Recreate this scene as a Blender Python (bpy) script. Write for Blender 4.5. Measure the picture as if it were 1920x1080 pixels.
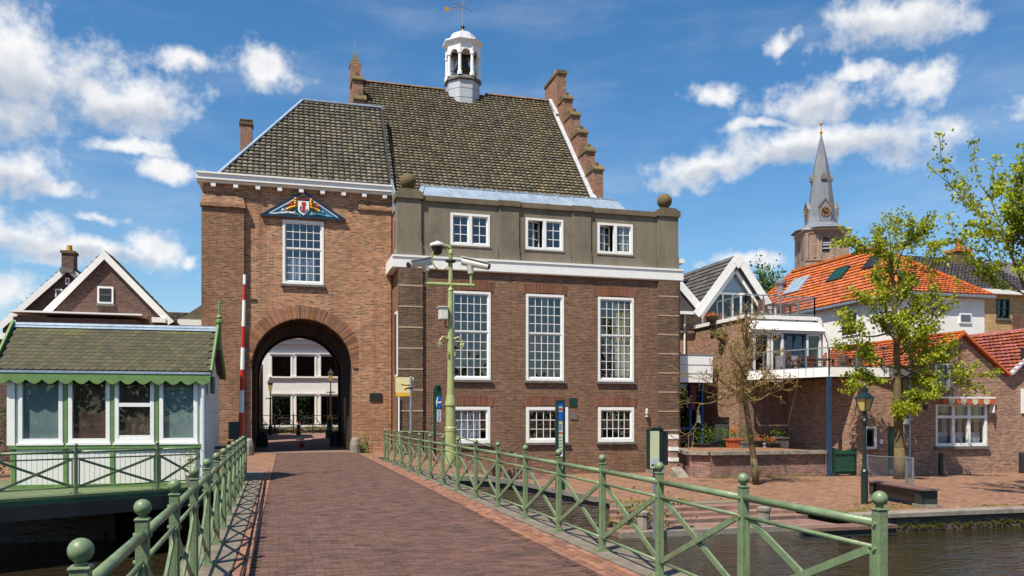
import bpy, math, random
from mathutils import Vector, Matrix
random.seed(7)
R = math.radians
for o in list(bpy.data.objects): bpy.data.objects.remove(o)
S = bpy.context.scene
C = S.collection

# ------------------------------------------------------------------ camera
F, TH, HZ, EYE = 1540.0, R(15.5), 780.0, 1.6          # focal in photo pixels, yaw, horizon row, eye height
cT, sT = math.cos(TH), math.sin(TH)
cam = bpy.data.objects.new('camera', bpy.data.cameras.new('camera'))
C.objects.link(cam)
cam.location = (0, 0, EYE); cam.rotation_euler = (R(90), 0, -TH)
cam.data.sensor_width = 36; cam.data.lens = F/1920*36; cam.data.shift_y = (HZ-540)/1920
cam.data.clip_start = .1; cam.data.clip_end = 6000
S.camera = cam
S.view_settings.view_transform = 'Standard'; S.view_settings.look = 'None'
S.view_settings.exposure = 0.56; S.view_settings.gamma = 1
S.cycles.max_bounces = 6; S.cycles.diffuse_bounces = 3; S.cycles.glossy_bounces = 3; S.cycles.transparent_max_bounces = 12; S.cycles.caustics_reflective = False; S.cycles.caustics_refractive = False
try: S.view_settings.use_curve_mapping = False
except Exception: pass

# ------------------------------------------------------------------ sun and sky
SUN = Vector((-.56, -.43, 1.12)).normalized()          # towards the sun, from the railing shadows
sl = bpy.data.lights.new('sun', 'SUN'); sl.energy = 5; sl.angle = R(.53); sl.color = (1, .92, .79)
so = bpy.data.objects.new('sun', sl); C.objects.link(so); so.location = (-30, -20, 60)
so.rotation_euler = SUN.to_track_quat('Z', 'Y').to_euler()
w = bpy.data.worlds.new('World'); S.world = w; w.use_nodes = True
SKY_STRENGTH, SKY_SAT, SKY_HUE = .097, 1.33, .498
CLOUDS = [(60,120,200,95),(225,185,150,50),(10,205,150,40),(350,113,66,25),(505,125,70,34),(240,273,80,15),(305,313,72,20),
    (5,300,105,44),(85,345,105,18),(20,430,110,46),(170,474,180,22),(190,415,46,13),(275,462,76,24),(10,540,70,32),(365,478,26,12),
    (1665,46,160,44),(1455,58,44,22),(1535,186,135,34),(1430,232,78,14),(1575,268,240,40),(1620,137,60,15),(1745,152,56,36),
    (1320,312,105,26),(1328,175,40,22),(1405,492,66,15),(1440,296,110,18)]
def world():
    nt = w.node_tree; N = nt.nodes; L = nt.links; N.clear()
    w.cycles.sampling_method = 'MANUAL'; w.cycles.sample_map_resolution = 512
    def n(t, **k):
        a = N.new(t)
        for q, v in k.items(): setattr(a, q, v)
        return a
    def put(node, i, v):
        if isinstance(v, (int, float, tuple)): node.inputs[i].default_value = v
        else: L.new(v, node.inputs[i])
    def math_(op, a, b=None, clamp=False):
        m = n('ShaderNodeMath', operation=op, use_clamp=clamp); put(m, 0, a)
        if b is not None: put(m, 1, b)
        return m.outputs[0]
    def vmath(op, a, b=None, c=None):
        m = n('ShaderNodeVectorMath', operation=op); put(m, 0, a)
        if b is not None: put(m, 1, b)
        if c is not None: put(m, 2, c)
        return m.outputs['Value'] if op == 'LENGTH' else m.outputs[0]
    def smooth(v, lo, hi, to=1.):
        m = n('ShaderNodeMapRange', interpolation_type='SMOOTHSTEP'); put(m, 'Value', v); put(m, 'From Min', lo); put(m, 'From Max', hi); put(m, 'To Max', to); return m.outputs[0]
    def noise(scale, detail, rough, src):
        t = n('ShaderNodeTexNoise'); put(t, 'Scale', scale); put(t, 'Detail', detail); put(t, 'Roughness', rough); L.new(src, t.inputs['Vector']); return t
    sky = n('ShaderNodeTexSky', sky_type='NISHITA', sun_disc=False)
    sky.sun_elevation = math.asin(SUN.z); sky.sun_rotation = math.atan2(SUN.x, SUN.y)
    sky.air_density = 1.0; sky.dust_density = .45; sky.ozone_density = 1.6; sky.altitude = 0
    tc = n('ShaderNodeTexCoord'); d0 = tc.outputs['Generated']
    rot = n('ShaderNodeVectorRotate', rotation_type='Z_AXIS'); L.new(d0, rot.inputs['Vector']); rot.inputs['Angle'].default_value = TH
    sp = n('ShaderNodeSeparateXYZ'); L.new(rot.outputs[0], sp.inputs[0])
    az = math_('ARCTAN2', sp.outputs[0], sp.outputs[1]); el = math_('ARCSINE', sp.outputs[2])
    cb = n('ShaderNodeCombineXYZ'); L.new(az, cb.inputs[0]); L.new(el, cb.inputs[1]); P = cb.outputs[0]
    n1 = noise(9, 4, .6, P)
    dw = vmath('MULTIPLY_ADD', vmath('SUBTRACT', n1.outputs['Color'], (.5, .5, .5)), (.10, .07, 0), P)
    def ae(px, py): return math.atan((px-960)/F), math.atan((HZ-py)/F*math.cos(math.atan((px-960)/F)))
    blobs = []
    for (px, py, hw, hh) in CLOUDS:
        c = ae(px, py); blobs.append((c[0], c[1], abs(ae(px+hw, py)[0]-ae(px-hw, py)[0])/2*1.18, abs(ae(px, py+hh)[1]-ae(px, py-hh)[1])/2*1.3))
    rnd = random.Random(11); extra = []
    while len(extra) < 9:                              # the same fair-weather sky goes on all round
        a_ = rnd.uniform(-math.pi, math.pi)
        if abs(a_) < R(40): continue
        hw = rnd.uniform(.06, .2); extra.append((a_, R(rnd.uniform(7, 42)), hw, hw*rnd.uniform(.2, .36)))
    def union(bl, src):
        D = None
        for (x, y, a_, b_) in bl:
            ln = vmath('LENGTH', vmath('MULTIPLY_ADD', src, (1/a_, 1/b_, 0), (-x/a_, -y/b_, 0)))
            D = ln if D is None else math_('MINIMUM', D, ln)
        return math_('SUBTRACT', 1, D)
    D = union(blobs+extra, dw)
    G = union([(x, y-b_*.5, a_*.85, b_*.62) for (x, y, a_, b_) in blobs+extra if a_*b_ > .0012], dw)
    n2 = noise(21, 7, .63, P); n6 = noise(19, 3, .5, P)
    off = vmath('ADD', P, (.008, -.016, 0)); n5 = noise(19, 3, .5, off)
    n4 = noise(1.6, 5, .62, vmath('MULTIPLY', P, (1.6, 6.5, 1)))
    Dn = math_('ADD', math_('MAXIMUM', D, -1.), math_('MULTIPLY', math_('SUBTRACT', n2.outputs['Fac'], .5), 2.5))
    cov = smooth(Dn, -.18, .82, .97)
    cir = smooth(n4.outputs['Fac'], .42, .85, .26)
    fac = math_('MAXIMUM', cov, cir)
    sh = math_('ADD', smooth(G, -.3, .7, .8), math_('MULTIPLY', math_('SUBTRACT', n5.outputs['Fac'], n6.outputs['Fac']), 1.5), True)
    col = n('ShaderNodeMix', data_type='RGBA'); L.new(sh, col.inputs['Factor']); k = 1/SKY_STRENGTH
    put(col, 'A', (.66*k, .66*k, .66*k, 1)); put(col, 'B', (.33*k, .37*k, .44*k, 1))
    hs = n('ShaderNodeHueSaturation'); L.new(sky.outputs[0], hs.inputs['Color']); put(hs, 'Hue', SKY_HUE); put(hs, 'Saturation', SKY_SAT); put(hs, 'Value', 1.)
    mx = n('ShaderNodeMix', data_type='RGBA'); L.new(fac, mx.inputs['Factor']); L.new(hs.outputs[0], mx.inputs['A']); L.new(col.outputs['Result'], mx.inputs['B'])
    bg = n('ShaderNodeBackground'); put(bg, 'Strength', SKY_STRENGTH); L.new(mx.outputs['Result'], bg.inputs['Color'])
    out = n('ShaderNodeOutputWorld'); L.new(bg.outputs[0], out.inputs['Surface'])
world()

# ------------------------------------------------------------------ surveying helpers: where a sight line meets a known plane
def onY(px, py, Y):
    k = (px-960)/F; d = Y/(cT-k*sT); return Vector((d*(k*cT+sT), Y, EYE+(HZ-py)/F*d))
def onX(px, py, X):
    k = (px-960)/F; d = X/(k*cT+sT); return Vector((X, d*(cT-k*sT), EYE+(HZ-py)/F*d))
def onZ(px, py, z):
    d = (EYE-z)*F/(py-HZ); k = (px-960)/F; return Vector((d*(k*cT+sT), d*(cT-k*sT), z))
def atd(px, py, d):
    k = (px-960)/F; return Vector((d*(k*cT+sT), d*(cT-k*sT), EYE+(HZ-py)/F*d))

# ------------------------------------------------------------------ object helpers
INV = {}
def tag(o, label=None, cat=None, group=None, kind=None):
    if label: o['label'] = label
    if cat: o['category'] = cat
    if group: o['group'] = group
    if kind: o['kind'] = kind
    return o
def T(name, label, cat, loc=(0,0,0), rz=0, group=None, local=False):
    o = bpy.data.objects.new(name, None); C.objects.link(o); o.empty_display_size = .3
    o.location = loc; o.rotation_euler = (0, 0, rz)
    if not local: INV[o.name] = (Matrix.Translation(loc) @ Matrix.Rotation(rz, 4, 'Z')).inverted()
    return tag(o, label, cat, group)
def link(name, me, parent=None, mat=None):
    o = bpy.data.objects.new(name, me); C.objects.link(o)
    if mat is not None and not me.materials: me.materials.append(mat)
    if parent is not None:
        o.parent = parent
        if parent.name in INV: o.matrix_parent_inverse = INV[parent.name]
    return o
def copy_tree(o, parent=None):
    c = o.copy(); C.objects.link(c)
    if parent is not None: c.parent = parent; c.matrix_parent_inverse = o.matrix_parent_inverse.copy()
    for ch in list(o.children): copy_tree(ch, c)
    return c
class MB:
    def __init__(s): s.v = []; s.f = []; s.t = []; s.cur = None
    def add(s, vs, fs):
        b = len(s.v); s.v += [tuple(q) for q in vs]; s.f += [tuple(i+b for i in q) for q in fs]
        if s.cur is not None: s.t += [s.cur]*len(vs)
        return s
    def quad(s, a, b, c, d): return s.add([a, b, c, d], [(0,1,2,3)])
    def box(s, x0, x1, y0, y1, z0, z1):
        return s.add([(x0,y0,z0),(x1,y0,z0),(x1,y1,z0),(x0,y1,z0),(x0,y0,z1),(x1,y0,z1),(x1,y1,z1),(x0,y1,z1)],
                     [(0,3,2,1),(4,5,6,7),(0,1,5,4),(1,2,6,5),(2,3,7,6),(3,0,4,7)])
    def room(s, x0, x1, y0, y1, z0, z1):                 # five inward faces, open towards -y
        return s.add([(x0,y0,z0),(x1,y0,z0),(x1,y1,z0),(x0,y1,z0),(x0,y0,z1),(x1,y0,z1),(x1,y1,z1),(x0,y1,z1)],
                     [(0,1,2,3),(7,6,5,4),(6,2,1,5),(7,3,2,6),(4,0,3,7)])
    def prism(s, poly, a0, a1, ax='y'):                  # polygon in the other two axes, extruded along ax
        def P(p, a): return (p[0], a, p[1]) if ax == 'y' else ((a, p[0], p[1]) if ax == 'x' else (p[0], p[1], a))
        m = len(poly); vs = [P(p, a0) for p in poly]+[P(p, a1) for p in poly]
        fs = [tuple(range(m)), tuple(range(2*m-1, m-1, -1))]+[(i, i+m, (i+1) % m+m, (i+1) % m) for i in range(m)]
        return s.add(vs, fs)
    def bar(s, p, q, wd, th, up=(0,0,1)):                # rectangular bar between two points
        p = Vector(p); q = Vector(q); d = (q-p).normalized(); up = Vector(up)
        if abs(d.dot(up)) > .99: up = Vector((1,0,0))
        r = d.cross(up).normalized()*wd/2; u = r.cross(d).normalized()*th/2
        vs = [p-r-u, p+r-u, p+r+u, p-r+u, q-r-u, q+r-u, q+r+u, q-r+u]
        return s.add(vs, [(0,1,2,3),(7,6,5,4),(0,4,5,1),(1,5,6,2),(2,6,7,3),(3,7,4,0)])
    def cyl(s, p, q, r0, r1=None, n=10, cap=True):
        r1 = r0 if r1 is None else r1
        p = Vector(p); q = Vector(q); d = (q-p).normalized(); up = Vector((0,0,1)) if abs(d.z) < .95 else Vector((1,0,0))
        a = d.cross(up).normalized(); b = d.cross(a)
        vs = [p+(a*math.cos(t)+b*math.sin(t))*r0 for t in [2*math.pi*i/n for i in range(n)]]
        vs += [q+(a*math.cos(t)+b*math.sin(t))*r1 for t in [2*math.pi*i/n for i in range(n)]]
        fs = [(i, (i+1) % n, (i+1) % n+n, i+n) for i in range(n)]
        if cap: fs += [tuple(range(n-1, -1, -1)), tuple(range(n, 2*n))]
        return s.add(vs, fs)
    def tube(s, pts, rad, n=6):
        for i in range(len(pts)-1):
            r0 = rad[i] if isinstance(rad, list) else rad; r1 = rad[i+1] if isinstance(rad, list) else rad
            s.cyl(pts[i], pts[i+1], r0, r1, n, cap=(i == len(pts)-2 or i == 0))
        return s
    def lathe(s, prof, c=(0,0,0), n=16, rot=0, sx=1, sy=1):   # profile [(r,z)] about a vertical axis
        m = len(prof); vs = []
        for r, z in prof:
            for i in range(n):
                t = 2*math.pi*i/n+rot; vs.append((c[0]+r*math.cos(t)*sx, c[1]+r*math.sin(t)*sy, c[2]+z))
        fs = [(j*n+i, j*n+(i+1) % n, (j+1)*n+(i+1) % n, (j+1)*n+i) for j in range(m-1) for i in range(n)]
        fs += [tuple(range(n-1, -1, -1)), tuple(range((m-1)*n, m*n))]
        return s.add(vs, fs)
    def ball(s, c, r, n=14, sz=1): 
        k = max(5, n//2); return s.lathe([(max(r*math.sin(math.pi*i/k), r*.02), -r*sz*math.cos(math.pi*i/k)) for i in range(k+1)], c, n)
    def wall(s, x0, x1, z0, z1, y, holes=(), dep=.25, side=1):   # face towards -y with rectangular openings and reveals
        xs = sorted({x0, x1} | {h[0] for h in holes} | {h[1] for h in holes}); zs = sorted({z0, z1} | {h[2] for h in holes} | {h[3] for h in holes})
        for i in range(len(xs)-1):
            for j in range(len(zs)-1):
                cx = (xs[i]+xs[i+1])/2; cz = (zs[j]+zs[j+1])/2
                if any(h[0] < cx < h[1] and h[2] < cz < h[3] for h in holes): continue
                s.quad((xs[i],y,zs[j]), (xs[i+1],y,zs[j]), (xs[i+1],y,zs[j+1]), (xs[i],y,zs[j+1]))
        for a, b, c, d in holes:
            e = y+dep
            s.quad((a,y,c),(a,e,c),(b,e,c),(b,y,c)); s.quad((a,y,d),(b,y,d),(b,e,d),(a,e,d))
            s.quad((a,y,c),(a,y,d),(a,e,d),(a,e,c)); s.quad((b,y,c),(b,e,c),(b,e,d),(b,y,d))
        return s
    def mesh(s, name, mat=None, smooth=False):
        me = bpy.data.meshes.new(name); me.from_pydata(s.v, [], s.f)
        if s.t:
            at = me.attributes.new('tint', 'FLOAT', 'POINT'); at.data.foreach_set('value', s.t)
        if smooth: me.polygons.foreach_set('use_smooth', [True]*len(me.polygons))
        if mat: me.materials.append(mat)
        me.update(); return me
    def build(s, name, mat, parent=None, smooth=False, label=None, kind=None, bevel=0, merge=False):
        me = s.mesh(name, mat, smooth); o = link(name, me, parent)
        if smooth == 'auto': pass
        if bevel:
            b = o.modifiers.new('bevel', 'BEVEL'); b.width = bevel; b.segments = 2; b.limit_method = 'ANGLE'
        return tag(o, label, None, None, kind)
def thing(mb, name, mat, label, cat, group=None, **k):
    return tag(mb.build(name, mat, None, **k), label, cat, group)
def struct(mb, name, mat, **k): return tag(mb.build(name, mat, None, **k), kind='structure')

# ------------------------------------------------------------------ materials
def _nt(name):
    m = bpy.data.materials.new(name); m.use_nodes = True; nt = m.node_tree; nt.nodes.clear()
    def n(t, **k):
        a = nt.nodes.new(t)
        for q, v in k.items(): setattr(a, q, v)
        return a
    return m, nt, n, nt.links
def sc(r, g, b, k=.91):                                   # sRGB 0-255 to linear, scaled
    f = lambda c: (c/12.92 if c <= .04045 else ((c+.055)/1.055)**2.4)
    return tuple(f(v/255)*k for v in (r, g, b))
def rgba(c): return (c[0], c[1], c[2], 1)
def mixn(n, L, fac, a, b, bt='MIX'):
    m = n('ShaderNodeMix', data_type='RGBA', blend_type=bt)
    for i, v in (('Factor', fac), ('A', a), ('B', b)):
        if isinstance(v, (int, float)): m.inputs[i].default_value = v
        elif isinstance(v, tuple): m.inputs[i].default_value = rgba(v)
        else: L.new(v, m.inputs[i])
    return m.outputs['Result']
def mr(n, L, v, a, b, c=0., d=1.):
    m = n('ShaderNodeMapRange'); L.new(v, m.inputs['Value'])
    for k, q in zip(('From Min','From Max','To Min','To Max'), (a, b, c, d)): m.inputs[k].default_value = q
    return m.outputs[0]
def nz(n, L, src, scale, detail=4, rough=.55):
    t = n('ShaderNodeTexNoise'); t.inputs['Scale'].default_value = scale; t.inputs['Detail'].default_value = detail; t.inputs['Roughness'].default_value = rough
    if src is not None: L.new(src, t.inputs['Vector'])
    return t.outputs['Fac']
def tintval(n, L):
    at = n('ShaderNodeAttribute', attribute_name='tint'); oi = n('ShaderNodeObjectInfo')
    a = n('ShaderNodeMath', operation='ADD'); L.new(at.outputs['Fac'], a.inputs[0]); L.new(oi.outputs['Random'], a.inputs[1])
    fr = n('ShaderNodeMath', operation='FRACT'); L.new(a.outputs[0], fr.inputs[0]); return fr.outputs[0]
def M(name, col, col2=None, rough=.7, scale=2.5, bump=0., bscale=30, metal=0., tint=0., col3=None, c3=(.58, .72), c3scale=1.2, spec=.5, streak=False, world=False):
    m, nt, n, L = _nt(name)
    tc = n('ShaderNodeTexCoord'); src = tc.outputs['Object']
    if streak:
        mp = n('ShaderNodeMapping'); mp.inputs['Scale'].default_value = (1, 1, .12); L.new(src, mp.inputs['Vector']); s2 = mp.outputs[0]
    else: s2 = src
    col2 = col2 or tuple(v*.72 for v in col)
    c = mixn(n, L, mr(n, L, nz(n, L, s2, scale, 6, .65), .35, .68), col, col2)
    if col3: c = mixn(n, L, mr(n, L, nz(n, L, src, c3scale, 7, .7), c3[0], c3[1]), c, col3)
    if tint:
        t = tintval(n, L); v = mr(n, L, t, 0, 1, 1-tint, 1+tint)
        hs = n('ShaderNodeHueSaturation'); L.new(c, hs.inputs['Color']); L.new(v, hs.inputs['Value'])
        t2 = n('ShaderNodeMath', operation='MULTIPLY'); L.new(t, t2.inputs[0]); t2.inputs[1].default_value = 7.3
        t3 = n('ShaderNodeMath', operation='FRACT'); L.new(t2.outputs[0], t3.inputs[0])
        L.new(mr(n, L, t3.outputs[0], 0, 1, .5-.03*tint, .5+.03*tint), hs.inputs['Hue']); L.new(mr(n, L, t3.outputs[0], 0, 1, 1-.35*tint, 1+.35*tint), hs.inputs['Saturation'])
        c = hs.outputs[0]
    b = n('ShaderNodeBsdfPrincipled'); L.new(c, b.inputs['Base Color']); b.inputs['Metallic'].default_value = metal
    L.new(mr(n, L, nz(n, L, src, scale*4, 3), .3, .7, max(rough-.12, .03), min(rough+.12, 1)), b.inputs['Roughness'])
    b.inputs['Specular IOR Level'].default_value = spec
    if bump:
        bp = n('ShaderNodeBump'); bp.inputs['Strength'].default_value = bump; bp.inputs['Distance'].default_value = .02
        L.new(nz(n, L, src, bscale, 5, .6), bp.inputs['Height']); L.new(bp.outputs[0], b.inputs['Normal'])
    o = n('ShaderNodeOutputMaterial'); L.new(b.outputs[0], o.inputs['Surface'])
    return m
def BRICK(name, c1, c2, mortar, c3=None, bw=.215, bh=.066, flat=False, mort=.012, stain=.5, moss=None, rough=.85):
    m, nt, n, L = _nt(name)
    tc = n('ShaderNodeTexCoord'); sp = n('ShaderNodeSeparateXYZ'); L.new(tc.outputs['Object'], sp.inputs[0])
    cb = n('ShaderNodeCombineXYZ')
    if flat: L.new(sp.outputs[0], cb.inputs[0]); L.new(sp.outputs[1], cb.inputs[1])
    else:
        sn = n('ShaderNodeSeparateXYZ'); L.new(tc.outputs['Normal'], sn.inputs[0])
        ax = n('ShaderNodeMath', operation='ABSOLUTE'); L.new(sn.outputs[0], ax.inputs[0])
        gt = n('ShaderNodeMath', operation='GREATER_THAN'); L.new(ax.outputs[0], gt.inputs[0]); gt.inputs[1].default_value = .7
        mx = n('ShaderNodeMix', data_type='FLOAT'); L.new(gt.outputs[0], mx.inputs['Factor']); L.new(sp.outputs[0], mx.inputs['A']); L.new(sp.outputs[1], mx.inputs['B'])
        L.new(mx.outputs['Result'], cb.inputs[0]); L.new(sp.outputs[2], cb.inputs[1])
    # slightly uneven courses
    wn = n('ShaderNodeTexNoise'); wn.inputs['Scale'].default_value = 2.2; wn.inputs['Detail'].default_value = 3; L.new(cb.outputs[0], wn.inputs['Vector'])
    sv = n('ShaderNodeVectorMath', operation='SUBTRACT'); L.new(wn.outputs['Color'], sv.inputs[0]); sv.inputs[1].default_value = (.5, .5, .5)
    sc_ = n('ShaderNodeVectorMath', operation='SCALE'); L.new(sv.outputs[0], sc_.inputs[0]); sc_.inputs['Scale'].default_value = .03
    ad = n('ShaderNodeVectorMath', operation='ADD'); L.new(cb.outputs[0], ad.inputs[0]); L.new(sc_.outputs[0], ad.inputs[1])
    def brick(a, b, mo):
        t = n('ShaderNodeTexBrick'); L.new(ad.outputs[0], t.inputs['Vector'])
        t.inputs['Scale'].default_value = 1; t.inputs['Brick Width'].default_value = bw; t.inputs['Row Height'].default_value = bh
        t.inputs['Mortar Size'].default_value = mort; t.inputs['Mortar Smooth'].default_value = .2; t.inputs['Bias'].default_value = 0
        t.inputs['Color1'].default_value = rgba(a); t.inputs['Color2'].default_value = rgba(b); t.inputs['Mortar'].default_value = rgba(mo)
        return t
    t = brick(c1, c2, mortar)
    # brick-by-brick variation, indexed like the bond
    sx = n('ShaderNodeSeparateXYZ'); L.new(ad.outputs[0], sx.inputs[0])
    def mth(op, a_, b_=None):
        q_ = n('ShaderNodeMath', operation=op)
        for i_, v_ in enumerate((a_, b_)):
            if v_ is None: continue
            if isinstance(v_, (int, float)): q_.inputs[i_].default_value = v_
            else: L.new(v_, q_.inputs[i_])
        return q_.outputs[0]
    row = mth('FLOOR', mth('DIVIDE', sx.outputs[1], bh)); par = mth('SUBTRACT', 1, mth('FLOORED_MODULO', row, 2))
    colm = mth('FLOOR', mth('ADD', mth('DIVIDE', sx.outputs[0], bw), mth('MULTIPLY', par, .5)))
    fl = n('ShaderNodeCombineXYZ'); L.new(colm, fl.inputs[0]); L.new(row, fl.inputs[1])
    wh = n('ShaderNodeTexWhiteNoise', noise_dimensions='2D'); L.new(fl.outputs[0], wh.inputs['Vector'])
    c = t.outputs['Color']
    if c3:
        g = mr(n, L, wh.outputs['Value'], .68, .86)
        inv = n('ShaderNodeMath', operation='SUBTRACT'); inv.inputs[0].default_value = 1; L.new(t.outputs['Fac'], inv.inputs[1])
        q = n('ShaderNodeMath', operation='MULTIPLY'); L.new(g, q.inputs[0]); L.new(inv.outputs[0], q.inputs[1])
        c = mixn(n, L, q.outputs[0], c, c3)
    hv = n('ShaderNodeHueSaturation'); L.new(c, hv.inputs['Color']); L.new(mr(n, L, wh.outputs['Color'], 0, 1, .68, 1.36), hv.inputs['Value']); c = hv.outputs[0]
    st = mr(n, L, nz(n, L, tc.outputs['Object'], .55, 8, .68), .42, .75, 0, stain)
    c = mixn(n, L, st, c, tuple(v*.5 for v in c1))
    mpz = n('ShaderNodeMapping'); mpz.inputs['Scale'].default_value = (1.6, 1.6, .16); L.new(tc.outputs['Object'], mpz.inputs['Vector'])
    if not flat: c = mixn(n, L, mr(n, L, nz(n, L, mpz.outputs[0], 1.0, 7, .7), .50, .76, 0, stain*1.1), c, tuple(v*.42 for v in c2))
    st2 = mr(n, L, nz(n, L, tc.outputs['Object'], 1.7, 6, .7), .5, .8, 0, stain*.6)
    c = mixn(n, L, st2, c, tuple(min(1, v*1.5) for v in c2))
    if moss: c = mixn(n, L, mr(n, L, nz(n, L, tc.outputs['Object'], 1.1, 8, .75), .56, .74, 0, .8), c, moss)
    b = n('ShaderNodeBsdfPrincipled'); L.new(c, b.inputs['Base Color']); b.inputs['Roughness'].default_value = rough; b.inputs['Specular IOR Level'].default_value = .3
    bp = n('ShaderNodeBump'); bp.inputs['Strength'].default_value = .5; bp.inputs['Distance'].default_value = .012; bp.invert = True
    nb = nz(n, L, tc.outputs['Object'], 60, 3)
    hb = n('ShaderNodeMath', operation='MULTIPLY_ADD'); L.new(nb, hb.inputs[0]); hb.inputs[1].default_value = .5; L.new(t.outputs['Fac'], hb.inputs[2])
    L.new(hb.outputs[0], bp.inputs['Height']); L.new(bp.outputs[0], b.inputs['Normal'])
    o = n('ShaderNodeOutputMaterial'); L.new(b.outputs[0], o.inputs['Surface'])
    return m
def GLASS(name, tintc=(.75, .8, .82), base=.09, rough=.0):
    m, nt, n, L = _nt(name)
    tr = n('ShaderNodeBsdfTransparent'); tr.inputs[0].default_value = rgba(tintc)
    gl = n('ShaderNodeBsdfGlossy'); gl.inputs['Roughness'].default_value = rough; gl.inputs['Color'].default_value = (.95, .97, 1, 1)
    lw = n('ShaderNodeLayerWeight'); lw.inputs['Blend'].default_value = .5
    pw = n('ShaderNodeMath', operation='POWER'); L.new(lw.outputs['Facing'], pw.inputs[0]); pw.inputs[1].default_value = 5
    a = n('ShaderNodeMath', operation='MULTIPLY_ADD', use_clamp=True); L.new(pw.outputs[0], a.inputs[0]); a.inputs[1].default_value = .9; a.inputs[2].default_value = base+.03
    mx = n('ShaderNodeMixShader'); L.new(a.outputs[0], mx.inputs[0]); L.new(tr.outputs[0], mx.inputs[1]); L.new(gl.outputs[0], mx.inputs[2])
    o = n('ShaderNodeOutputMaterial'); L.new(mx.outputs[0], o.inputs['Surface']); return m
def LEAF(name, a, b):
    m, nt, n, L = _nt(name); t = tintval(n, L)
    c = mixn(n, L, t, a, b)
    d = n('ShaderNodeBsdfPrincipled'); L.new(c, d.inputs['Base Color']); d.inputs['Roughness'].default_value = .5; d.inputs['Specular IOR Level'].default_value = .3
    tr = n('ShaderNodeBsdfTranslucent'); L.new(c, tr.inputs['Color'])
    mx = n('ShaderNodeMixShader'); mx.inputs[0].default_value = .4; L.new(d.outputs[0], mx.inputs[1]); L.new(tr.outputs[0], mx.inputs[2])
    o = n('ShaderNodeOutputMaterial'); L.new(mx.outputs[0], o.inputs['Surface']); return m
def WATER():
    m, nt, n, L = _nt('canal_water'); tc = n('ShaderNodeTexCoord')
    mp = n('ShaderNodeMapping'); mp.inputs['Scale'].default_value = (1, 2.6, 1); mp.inputs['Rotation'].default_value = (0, 0, .25); L.new(tc.outputs['Object'], mp.inputs['Vector'])
    b = n('ShaderNodeBsdfPrincipled'); b.inputs['Base Color'].default_value = (.022, .017, .008, 1); b.inputs['Roughness'].default_value = .06; b.inputs['IOR'].default_value = 1.33
    bp = n('ShaderNodeBump'); bp.inputs['Strength'].default_value = .55; bp.inputs['Distance'].default_value = .05
    x = n('ShaderNodeMath', operation='ADD'); L.new(nz(n, L, mp.outputs[0], 3.2, 3, .5), x.inputs[0])
    y = n('ShaderNodeMath', operation='MULTIPLY'); L.new(nz(n, L, mp.outputs[0], .8, 2), y.inputs[0]); y.inputs[1].default_value = 2; L.new(y.outputs[0], x.inputs[1])
    L.new(x.outputs[0], bp.inputs['Height']); L.new(bp.outputs[0], b.inputs['Normal'])
    o = n('ShaderNodeOutputMaterial'); L.new(b.outputs[0], o.inputs['Surface']); return m

m_tower = BRICK('tower_brick', sc(186,132,97), sc(154,100,70), sc(186,160,132), sc(88,64,50), stain=.62)
m_towerp = BRICK('tower_dark_brick', sc(150,104,76), sc(118,78,56), sc(160,134,108), sc(70,52,44), stain=.55)
m_passage_shade = BRICK('passage_shaded_brick', sc(78,56,44), sc(58,42,34), sc(84,68,56), sc(40,32,28), stain=.5)  # brown brick darkened so the deep passage shade sits in its colour
m_vous = M('voussoir_brick', sc(166,120,90), sc(132,94,70), rough=.85, scale=6, tint=.45, bump=.3)
m_hall = BRICK('hall_brick', sc(132,92,70), sc(104,70,54), sc(146,124,102), sc(72,54,46), stain=.38)
m_hallp = BRICK('hall_pilaster_brick', sc(112,86,68), sc(88,66,54), sc(124,106,88), sc(62,50,44), stain=.5)
m_lint = M('lintel_brick', sc(136,90,66), sc(108,72,54), rough=.85, scale=6, tint=.28, bump=.3)
m_house = BRICK('house_brick', sc(172,130,106), sc(142,100,82), sc(172,150,132), sc(104,78,66), stain=.3)
m_terr = BRICK('terrace_brick', sc(140,106,92), sc(112,80,70), sc(150,132,120), sc(160,96,84), stain=.55)
m_lefth = BRICK('left_house_brick', sc(112,80,70), sc(90,62,54), sc(112,96,88), sc(72,54,50), stain=.3)
m_step = BRICK('gable_brick', sc(156,104,80), sc(126,80,60), sc(164,140,120), sc(92,66,54), stain=.5)
m_yell = BRICK('yellow_brick', sc(196,160,100), sc(170,132,80), sc(180,160,130), stain=.2)
m_church = BRICK('church_brick', sc(160,136,118), sc(138,114,98), sc(160,146,132), stain=.4, bw=.4, bh=.12, mort=.02)
m_oldw = BRICK('old_quay_brick', sc(104,88,76), sc(80,66,56), sc(110,98,88), sc(60,50,44), stain=.7, moss=sc(92,86,36))
m_street = BRICK('street_brick', sc(156,116,90), sc(132,96,74), sc(116,98,80), sc(110,84,68), flat=True, bw=.21, bh=.105, mort=.008, stain=.45)
m_court = BRICK('court_brick', sc(150,116,102), sc(128,98,88), sc(110,98,90), flat=True, bw=.21, bh=.07, mort=.006, stain=.5)
m_paver = M('road_paver', sc(100,70,60), sc(80,58,50), rough=.8, scale=2.0, tint=.34, bump=.35, bscale=60, col3=sc(118,90,66), c3=(.6,.8), c3scale=.5)
m_paver2 = M('verge_paver', sc(150,104,82), sc(122,84,68), rough=.8, scale=5, tint=.34, bump=.35, bscale=60)
m_kerb = M('concrete_kerb', sc(128,118,104), sc(96,86,74), rough=.9, scale=3, bump=.4, col3=sc(84,80,52), c3=(.56,.72))
m_stone = M('grey_stone', sc(150,142,130), sc(112,104,94), rough=.9, scale=3, bump=.4, col3=sc(86,82,60), c3=(.58,.75))
m_sill = M('sill_stone', sc(118,112,106), sc(92,86,80), rough=.85, scale=5, bump=.3)
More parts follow.
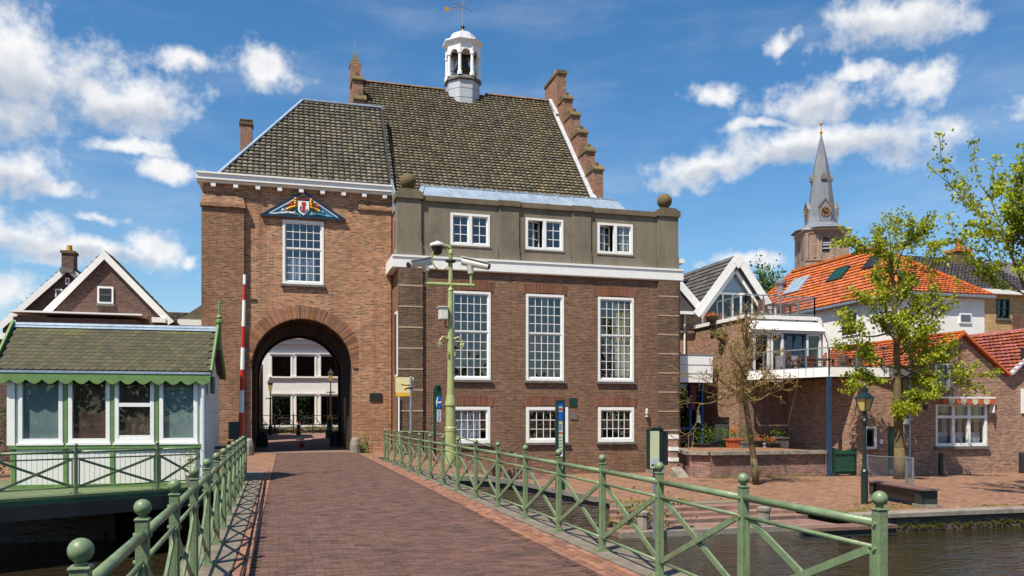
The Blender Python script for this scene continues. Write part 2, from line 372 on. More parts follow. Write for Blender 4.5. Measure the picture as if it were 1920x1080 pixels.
m_rend = M('attic_render', sc(130,121,104), sc(112,103,88), rough=.92, scale=1.6, bump=.25, bscale=50, streak=True, col3=sc(94,86,72), c3=(.5,.76), c3scale=.7)
m_rendd = M('attic_coping', sc(116,104,84), sc(92,82,66), rough=.92, scale=1.4, bump=.3, col3=sc(78,72,48), c3=(.56,.75))
m_ball = M('lichen_ball_stone', sc(112,98,64), sc(84,74,50), rough=.95, scale=4, bump=.6, col3=sc(150,118,36), c3=(.52,.74), c3scale=2.5)
m_band = M('pale_stone_band', sc(190,168,142), sc(160,136,114), rough=.85, scale=6)
m_white = M('white_paint', (.80,.80,.78), (.72,.72,.69), rough=.45, scale=5)
m_whited = M('weathered_white_paint', (.76,.75,.71), (.62,.60,.55), rough=.6, scale=4, streak=True, col3=sc(150,130,104), c3=(.58,.78), c3scale=2)
m_plaster = M('white_plaster', (.78,.77,.73), (.70,.69,.65), rough=.8, scale=1.5, bump=.15)
m_tile = M('old_roof_tile', sc(116,110,96), sc(90,86,75), rough=.9, scale=4, tint=.42, bump=.4, col3=sc(142,128,72), c3=(.55,.78), c3scale=.9)
m_tile2 = M('lichen_roof_tile', sc(112,104,84), sc(86,79,64), rough=.9, scale=4, tint=.44, bump=.4, col3=sc(128,110,54), c3=(.52,.82), c3scale=.7)
m_trough = M('dirty_tile_bed', sc(70,64,50), sc(50,46,38), rough=.95, scale=3, bump=.4, col3=sc(92,84,48), c3=(.56,.74))
m_otrough = M('orange_tile_bed', sc(176,80,36), sc(130,58,30), rough=.9, scale=3)
m_otile = M('orange_roof_tile', sc(196,108,56), sc(164,82,44), rough=.8, scale=3, tint=.3, bump=.3, col3=sc(150,84,50), c3=(.55,.75), c3scale=.8)
m_rtile = M('red_roof_tile', sc(160,88,66), sc(126,68,54), rough=.8, scale=3, tint=.35, bump=.3)
m_gtile = M('dark_roof_tile', sc(92,88,88), sc(72,68,68), rough=.75, scale=3, tint=.3, bump=.3)
m_slate = M('mossy_slate', sc(66,58,48), sc(52,46,40), rough=.8, scale=5, tint=.28, bump=.4, col3=sc(78,78,38), c3=(.36,.58), c3scale=.9)
m_lead = M('lead_sheet', sc(196,200,206), sc(168,172,180), rough=.5, scale=3, metal=.0, bump=.15)
m_zinc = M('zinc_sheet', sc(168,184,198), sc(138,154,170), rough=.4, scale=2, metal=.25, streak=True)
m_spire = M('spire_slate', sc(124,128,136), sc(104,108,116), rough=.6, scale=1.2, streak=True, col3=sc(84,86,94), c3=(.54,.7), c3scale=.5)
m_rail = M('green_rail_paint', sc(122,142,104), sc(100,118,86), rough=.38, scale=7, bump=.2, bscale=40, col3=sc(112,96,68), c3=(.58,.68), c3scale=8)
m_hutg = M('hut_green_paint', sc(112,144,84), sc(94,126,70), rough=.5, scale=5, bump=.15, col3=sc(120,118,84), c3=(.68,.8), c3scale=5)
m_deckw = M('weathered_green_deck', sc(98,116,74), sc(82,92,64), rough=.8, scale=3, bump=.2, col3=sc(110,98,76), c3=(.55,.7))
m_deckg = M('dark_green_paint', sc(38,84,62), sc(26,60,46), rough=.5, scale=4)
m_mast = M('mast_green_paint', sc(162,170,112), sc(146,154,98), rough=.45, scale=4, bump=.1)
m_dgreen = M('bottle_green_paint', sc(26,66,54), sc(20,52,44), rough=.4, scale=4)
m_lampgreen = M('lamp_dark_green', sc(26,46,44), sc(20,36,36), rough=.4, scale=4)
m_black = M('black_paint', (.012,.013,.014), (.02,.02,.02), rough=.45, scale=5)
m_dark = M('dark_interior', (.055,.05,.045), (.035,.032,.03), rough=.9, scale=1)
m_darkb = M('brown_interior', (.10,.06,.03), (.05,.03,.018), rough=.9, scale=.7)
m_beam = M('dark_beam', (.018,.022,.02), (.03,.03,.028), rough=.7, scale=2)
m_galv = M('galvanised_steel', sc(150,158,166), sc(126,134,142), rough=.4, scale=6, metal=.4)
m_bluep = M('blue_steel_paint', sc(44,70,100), sc(36,58,86), rough=.45, scale=4)
m_bluef = M('blue_frame_paint', sc(30,84,160), sc(26,70,140), rough=.45, scale=4)
m_red = M('red_paint', sc(200,36,24), sc(176,30,22), rough=.4, scale=6)
m_copper = M('copper_pipe', sc(150,92,62), sc(126,78,54), rough=.6, scale=4)
m_ridge = M('ridge_tile_clay', sc(150,112,80), sc(120,92,66), rough=.9, scale=5, tint=.3)
m_gold = M('gold_leaf', sc(214,158,40), sc(180,128,30), rough=.4, scale=9, metal=.2)
m_bluepaint = M('crest_blue_paint', sc(48,140,172), sc(60,120,150), rough=.5, scale=5)
m_navy = M('navy_paint', sc(34,44,72), sc(28,36,60), rough=.5, scale=5)
m_plum = M('plum_paint', sc(110,34,44), sc(86,28,40), rough=.5, scale=5)
m_orange = M('terracotta', sc(196,98,52), sc(170,84,46), rough=.8, scale=5)
m_glass = GLASS('window_glass', (.88,.90,.91), .035)
m_glassh = GLASS('hut_window_glass', (.9,.92,.92), .0)
m_glassd = GLASS('dark_window_glass', (.62,.64,.66), .03)
m_glassb = GLASS('balcony_glass', (.92,.93,.93), .0)
m_curtain = M('curtain_cloth', sc(214,208,184), sc(190,184,160), rough=.9, scale=9)
m_net = M('net_curtain', sc(196,204,214), sc(170,180,192), rough=.9, scale=9)
m_blindb = M('brown_blind', sc(96,74,60), sc(80,62,50), rough=.8, scale=2)
m_blindt = M('teal_blind', sc(150,172,168), sc(136,160,156), rough=.8, scale=2)
m_bark = M('tree_bark', sc(112,94,62), sc(84,70,48), rough=.9, scale=8, bump=.6, col3=sc(112,112,46), c3=(.5,.66), c3scale=3)
m_twig = M('budding_twig', sc(146,120,78), sc(116,94,62), rough=.9, scale=8, bump=.3)
m_bud = LEAF('bud_leaf', sc(150,120,66), sc(140,134,56))
m_leaf = LEAF('spring_leaf', sc(190,194,48), sc(112,136,34))
m_leaf2 = LEAF('garden_leaf', sc(70,110,40), sc(110,134,50))
m_hedge = LEAF('hedge_leaf', sc(60,84,30), sc(104,116,44))
m_flower = LEAF('flower_petal', sc(216,60,60), sc(224,150,60))
m_wood = M('weathered_wood', sc(120,92,80), sc(92,70,62), rough=.85, scale=6, bump=.3, tint=.2, col3=sc(140,60,52), c3=(.6,.75))
m_teak = M('brown_furniture', sc(112,76,54), sc(88,60,44), rough=.7, scale=6)
m_cushion = M('grey_cushion', sc(150,150,156), sc(130,130,136), rough=.9, scale=6)
m_lampg = M('lamp_glass', sc(216,184,110), sc(196,166,96), rough=.3, scale=4)
m_yellow = M('cream_board', sc(232,220,168), sc(220,206,150), rough=.6, scale=5)
m_yellow2 = M('yellow_stripe', sc(232,186,40), sc(220,170,40), rough=.6, scale=5)
m_poster = M('poster_paper', sc(206,206,176), sc(190,196,170), rough=.6, scale=8)
m_mapg = M('map_print', sc(214,210,160), sc(196,206,170), rough=.5, scale=6, col3=sc(150,170,190), c3=(.6,.64), c3scale=5)
m_bluesign = M('blue_print', sc(28,96,190), sc(24,84,170), rough=.4, scale=5)
m_cctv = M('camera_housing', sc(214,216,206), sc(196,198,188), rough=.45, scale=5)
m_mesh = GLASS('mesh_screen', (.62,.60,.58), .02)
m_grass = LEAF('grass_blade', sc(110,120,44), sc(150,148,60))
m_water = WATER()
m_hill = LEAF('far_leaf', sc(86,116,70), sc(104,128,76))

# ================================================================== THE SETTING
def sstep(t): t = max(0, min(1, t)); return t*t*(3-2*t)
def HT(x, y):
    z = 0.
    if x > 3.9: z = -1.0*sstep((x-4.4)/5.0)
    elif -1.15 < x < 3.95 and y < 37.2: z = -.045
    if x < 4.7 and y > 45: z += min(.47, (y-45)*.043)
    if x < -1.2 and y < 40: z = -.06
    return z
def ground():
    mb = MB(); yo = [0,.6,1.2,2,3,4,5.5,7,9,11,13,14.5,16,18,20,22,24.5,27,30,33,36,40,45,55,75,110,200,500,1500]
    segs = [(-1500,-4.4,22.9), (-4.4,-1.2,23.6), (-1.2,3.95,20.3), (3.95,8.2,20.6), (8.2,14.6,22.6), (14.6,1500,18.6)]
    for a, b, y0 in segs:
        xs = [a]; x = a
        while x < b-1e-6:
            st = .45 if (3.9 < x < 10) else (1.0 if -6 < x < 40 else (6 if -40 < x < 100 else 200))
            x = min(b, x+st)
            if b-x < .1: x = b
            xs.append(x)
        for i in range(len(xs)-1):
            for j in range(len(yo)-1):
                p = [(xs[i], y0+yo[j]), (xs[i+1], y0+yo[j]), (xs[i+1], y0+yo[j+1]), (xs[i], y0+yo[j+1])]
                e = 1e-4
                q = [(u, v, HT(min(max(u, a+e), b-e), v)) for u, v in p]
                mb.quad(*q)
    struct(mb, 'ground', m_street)
    wb = MB(); wb.quad((-700,-4,-1.5),(700,-4,-1.5),(700,26,-1.5),(-700,26,-1.5)); struct(wb, 'canal_water', m_water)
    bb = MB(); bb.quad((-1500,-1500,-.4),(1500,-1500,-.4),(1500,-4,-.4),(-1500,-4,-.4)); bb.box(-1500,1500,-4.3,-4,-3,-.39); struct(bb, 'near_bank', m_street)
    cb = MB()
    cb.quad((-9,37.25,.006),(2.9,37.25,.006),(2.9,45,.006),(-9,45,.006))
    cb.quad((-20,45,.006),(4.6,45,.006),(4.6,55.9,.478),(-20,55.9,.478)); cb.quad((-20,55.9,.478),(4.6,55.9,.478),(4.6,64,.478),(-20,64,.478))
    struct(cb, 'courtyard', m_court)
    tb = MB(); tb.box(-1.3,2.88,37.02,37.24,-.05,.012)
    struct(tb, 'arch_threshold', m_stone)
ground()

# pavers, laid one by one
def paver_mesh(lx, ly, lz=.05, ch=.004):
    mb = MB(); a, b = lx/2, ly/2
    mb.add([(-a,-b,-lz),(a,-b,-lz),(a,b,-lz),(-a,b,-lz),(-a,-b,-ch),(a,-b,-ch),(a,b,-ch),(-a,b,-ch),(-a+ch,-b+ch,0),(a-ch,-b+ch,0),(a-ch,b-ch,0),(-a+ch,b-ch,0)],
           [(0,1,5,4),(1,2,6,5),(2,3,7,6),(3,0,4,7),(4,5,9,8),(5,6,10,9),(6,7,11,10),(7,4,8,11),(8,9,10,11)]); return mb
def scatter_pieces(pieces, proto, mat, parent, name, nobj, stuffname):
    """pieces: list of matrices in world; the nobj nearest become objects, the rest one stuff part"""
    key = lambda m: (m.translation-Vector((0,0,EYE))).length
    vis = sorted(pieces, key=key)
    me = proto.mesh(name, mat)
    for m in vis[:nobj]:
        o = link(name, me, parent); o.matrix_basis = m
    rest = vis[nobj:]
    if rest:
        mb = MB(); pv = [Vector(v) for v in proto.v]
        for m in rest:
            mb.cur = random.random(); mb.add([m @ v for v in pv], proto.f)
        mb.build(stuffname, mat, parent, kind='stuff')
def road():
    base = MB(); base.box(-1.12,3.95,-3.5,20.3,-.08,-.046)
    rd = struct(base, 'road', m_beam)
    ps = []; y = 7.3; r = 0; bl, bw = .18, .062
    while y < 36.95:
        off = (r % 2)*.09+random.uniform(-.012, .012); x = -.33-.1+off
        while x < 3.04:
            x0 = max(x, -.33); x1 = min(x+bl, 3.08)
            if x1-x0 > .15:
                m = Matrix.Translation(((x0+x1)/2, y, random.gauss(-.004,.0022))) @ Matrix.Rotation(random.gauss(0,.012),4,'Z') @ Matrix.Rotation(random.gauss(0,.012),4,'Y') @ Matrix.Rotation(random.gauss(0,.03),4,'X')
                ps.append(m)
            x += bl+.004
        y += bw+.004; r += 1
    scatter_pieces(ps, paver_mesh(.177,.062), m_paver, rd, 'brick', 280, 'brick_paving')
    ps = []
    for k in range(4):
        y = 6.8+.1*(k % 2)
        while y < 33:
            ps.append(Matrix.Translation((3.13+k*.094, y, random.gauss(.0,.002))) @ Matrix.Rotation(random.gauss(0,.01),4,'Z')); y += .205
    for k in range(2):
        y = 8.5+.1*k
        while y < 26:
            ps.append(Matrix.Translation((-.378-k*.094, y, random.gauss(.0,.002)))); y += .205
    scatter_pieces(ps, paver_mesh(.08,.188), m_paver2, rd, 'edge_brick', 120, 'edge_paving')
    me = paver_mesh(.5,.985,.2,.012).mesh('kerb_slab', m_kerb)
    for i in range(27): 
        o = link('kerb_slab', me, rd); o.location = (3.74, 3.4+i, .008+random.gauss(0,.002))
    me2 = paver_mesh(.58,.985,.2,.012).mesh('kerb_slab', m_kerb)
    for i in range(22):
        o = link('kerb_slab', me2, rd); o.location = (-.815, 3.4+i, .004+random.gauss(0,.002))
    fl = MB(); fl.box(3.0,3.95,20.3,33,-.06,-.04); fl.box(-.6,3.95,20.3,37,-.07,-.05); fl.build('bedding', m_beam, rd)
road()
def bridge():
    t = T('bridge', 'low flat bridge with dark steel beams over the canal', 'bridge', (1.4, 8, -1.5))
    b = MB(); b.box(-1.15,3.99,-4.0,20.25,-.42,-.085); b.build('slab', m_kerb, t)
    for x in (-1.19, 3.99):
        b = MB(); b.box(x, x+.04, -4, 20.3, -.6, -.02); b.box(x-.06,x+.1,-4,20.3,-.64,-.6); b.build('side_beam', m_beam, t)
    b = MB(); b.box(-1.3,4.1,20.3,21,-2.6,-.09); b.build('abutment', m_oldw, t)
bridge()

# quay walls on the far bank
def quays():
    q = T('quay_wall', 'low mossy quay wall along the street beside the lamp', 'quay wall', (20,18.4,-1.5))
    b = MB(); b.box(14.6,300,18.45,18.75,-3,-1.12); b.build('wall', m_oldw, q)
    x = 14.6; i = 0
    while x < 40:
        l = random.uniform(1.3,1.9); s = MB(); s.box(x,x+l-.012,18.36,18.86,-1.12,-.99+random.uniform(-.008,.008)); s.build('coping_stone', m_stone, q, bevel=.012); x += l
    s = MB(); s.box(x,300,18.36,18.86,-1.12,-.992); s.build('coping_stone', m_stone, q)
    b = MB()
    for k in range(900):
        x = random.uniform(14.8,36); z = random.uniform(-1.5,-1.33)-(0 if random.random()<.8 else -.06); s_ = random.uniform(.02,.06)
        b.add([(x-s_,18.44,z),(x+s_,18.44,z),(x+s_*.6,18.40,z+s_*1.1),(x-s_*.6,18.40,z+s_)],[(0,1,2,3)])
    b.build('moss', m_grass, q, kind='stuff')
    # landing steps down to the water between the bridge and the quay
    t = T('landing_steps', 'worn brick and stone steps down to the water beside the bridge', 'steps', (11.4,20,-1.5))
    zs = [(19.3,20.6,-1.36),(20.6,21.2,-1.27),(21.2,21.8,-1.18),(21.8,22.62,-1.08)]
    for i,(y0,y1,z) in enumerate(zs):
        b = MB(); b.box(8.2,14.6,y0+.13,y1+.1,-2.4,z-.004); b.build('tread', m_court, t)
        x = 8.2
        while x < 14.6:
            l = min(random.uniform(.9,1.4), 14.6-x); c = MB(); c.box(x,x+l-.01,y0-.02,y0+.13,z-.14,z+.006); c.build('nosing_stone', m_stone if i == 0 else m_court, t); x += l
    b = MB(); b.box(8.2,14.6,19.29,19.43,-3,-1.52); b.build('front_wall', m_oldw, t)
    for x in (9.0, 12.6):
        b = MB(); b.lathe([(.17,0),(.16,.35),(.19,.38),(.19,.46),(.1,.5)], (x,19.75,-1.36), 10); b.build('mooring_post', m_stone, t, smooth=False)
    w = T('wing_wall', 'old stone retaining wall with moss behind the right railing', 'retaining wall', (6,20.6,-1.5))
    b = MB(); pr = [(3.95,-3),(8.2,-3),(8.2,-.75),(7.2,-.5),(5.6,-.12),(3.95,-.01)]; b.prism(pr,20.3,20.62,'y'); b.box(8.0,8.32,20.3,22.7,-3,-.72); b.build('wall', m_oldw, w)
    seq = [(3.95,5.0,-.01,-.06),(5.0,6.0,-.06,-.22),(6.0,7.0,-.22,-.46),(7.0,8.3,-.46,-.72)]
    for a,c,z0,z1 in seq:
        s = MB(); s.add([(a,20.24,z0),(c-.01,20.24,z1),(c-.01,20.7,z1),(a,20.7,z0),(a,20.24,z0+.12),(c-.01,20.24,z1+.12),(c-.01,20.7,z1+.12),(a,20.7,z0+.12)],[(0,3,2,1),(4,5,6,7),(0,1,5,4),(1,2,6,5),(2,3,7,6),(3,0,4,7)]); s.build('coping_stone', m_stone, w)
    l = T('left_quay_wall', 'dark old brick quay wall in shade under the green hut', 'quay wall', (-7,22.9,-1.5))
    b = MB(); b.box(-200,-4.4,22.6,22.9,-3,-.1); b.box(-4.4,-4.1,22.6,24,-3,-.1); b.box(-4.1,-1.2,23.7,24,-3,-.1); b.build('wall', m_oldw, l)
    b = MB(); b.box(-30,-4.35,22.52,22.6,-3,-1.28); b.build('footing', m_oldw, l)
quays()

# ------------------------------------------------------------------ windows
PANE = {}
def pane(parent, x0, x1, z0, z1, y, mat, tilt=.009, M0=None):
    k = (round(x1-x0,3), round(z1-z0,3), mat.name)
    if k not in PANE:
        a, b = (x1-x0)/2, (z1-z0)/2; q = MB(); q.box(-a,a,0,.004,-b,b); PANE[k] = q.mesh('pane', mat)
    o = link('pane', PANE[k], parent)
    m = Matrix.Translation(((x0+x1)/2, y, (z0+z1)/2)) @ Matrix.Rotation(random.gauss(0,tilt),4,'X') @ Matrix.Rotation(random.gauss(0,tilt),4,'Z')
    o.matrix_basis = (M0 @ m) if M0 is not None else m
    return o
def window(root, x0, x1, z0, z1, y, sashes, cols, fw=.085, sw=.05, mw=.026, mat=None, glass=None, sill=True, inter=None, deep=1.4, sillmat=None, proud=.025, curtain=None, lift=.05):
    """frame in a wall whose face is at y; sashes = [(z0,z1,rows)] as fractions from the top of the light"""
    mat = mat or m_white; glass = glass or m_glass
    fr = MB(); a, b = y-proud, y+.13
    fr.box(x0,x0+fw,a,b,z0,z1); fr.box(x1-fw,x1,a,b,z0,z1); fr.box(x0+fw,x1-fw,a,b,z1-fw,z1); fr.box(x0+fw,x1-fw,a,b,z0,z0+fw*1.1)
    X0, X1, Z0, Z1 = x0+fw, x1-fw, z0+fw*1.1, z1-fw
    panes = []
    for si, (f0, f1, rows) in enumerate(sashes):
        c1 = Z1-(Z1-Z0)*f0; c0 = Z1-(Z1-Z0)*f1; yy = y+.03+.03*si
        fr.box(X0,X0+sw,yy,yy+.04,c0,c1); fr.box(X1-sw,X1,yy,yy+.04,c0,c1); fr.box(X0+sw,X1-sw,yy,yy+.04,c1-sw,c1); fr.box(X0+sw,X1-sw,yy,yy+.04,c0,c0+sw*1.2)
        gx0, gx1, gz0, gz1 = X0+sw, X1-sw, c0+sw*1.2, c1-sw
        cw = (gx1-gx0)/cols; rh = (gz1-gz0)/rows
        for i in range(1, cols): fr.box(gx0+i*cw-mw/2, gx0+i*cw+mw/2, yy+.003, yy+.03, gz0, gz1)
        for j in range(1, rows):
            for i in range(cols): fr.box(gx0+i*cw+(mw/2 if i else 0), gx0+(i+1)*cw-(mw/2 if i < cols-1 else 0), yy+.005, yy+.028, gz0+j*rh-mw/2, gz0+j*rh+mw/2)
        for i in range(cols):
            for j in range(rows): panes.append((gx0+i*cw, gx0+(i+1)*cw, gz0+j*rh, gz0+(j+1)*rh, yy+.017))
    wo = fr.build('window', mat, root)
    for p in panes: pane(wo, *p[:4], p[4], glass)
    if sill:
        s = MB(); s.box(x0-.08,x1+.08,y-.11,y+.02,z0-.11,z0-.002); s.build('sill', sillmat or m_sill, wo, bevel=.008)
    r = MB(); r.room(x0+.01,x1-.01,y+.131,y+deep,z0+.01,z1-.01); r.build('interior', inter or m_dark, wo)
    if curtain:
        for (ca, cc, zb, zt, cm) in curtain:
            q = MB(); n_ = 28
            xs = [x0+(x1-x0)*(ca+(cc-ca)*i/n_) for i in range(n_+1)]; yv = [y+.2+.025*math.sin(i*1.9)+.012*math.sin(i*4.3) for i in range(n_+1)]
            zb_, zt_ = z0+(z1-z0)*zb, z0+(z1-z0)*zt
            for i in range(n_): q.quad((xs[i],yv[i],zb_),(xs[i+1],yv[i+1],zb_),(xs[i+1],yv[i+1],zt_),(xs[i],yv[i],zt_))
            q.build('curtain', cm, wo, smooth=True)
    return wo
def lintel(root, x0, x1, z0, h, y, mat, wd=.066):
    n_ = round((x1-x0)/wd); q = MB(); q.box(-wd*.43,wd*.43,-.02,.08,0,h); me = q.mesh('brick', mat)
    for i in range(n_):
        t = (i+.5)/n_-.5; o = link('brick', me, root)
        o.matrix_basis = Matrix.Translation((x0+(i+.5)*(x1-x0)/n_, y, z0+.06*(1-(2*t)**2))) @ Matrix.Rotation(t*.22,4,'Y')

# ------------------------------------------------------------------ tiled roofs
def tile_proto(w_, l_, kind='pan'):
    mb = MB()
    pr = {'pan': [(-.5,-.02),(-.44,.02),(-.22,.045),(.05,.055),(.3,.045),(.46,.015),(.5,-.02)], 'flat': [(-.5,0),(0,.02),(.5,0)]}[kind]
    n_ = len(pr); up = []; lo = []; fr = []
    for x, h in pr:
        dy = .05*(2*abs(x))**3 if kind == 'pan' else 0
        lo.append((x*w_, dy, h+.04)); up.append((x*w_, l_, h-.03)); fr.append((x*w_, dy+.004, h-.04))
    mb.add(lo+up+fr, [(i,i+1,n_+i+1,n_+i) for i in range(n_-1)]+[(2*n_+i,2*n_+i+1,i+1,i) for i in range(n_-1)])
    return mb
def roof_tiles(part, o, u, s, inside, umax, smax, du, ds, mat, nobj, kind='pan', jit=.006):
    u = Vector(u).normalized(); s = Vector(s).normalized(); nn = u.cross(s).normalized(); o = Vector(o)
    ps = []; j = 0; sv = 0
    while sv < smax:
        uv = 0
        while uv < umax:
            if inside(uv+du/2, sv+ds/2):
                m = Matrix((u, s, nn)).transposed().to_4x4()
                m.translation = o+u*(uv+du/2+random.gauss(0,jit))+s*(sv+random.gauss(0,jit))+nn*(.01+random.gauss(0,.003))
                ps.append(m @ Matrix.Rotation(random.gauss(0,.012),4,'Z'))
            uv += du
        sv += ds; j += 1
    scatter_pieces(ps, tile_proto(du*.86, ds*.9, kind) if kind == 'pan' else tile_proto(du*1.04, ds*1.22, kind), mat, part, 'tile', nobj, 'tiles')

# ================================================================== GATE TOWER
def arch_pts(cx, r, zs, n_=28): return [(cx-r*math.cos(math.pi*i/n_), zs+r*math.sin(math.pi*i/n_)) for i in range(n_+1)]
AX0, AX1, ASP = -1.35, 2.9, 3.72; ACX = (AX0+AX1)/2; AR = (AX1-AX0)/2
def tower():
    t = T('gate_tower', 'tall red brick gate tower with round archway and hipped tiled roof', 'gate tower', (.7,37,0))
    b = MB()
    b.prism([(-3.33,-.2),(AX0,-.2)]+arch_pts(ACX,AR,ASP)+[(AX1,-.2),(4.66,-.2),(4.66,6.5),(-3.33,6.5)],37,46,'y')
    W0 = (-.07,1.67,7.34,10.12)
    b.wall(-3.33,4.66,6.5,11.5,37,[W0],.3)
    b.quad((-3.33,46,6.5),(-3.33,37,6.5),(-3.33,37,11.5),(-3.33,46,11.5)); b.quad((4.66,37,6.5),(4.66,46,6.5),(4.66,46,11.5),(4.66,37,11.5)); b.quad((4.66,46,6.5),(-3.33,46,6.5),(-3.33,46,11.5),(4.66,46,11.5))
    b.build('wall', m_tower, t)
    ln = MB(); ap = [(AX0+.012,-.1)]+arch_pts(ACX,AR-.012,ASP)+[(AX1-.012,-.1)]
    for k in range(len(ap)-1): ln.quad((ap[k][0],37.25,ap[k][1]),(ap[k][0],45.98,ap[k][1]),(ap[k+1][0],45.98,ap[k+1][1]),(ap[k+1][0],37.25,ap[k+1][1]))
    ln.build('passage_shade_skin', m_passage_shade, t)  # added skin over walls and vault, shade painted in as darker brick
    # inner rib arch in the passage, in the same shade-darkened brick
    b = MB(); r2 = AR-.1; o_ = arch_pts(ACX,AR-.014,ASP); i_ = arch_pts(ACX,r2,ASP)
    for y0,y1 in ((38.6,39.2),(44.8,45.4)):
        ol = [(AX0+.014,.02)]+o_+[(AX1-.014,.02)]; il = [(AX0+.1,.02)]+i_+[(AX1-.1,.02)]; b = MB(); b.prism(ol+il[::-1],y0,y1,'y'); b.build('passage_rib', m_passage_shade, t)
    b = MB(); b.box(AX1-.05,AX1-.013,40.2,41.5,.02,2.5); b.build('side_door', m_black, t)
    # pilasters
    b = MB(); b.box(-3.36,-1.65,36.79,36.998,-.2,10.45); b.build('pilaster', m_towerp, t)
    b = MB(); b.add([(-3.42,36.70,10.45),(-1.58,36.70,10.45),(-1.58,37,10.45),(-3.42,37,10.45),(-3.40,36.72,10.6),(-1.6,36.72,10.6),(-1.75,36.99,11.1),(-3.33,36.99,11.1)],[(0,1,5,4),(4,5,6,7),(1,2,6,5),(3,0,4,7),(0,3,2,1)]); b.build('pilaster_cap', m_towerp, t)
    b = MB(); b.box(3.2,4.62,36.9,36.998,-.2,10.75); b.build('pilaster', m_tower, t)
    b = MB(); b.add([(3.14,36.82,10.75),(4.66,36.82,10.75),(4.66,37,10.75),(3.14,37,10.75),(3.16,36.84,10.86),(4.66,36.84,10.86),(4.66,36.99,11.15),(3.25,36.99,11.15)],[(0,1,5,4),(4,5,6,7),(1,2,6,5),(3,0,4,7),(0,3,2,1)]); b.build('pilaster_cap', m_towerp, t)
    b = MB(); b.cyl((4.72,36.93,0),(4.72,36.93,11.4),.045,n=8); b.build('drain_pipe', m_copper, t)
    # voussoirs: one brick after another round the arch
    q = MB(); q.add([(-.024,-.03,0),(.024,-.03,0),(.024,.1,0),(-.024,.1,0),(-.031,-.03,.56),(.031,-.03,.56),(.031,.1,.56),(-.031,.1,.56)],[(0,3,2,1),(4,5,6,7),(0,1,5,4),(1,2,6,5),(2,3,7,6),(3,0,4,7)])
    me = q.mesh('brick', m_vous); nv = 104
    for i in range(nv):
        a = math.pi*(i+.5)/nv; o = link('brick', me, t)
        o.matrix_basis = Matrix.Translation((ACX-AR*math.cos(a), 36.985+random.gauss(0,.006), ASP+AR*math.sin(a))) @ Matrix.Rotation(-(math.pi/2-a),4,'Y') @ Matrix.Translation((0,0,.004+random.gauss(0,.01)))
    window(t, *W0, 37, [(0,.44,3),(.44,1,4)], 5, fw=.1, curtain=[(.12,.46,.06,.42,m_net),(.56,.8,.06,.42,m_net),(.47,.56,.2,.4,m_net)])
    # cornice with brackets
    b = MB(); b.prism([(36.68,11.58),(36.68,11.78),(36.62,11.80),(36.62,11.87),(37.3,11.87),(37.3,11.48),(36.85,11.48),(36.80,11.58)],-3.55,4.72,'x'); b.build('cornice', m_white, t)
    b = MB(); b.box(-3.5,-3.34,37.3,46,11.5,11.84); b.build('cornice_return', m_whited, t)
    for i in range(9):
        x = -2.98+i*.9; c = MB(); c.box(x,x+.19,36.74,36.99,11.30,11.47); c.build('bracket', m_whited, t)
    # roof
    E0 = 37.15; Z0 = 11.84; RX, RY, RZ = .85, 41.2, 16.9; XL, XR = -2.75, 4.62
    rf = MB(); zb = 11.84
    rf.add([(XL,E0,Z0),(XR,E0,Z0),(XR,RY,RZ),(RX,RY,RZ),(XL,45.3,Z0),(XR,45.3,Z0)],[(0,1,2,3),(4,0,3),(5,4,3,2),(1,5,2)])
    roof = rf.build('roof', m_trough, t)
    sl = math.hypot(RY-E0, RZ-Z0); fx = (RX-XL)/sl
    roof_tiles(roof,(XL,E0,Z0),(1,0,0),(0,RY-E0,RZ-Z0),lambda u,v: u > v*fx+.02 and v < sl-.04, XR-XL+.1, sl, .245, .25, m_tile, 300)
    b = MB(); b.bar((XL-.05,E0-.05,Z0+.03),(RX,RY,RZ+.06),.2,.06); b.bar((RX,RY,RZ+.07),(XR+.1,RY,RZ+.07),.26,.09); b.build('ridge_flashing', m_zinc, roof)
    b = MB(); b.bar((XR+.03,E0,Z0+.0),(XR+.03,RY,RZ+.0),.07,.26,(0,-.78,.62)); b.build('verge_board', m_beam, roof)
    # iron anchors on the left side and the plaque
    b = MB(); b.box(3.66,4.2,36.85,36.899,2.27,2.62); b.build('plaque', m_black, t)
    for z in (7.1,4.35,1.9):
        b = MB(); b.box(-1.72,-1.42,36.74,36.79,z,z+.1); b.build('wall_anchor', m_black, t)
tower()
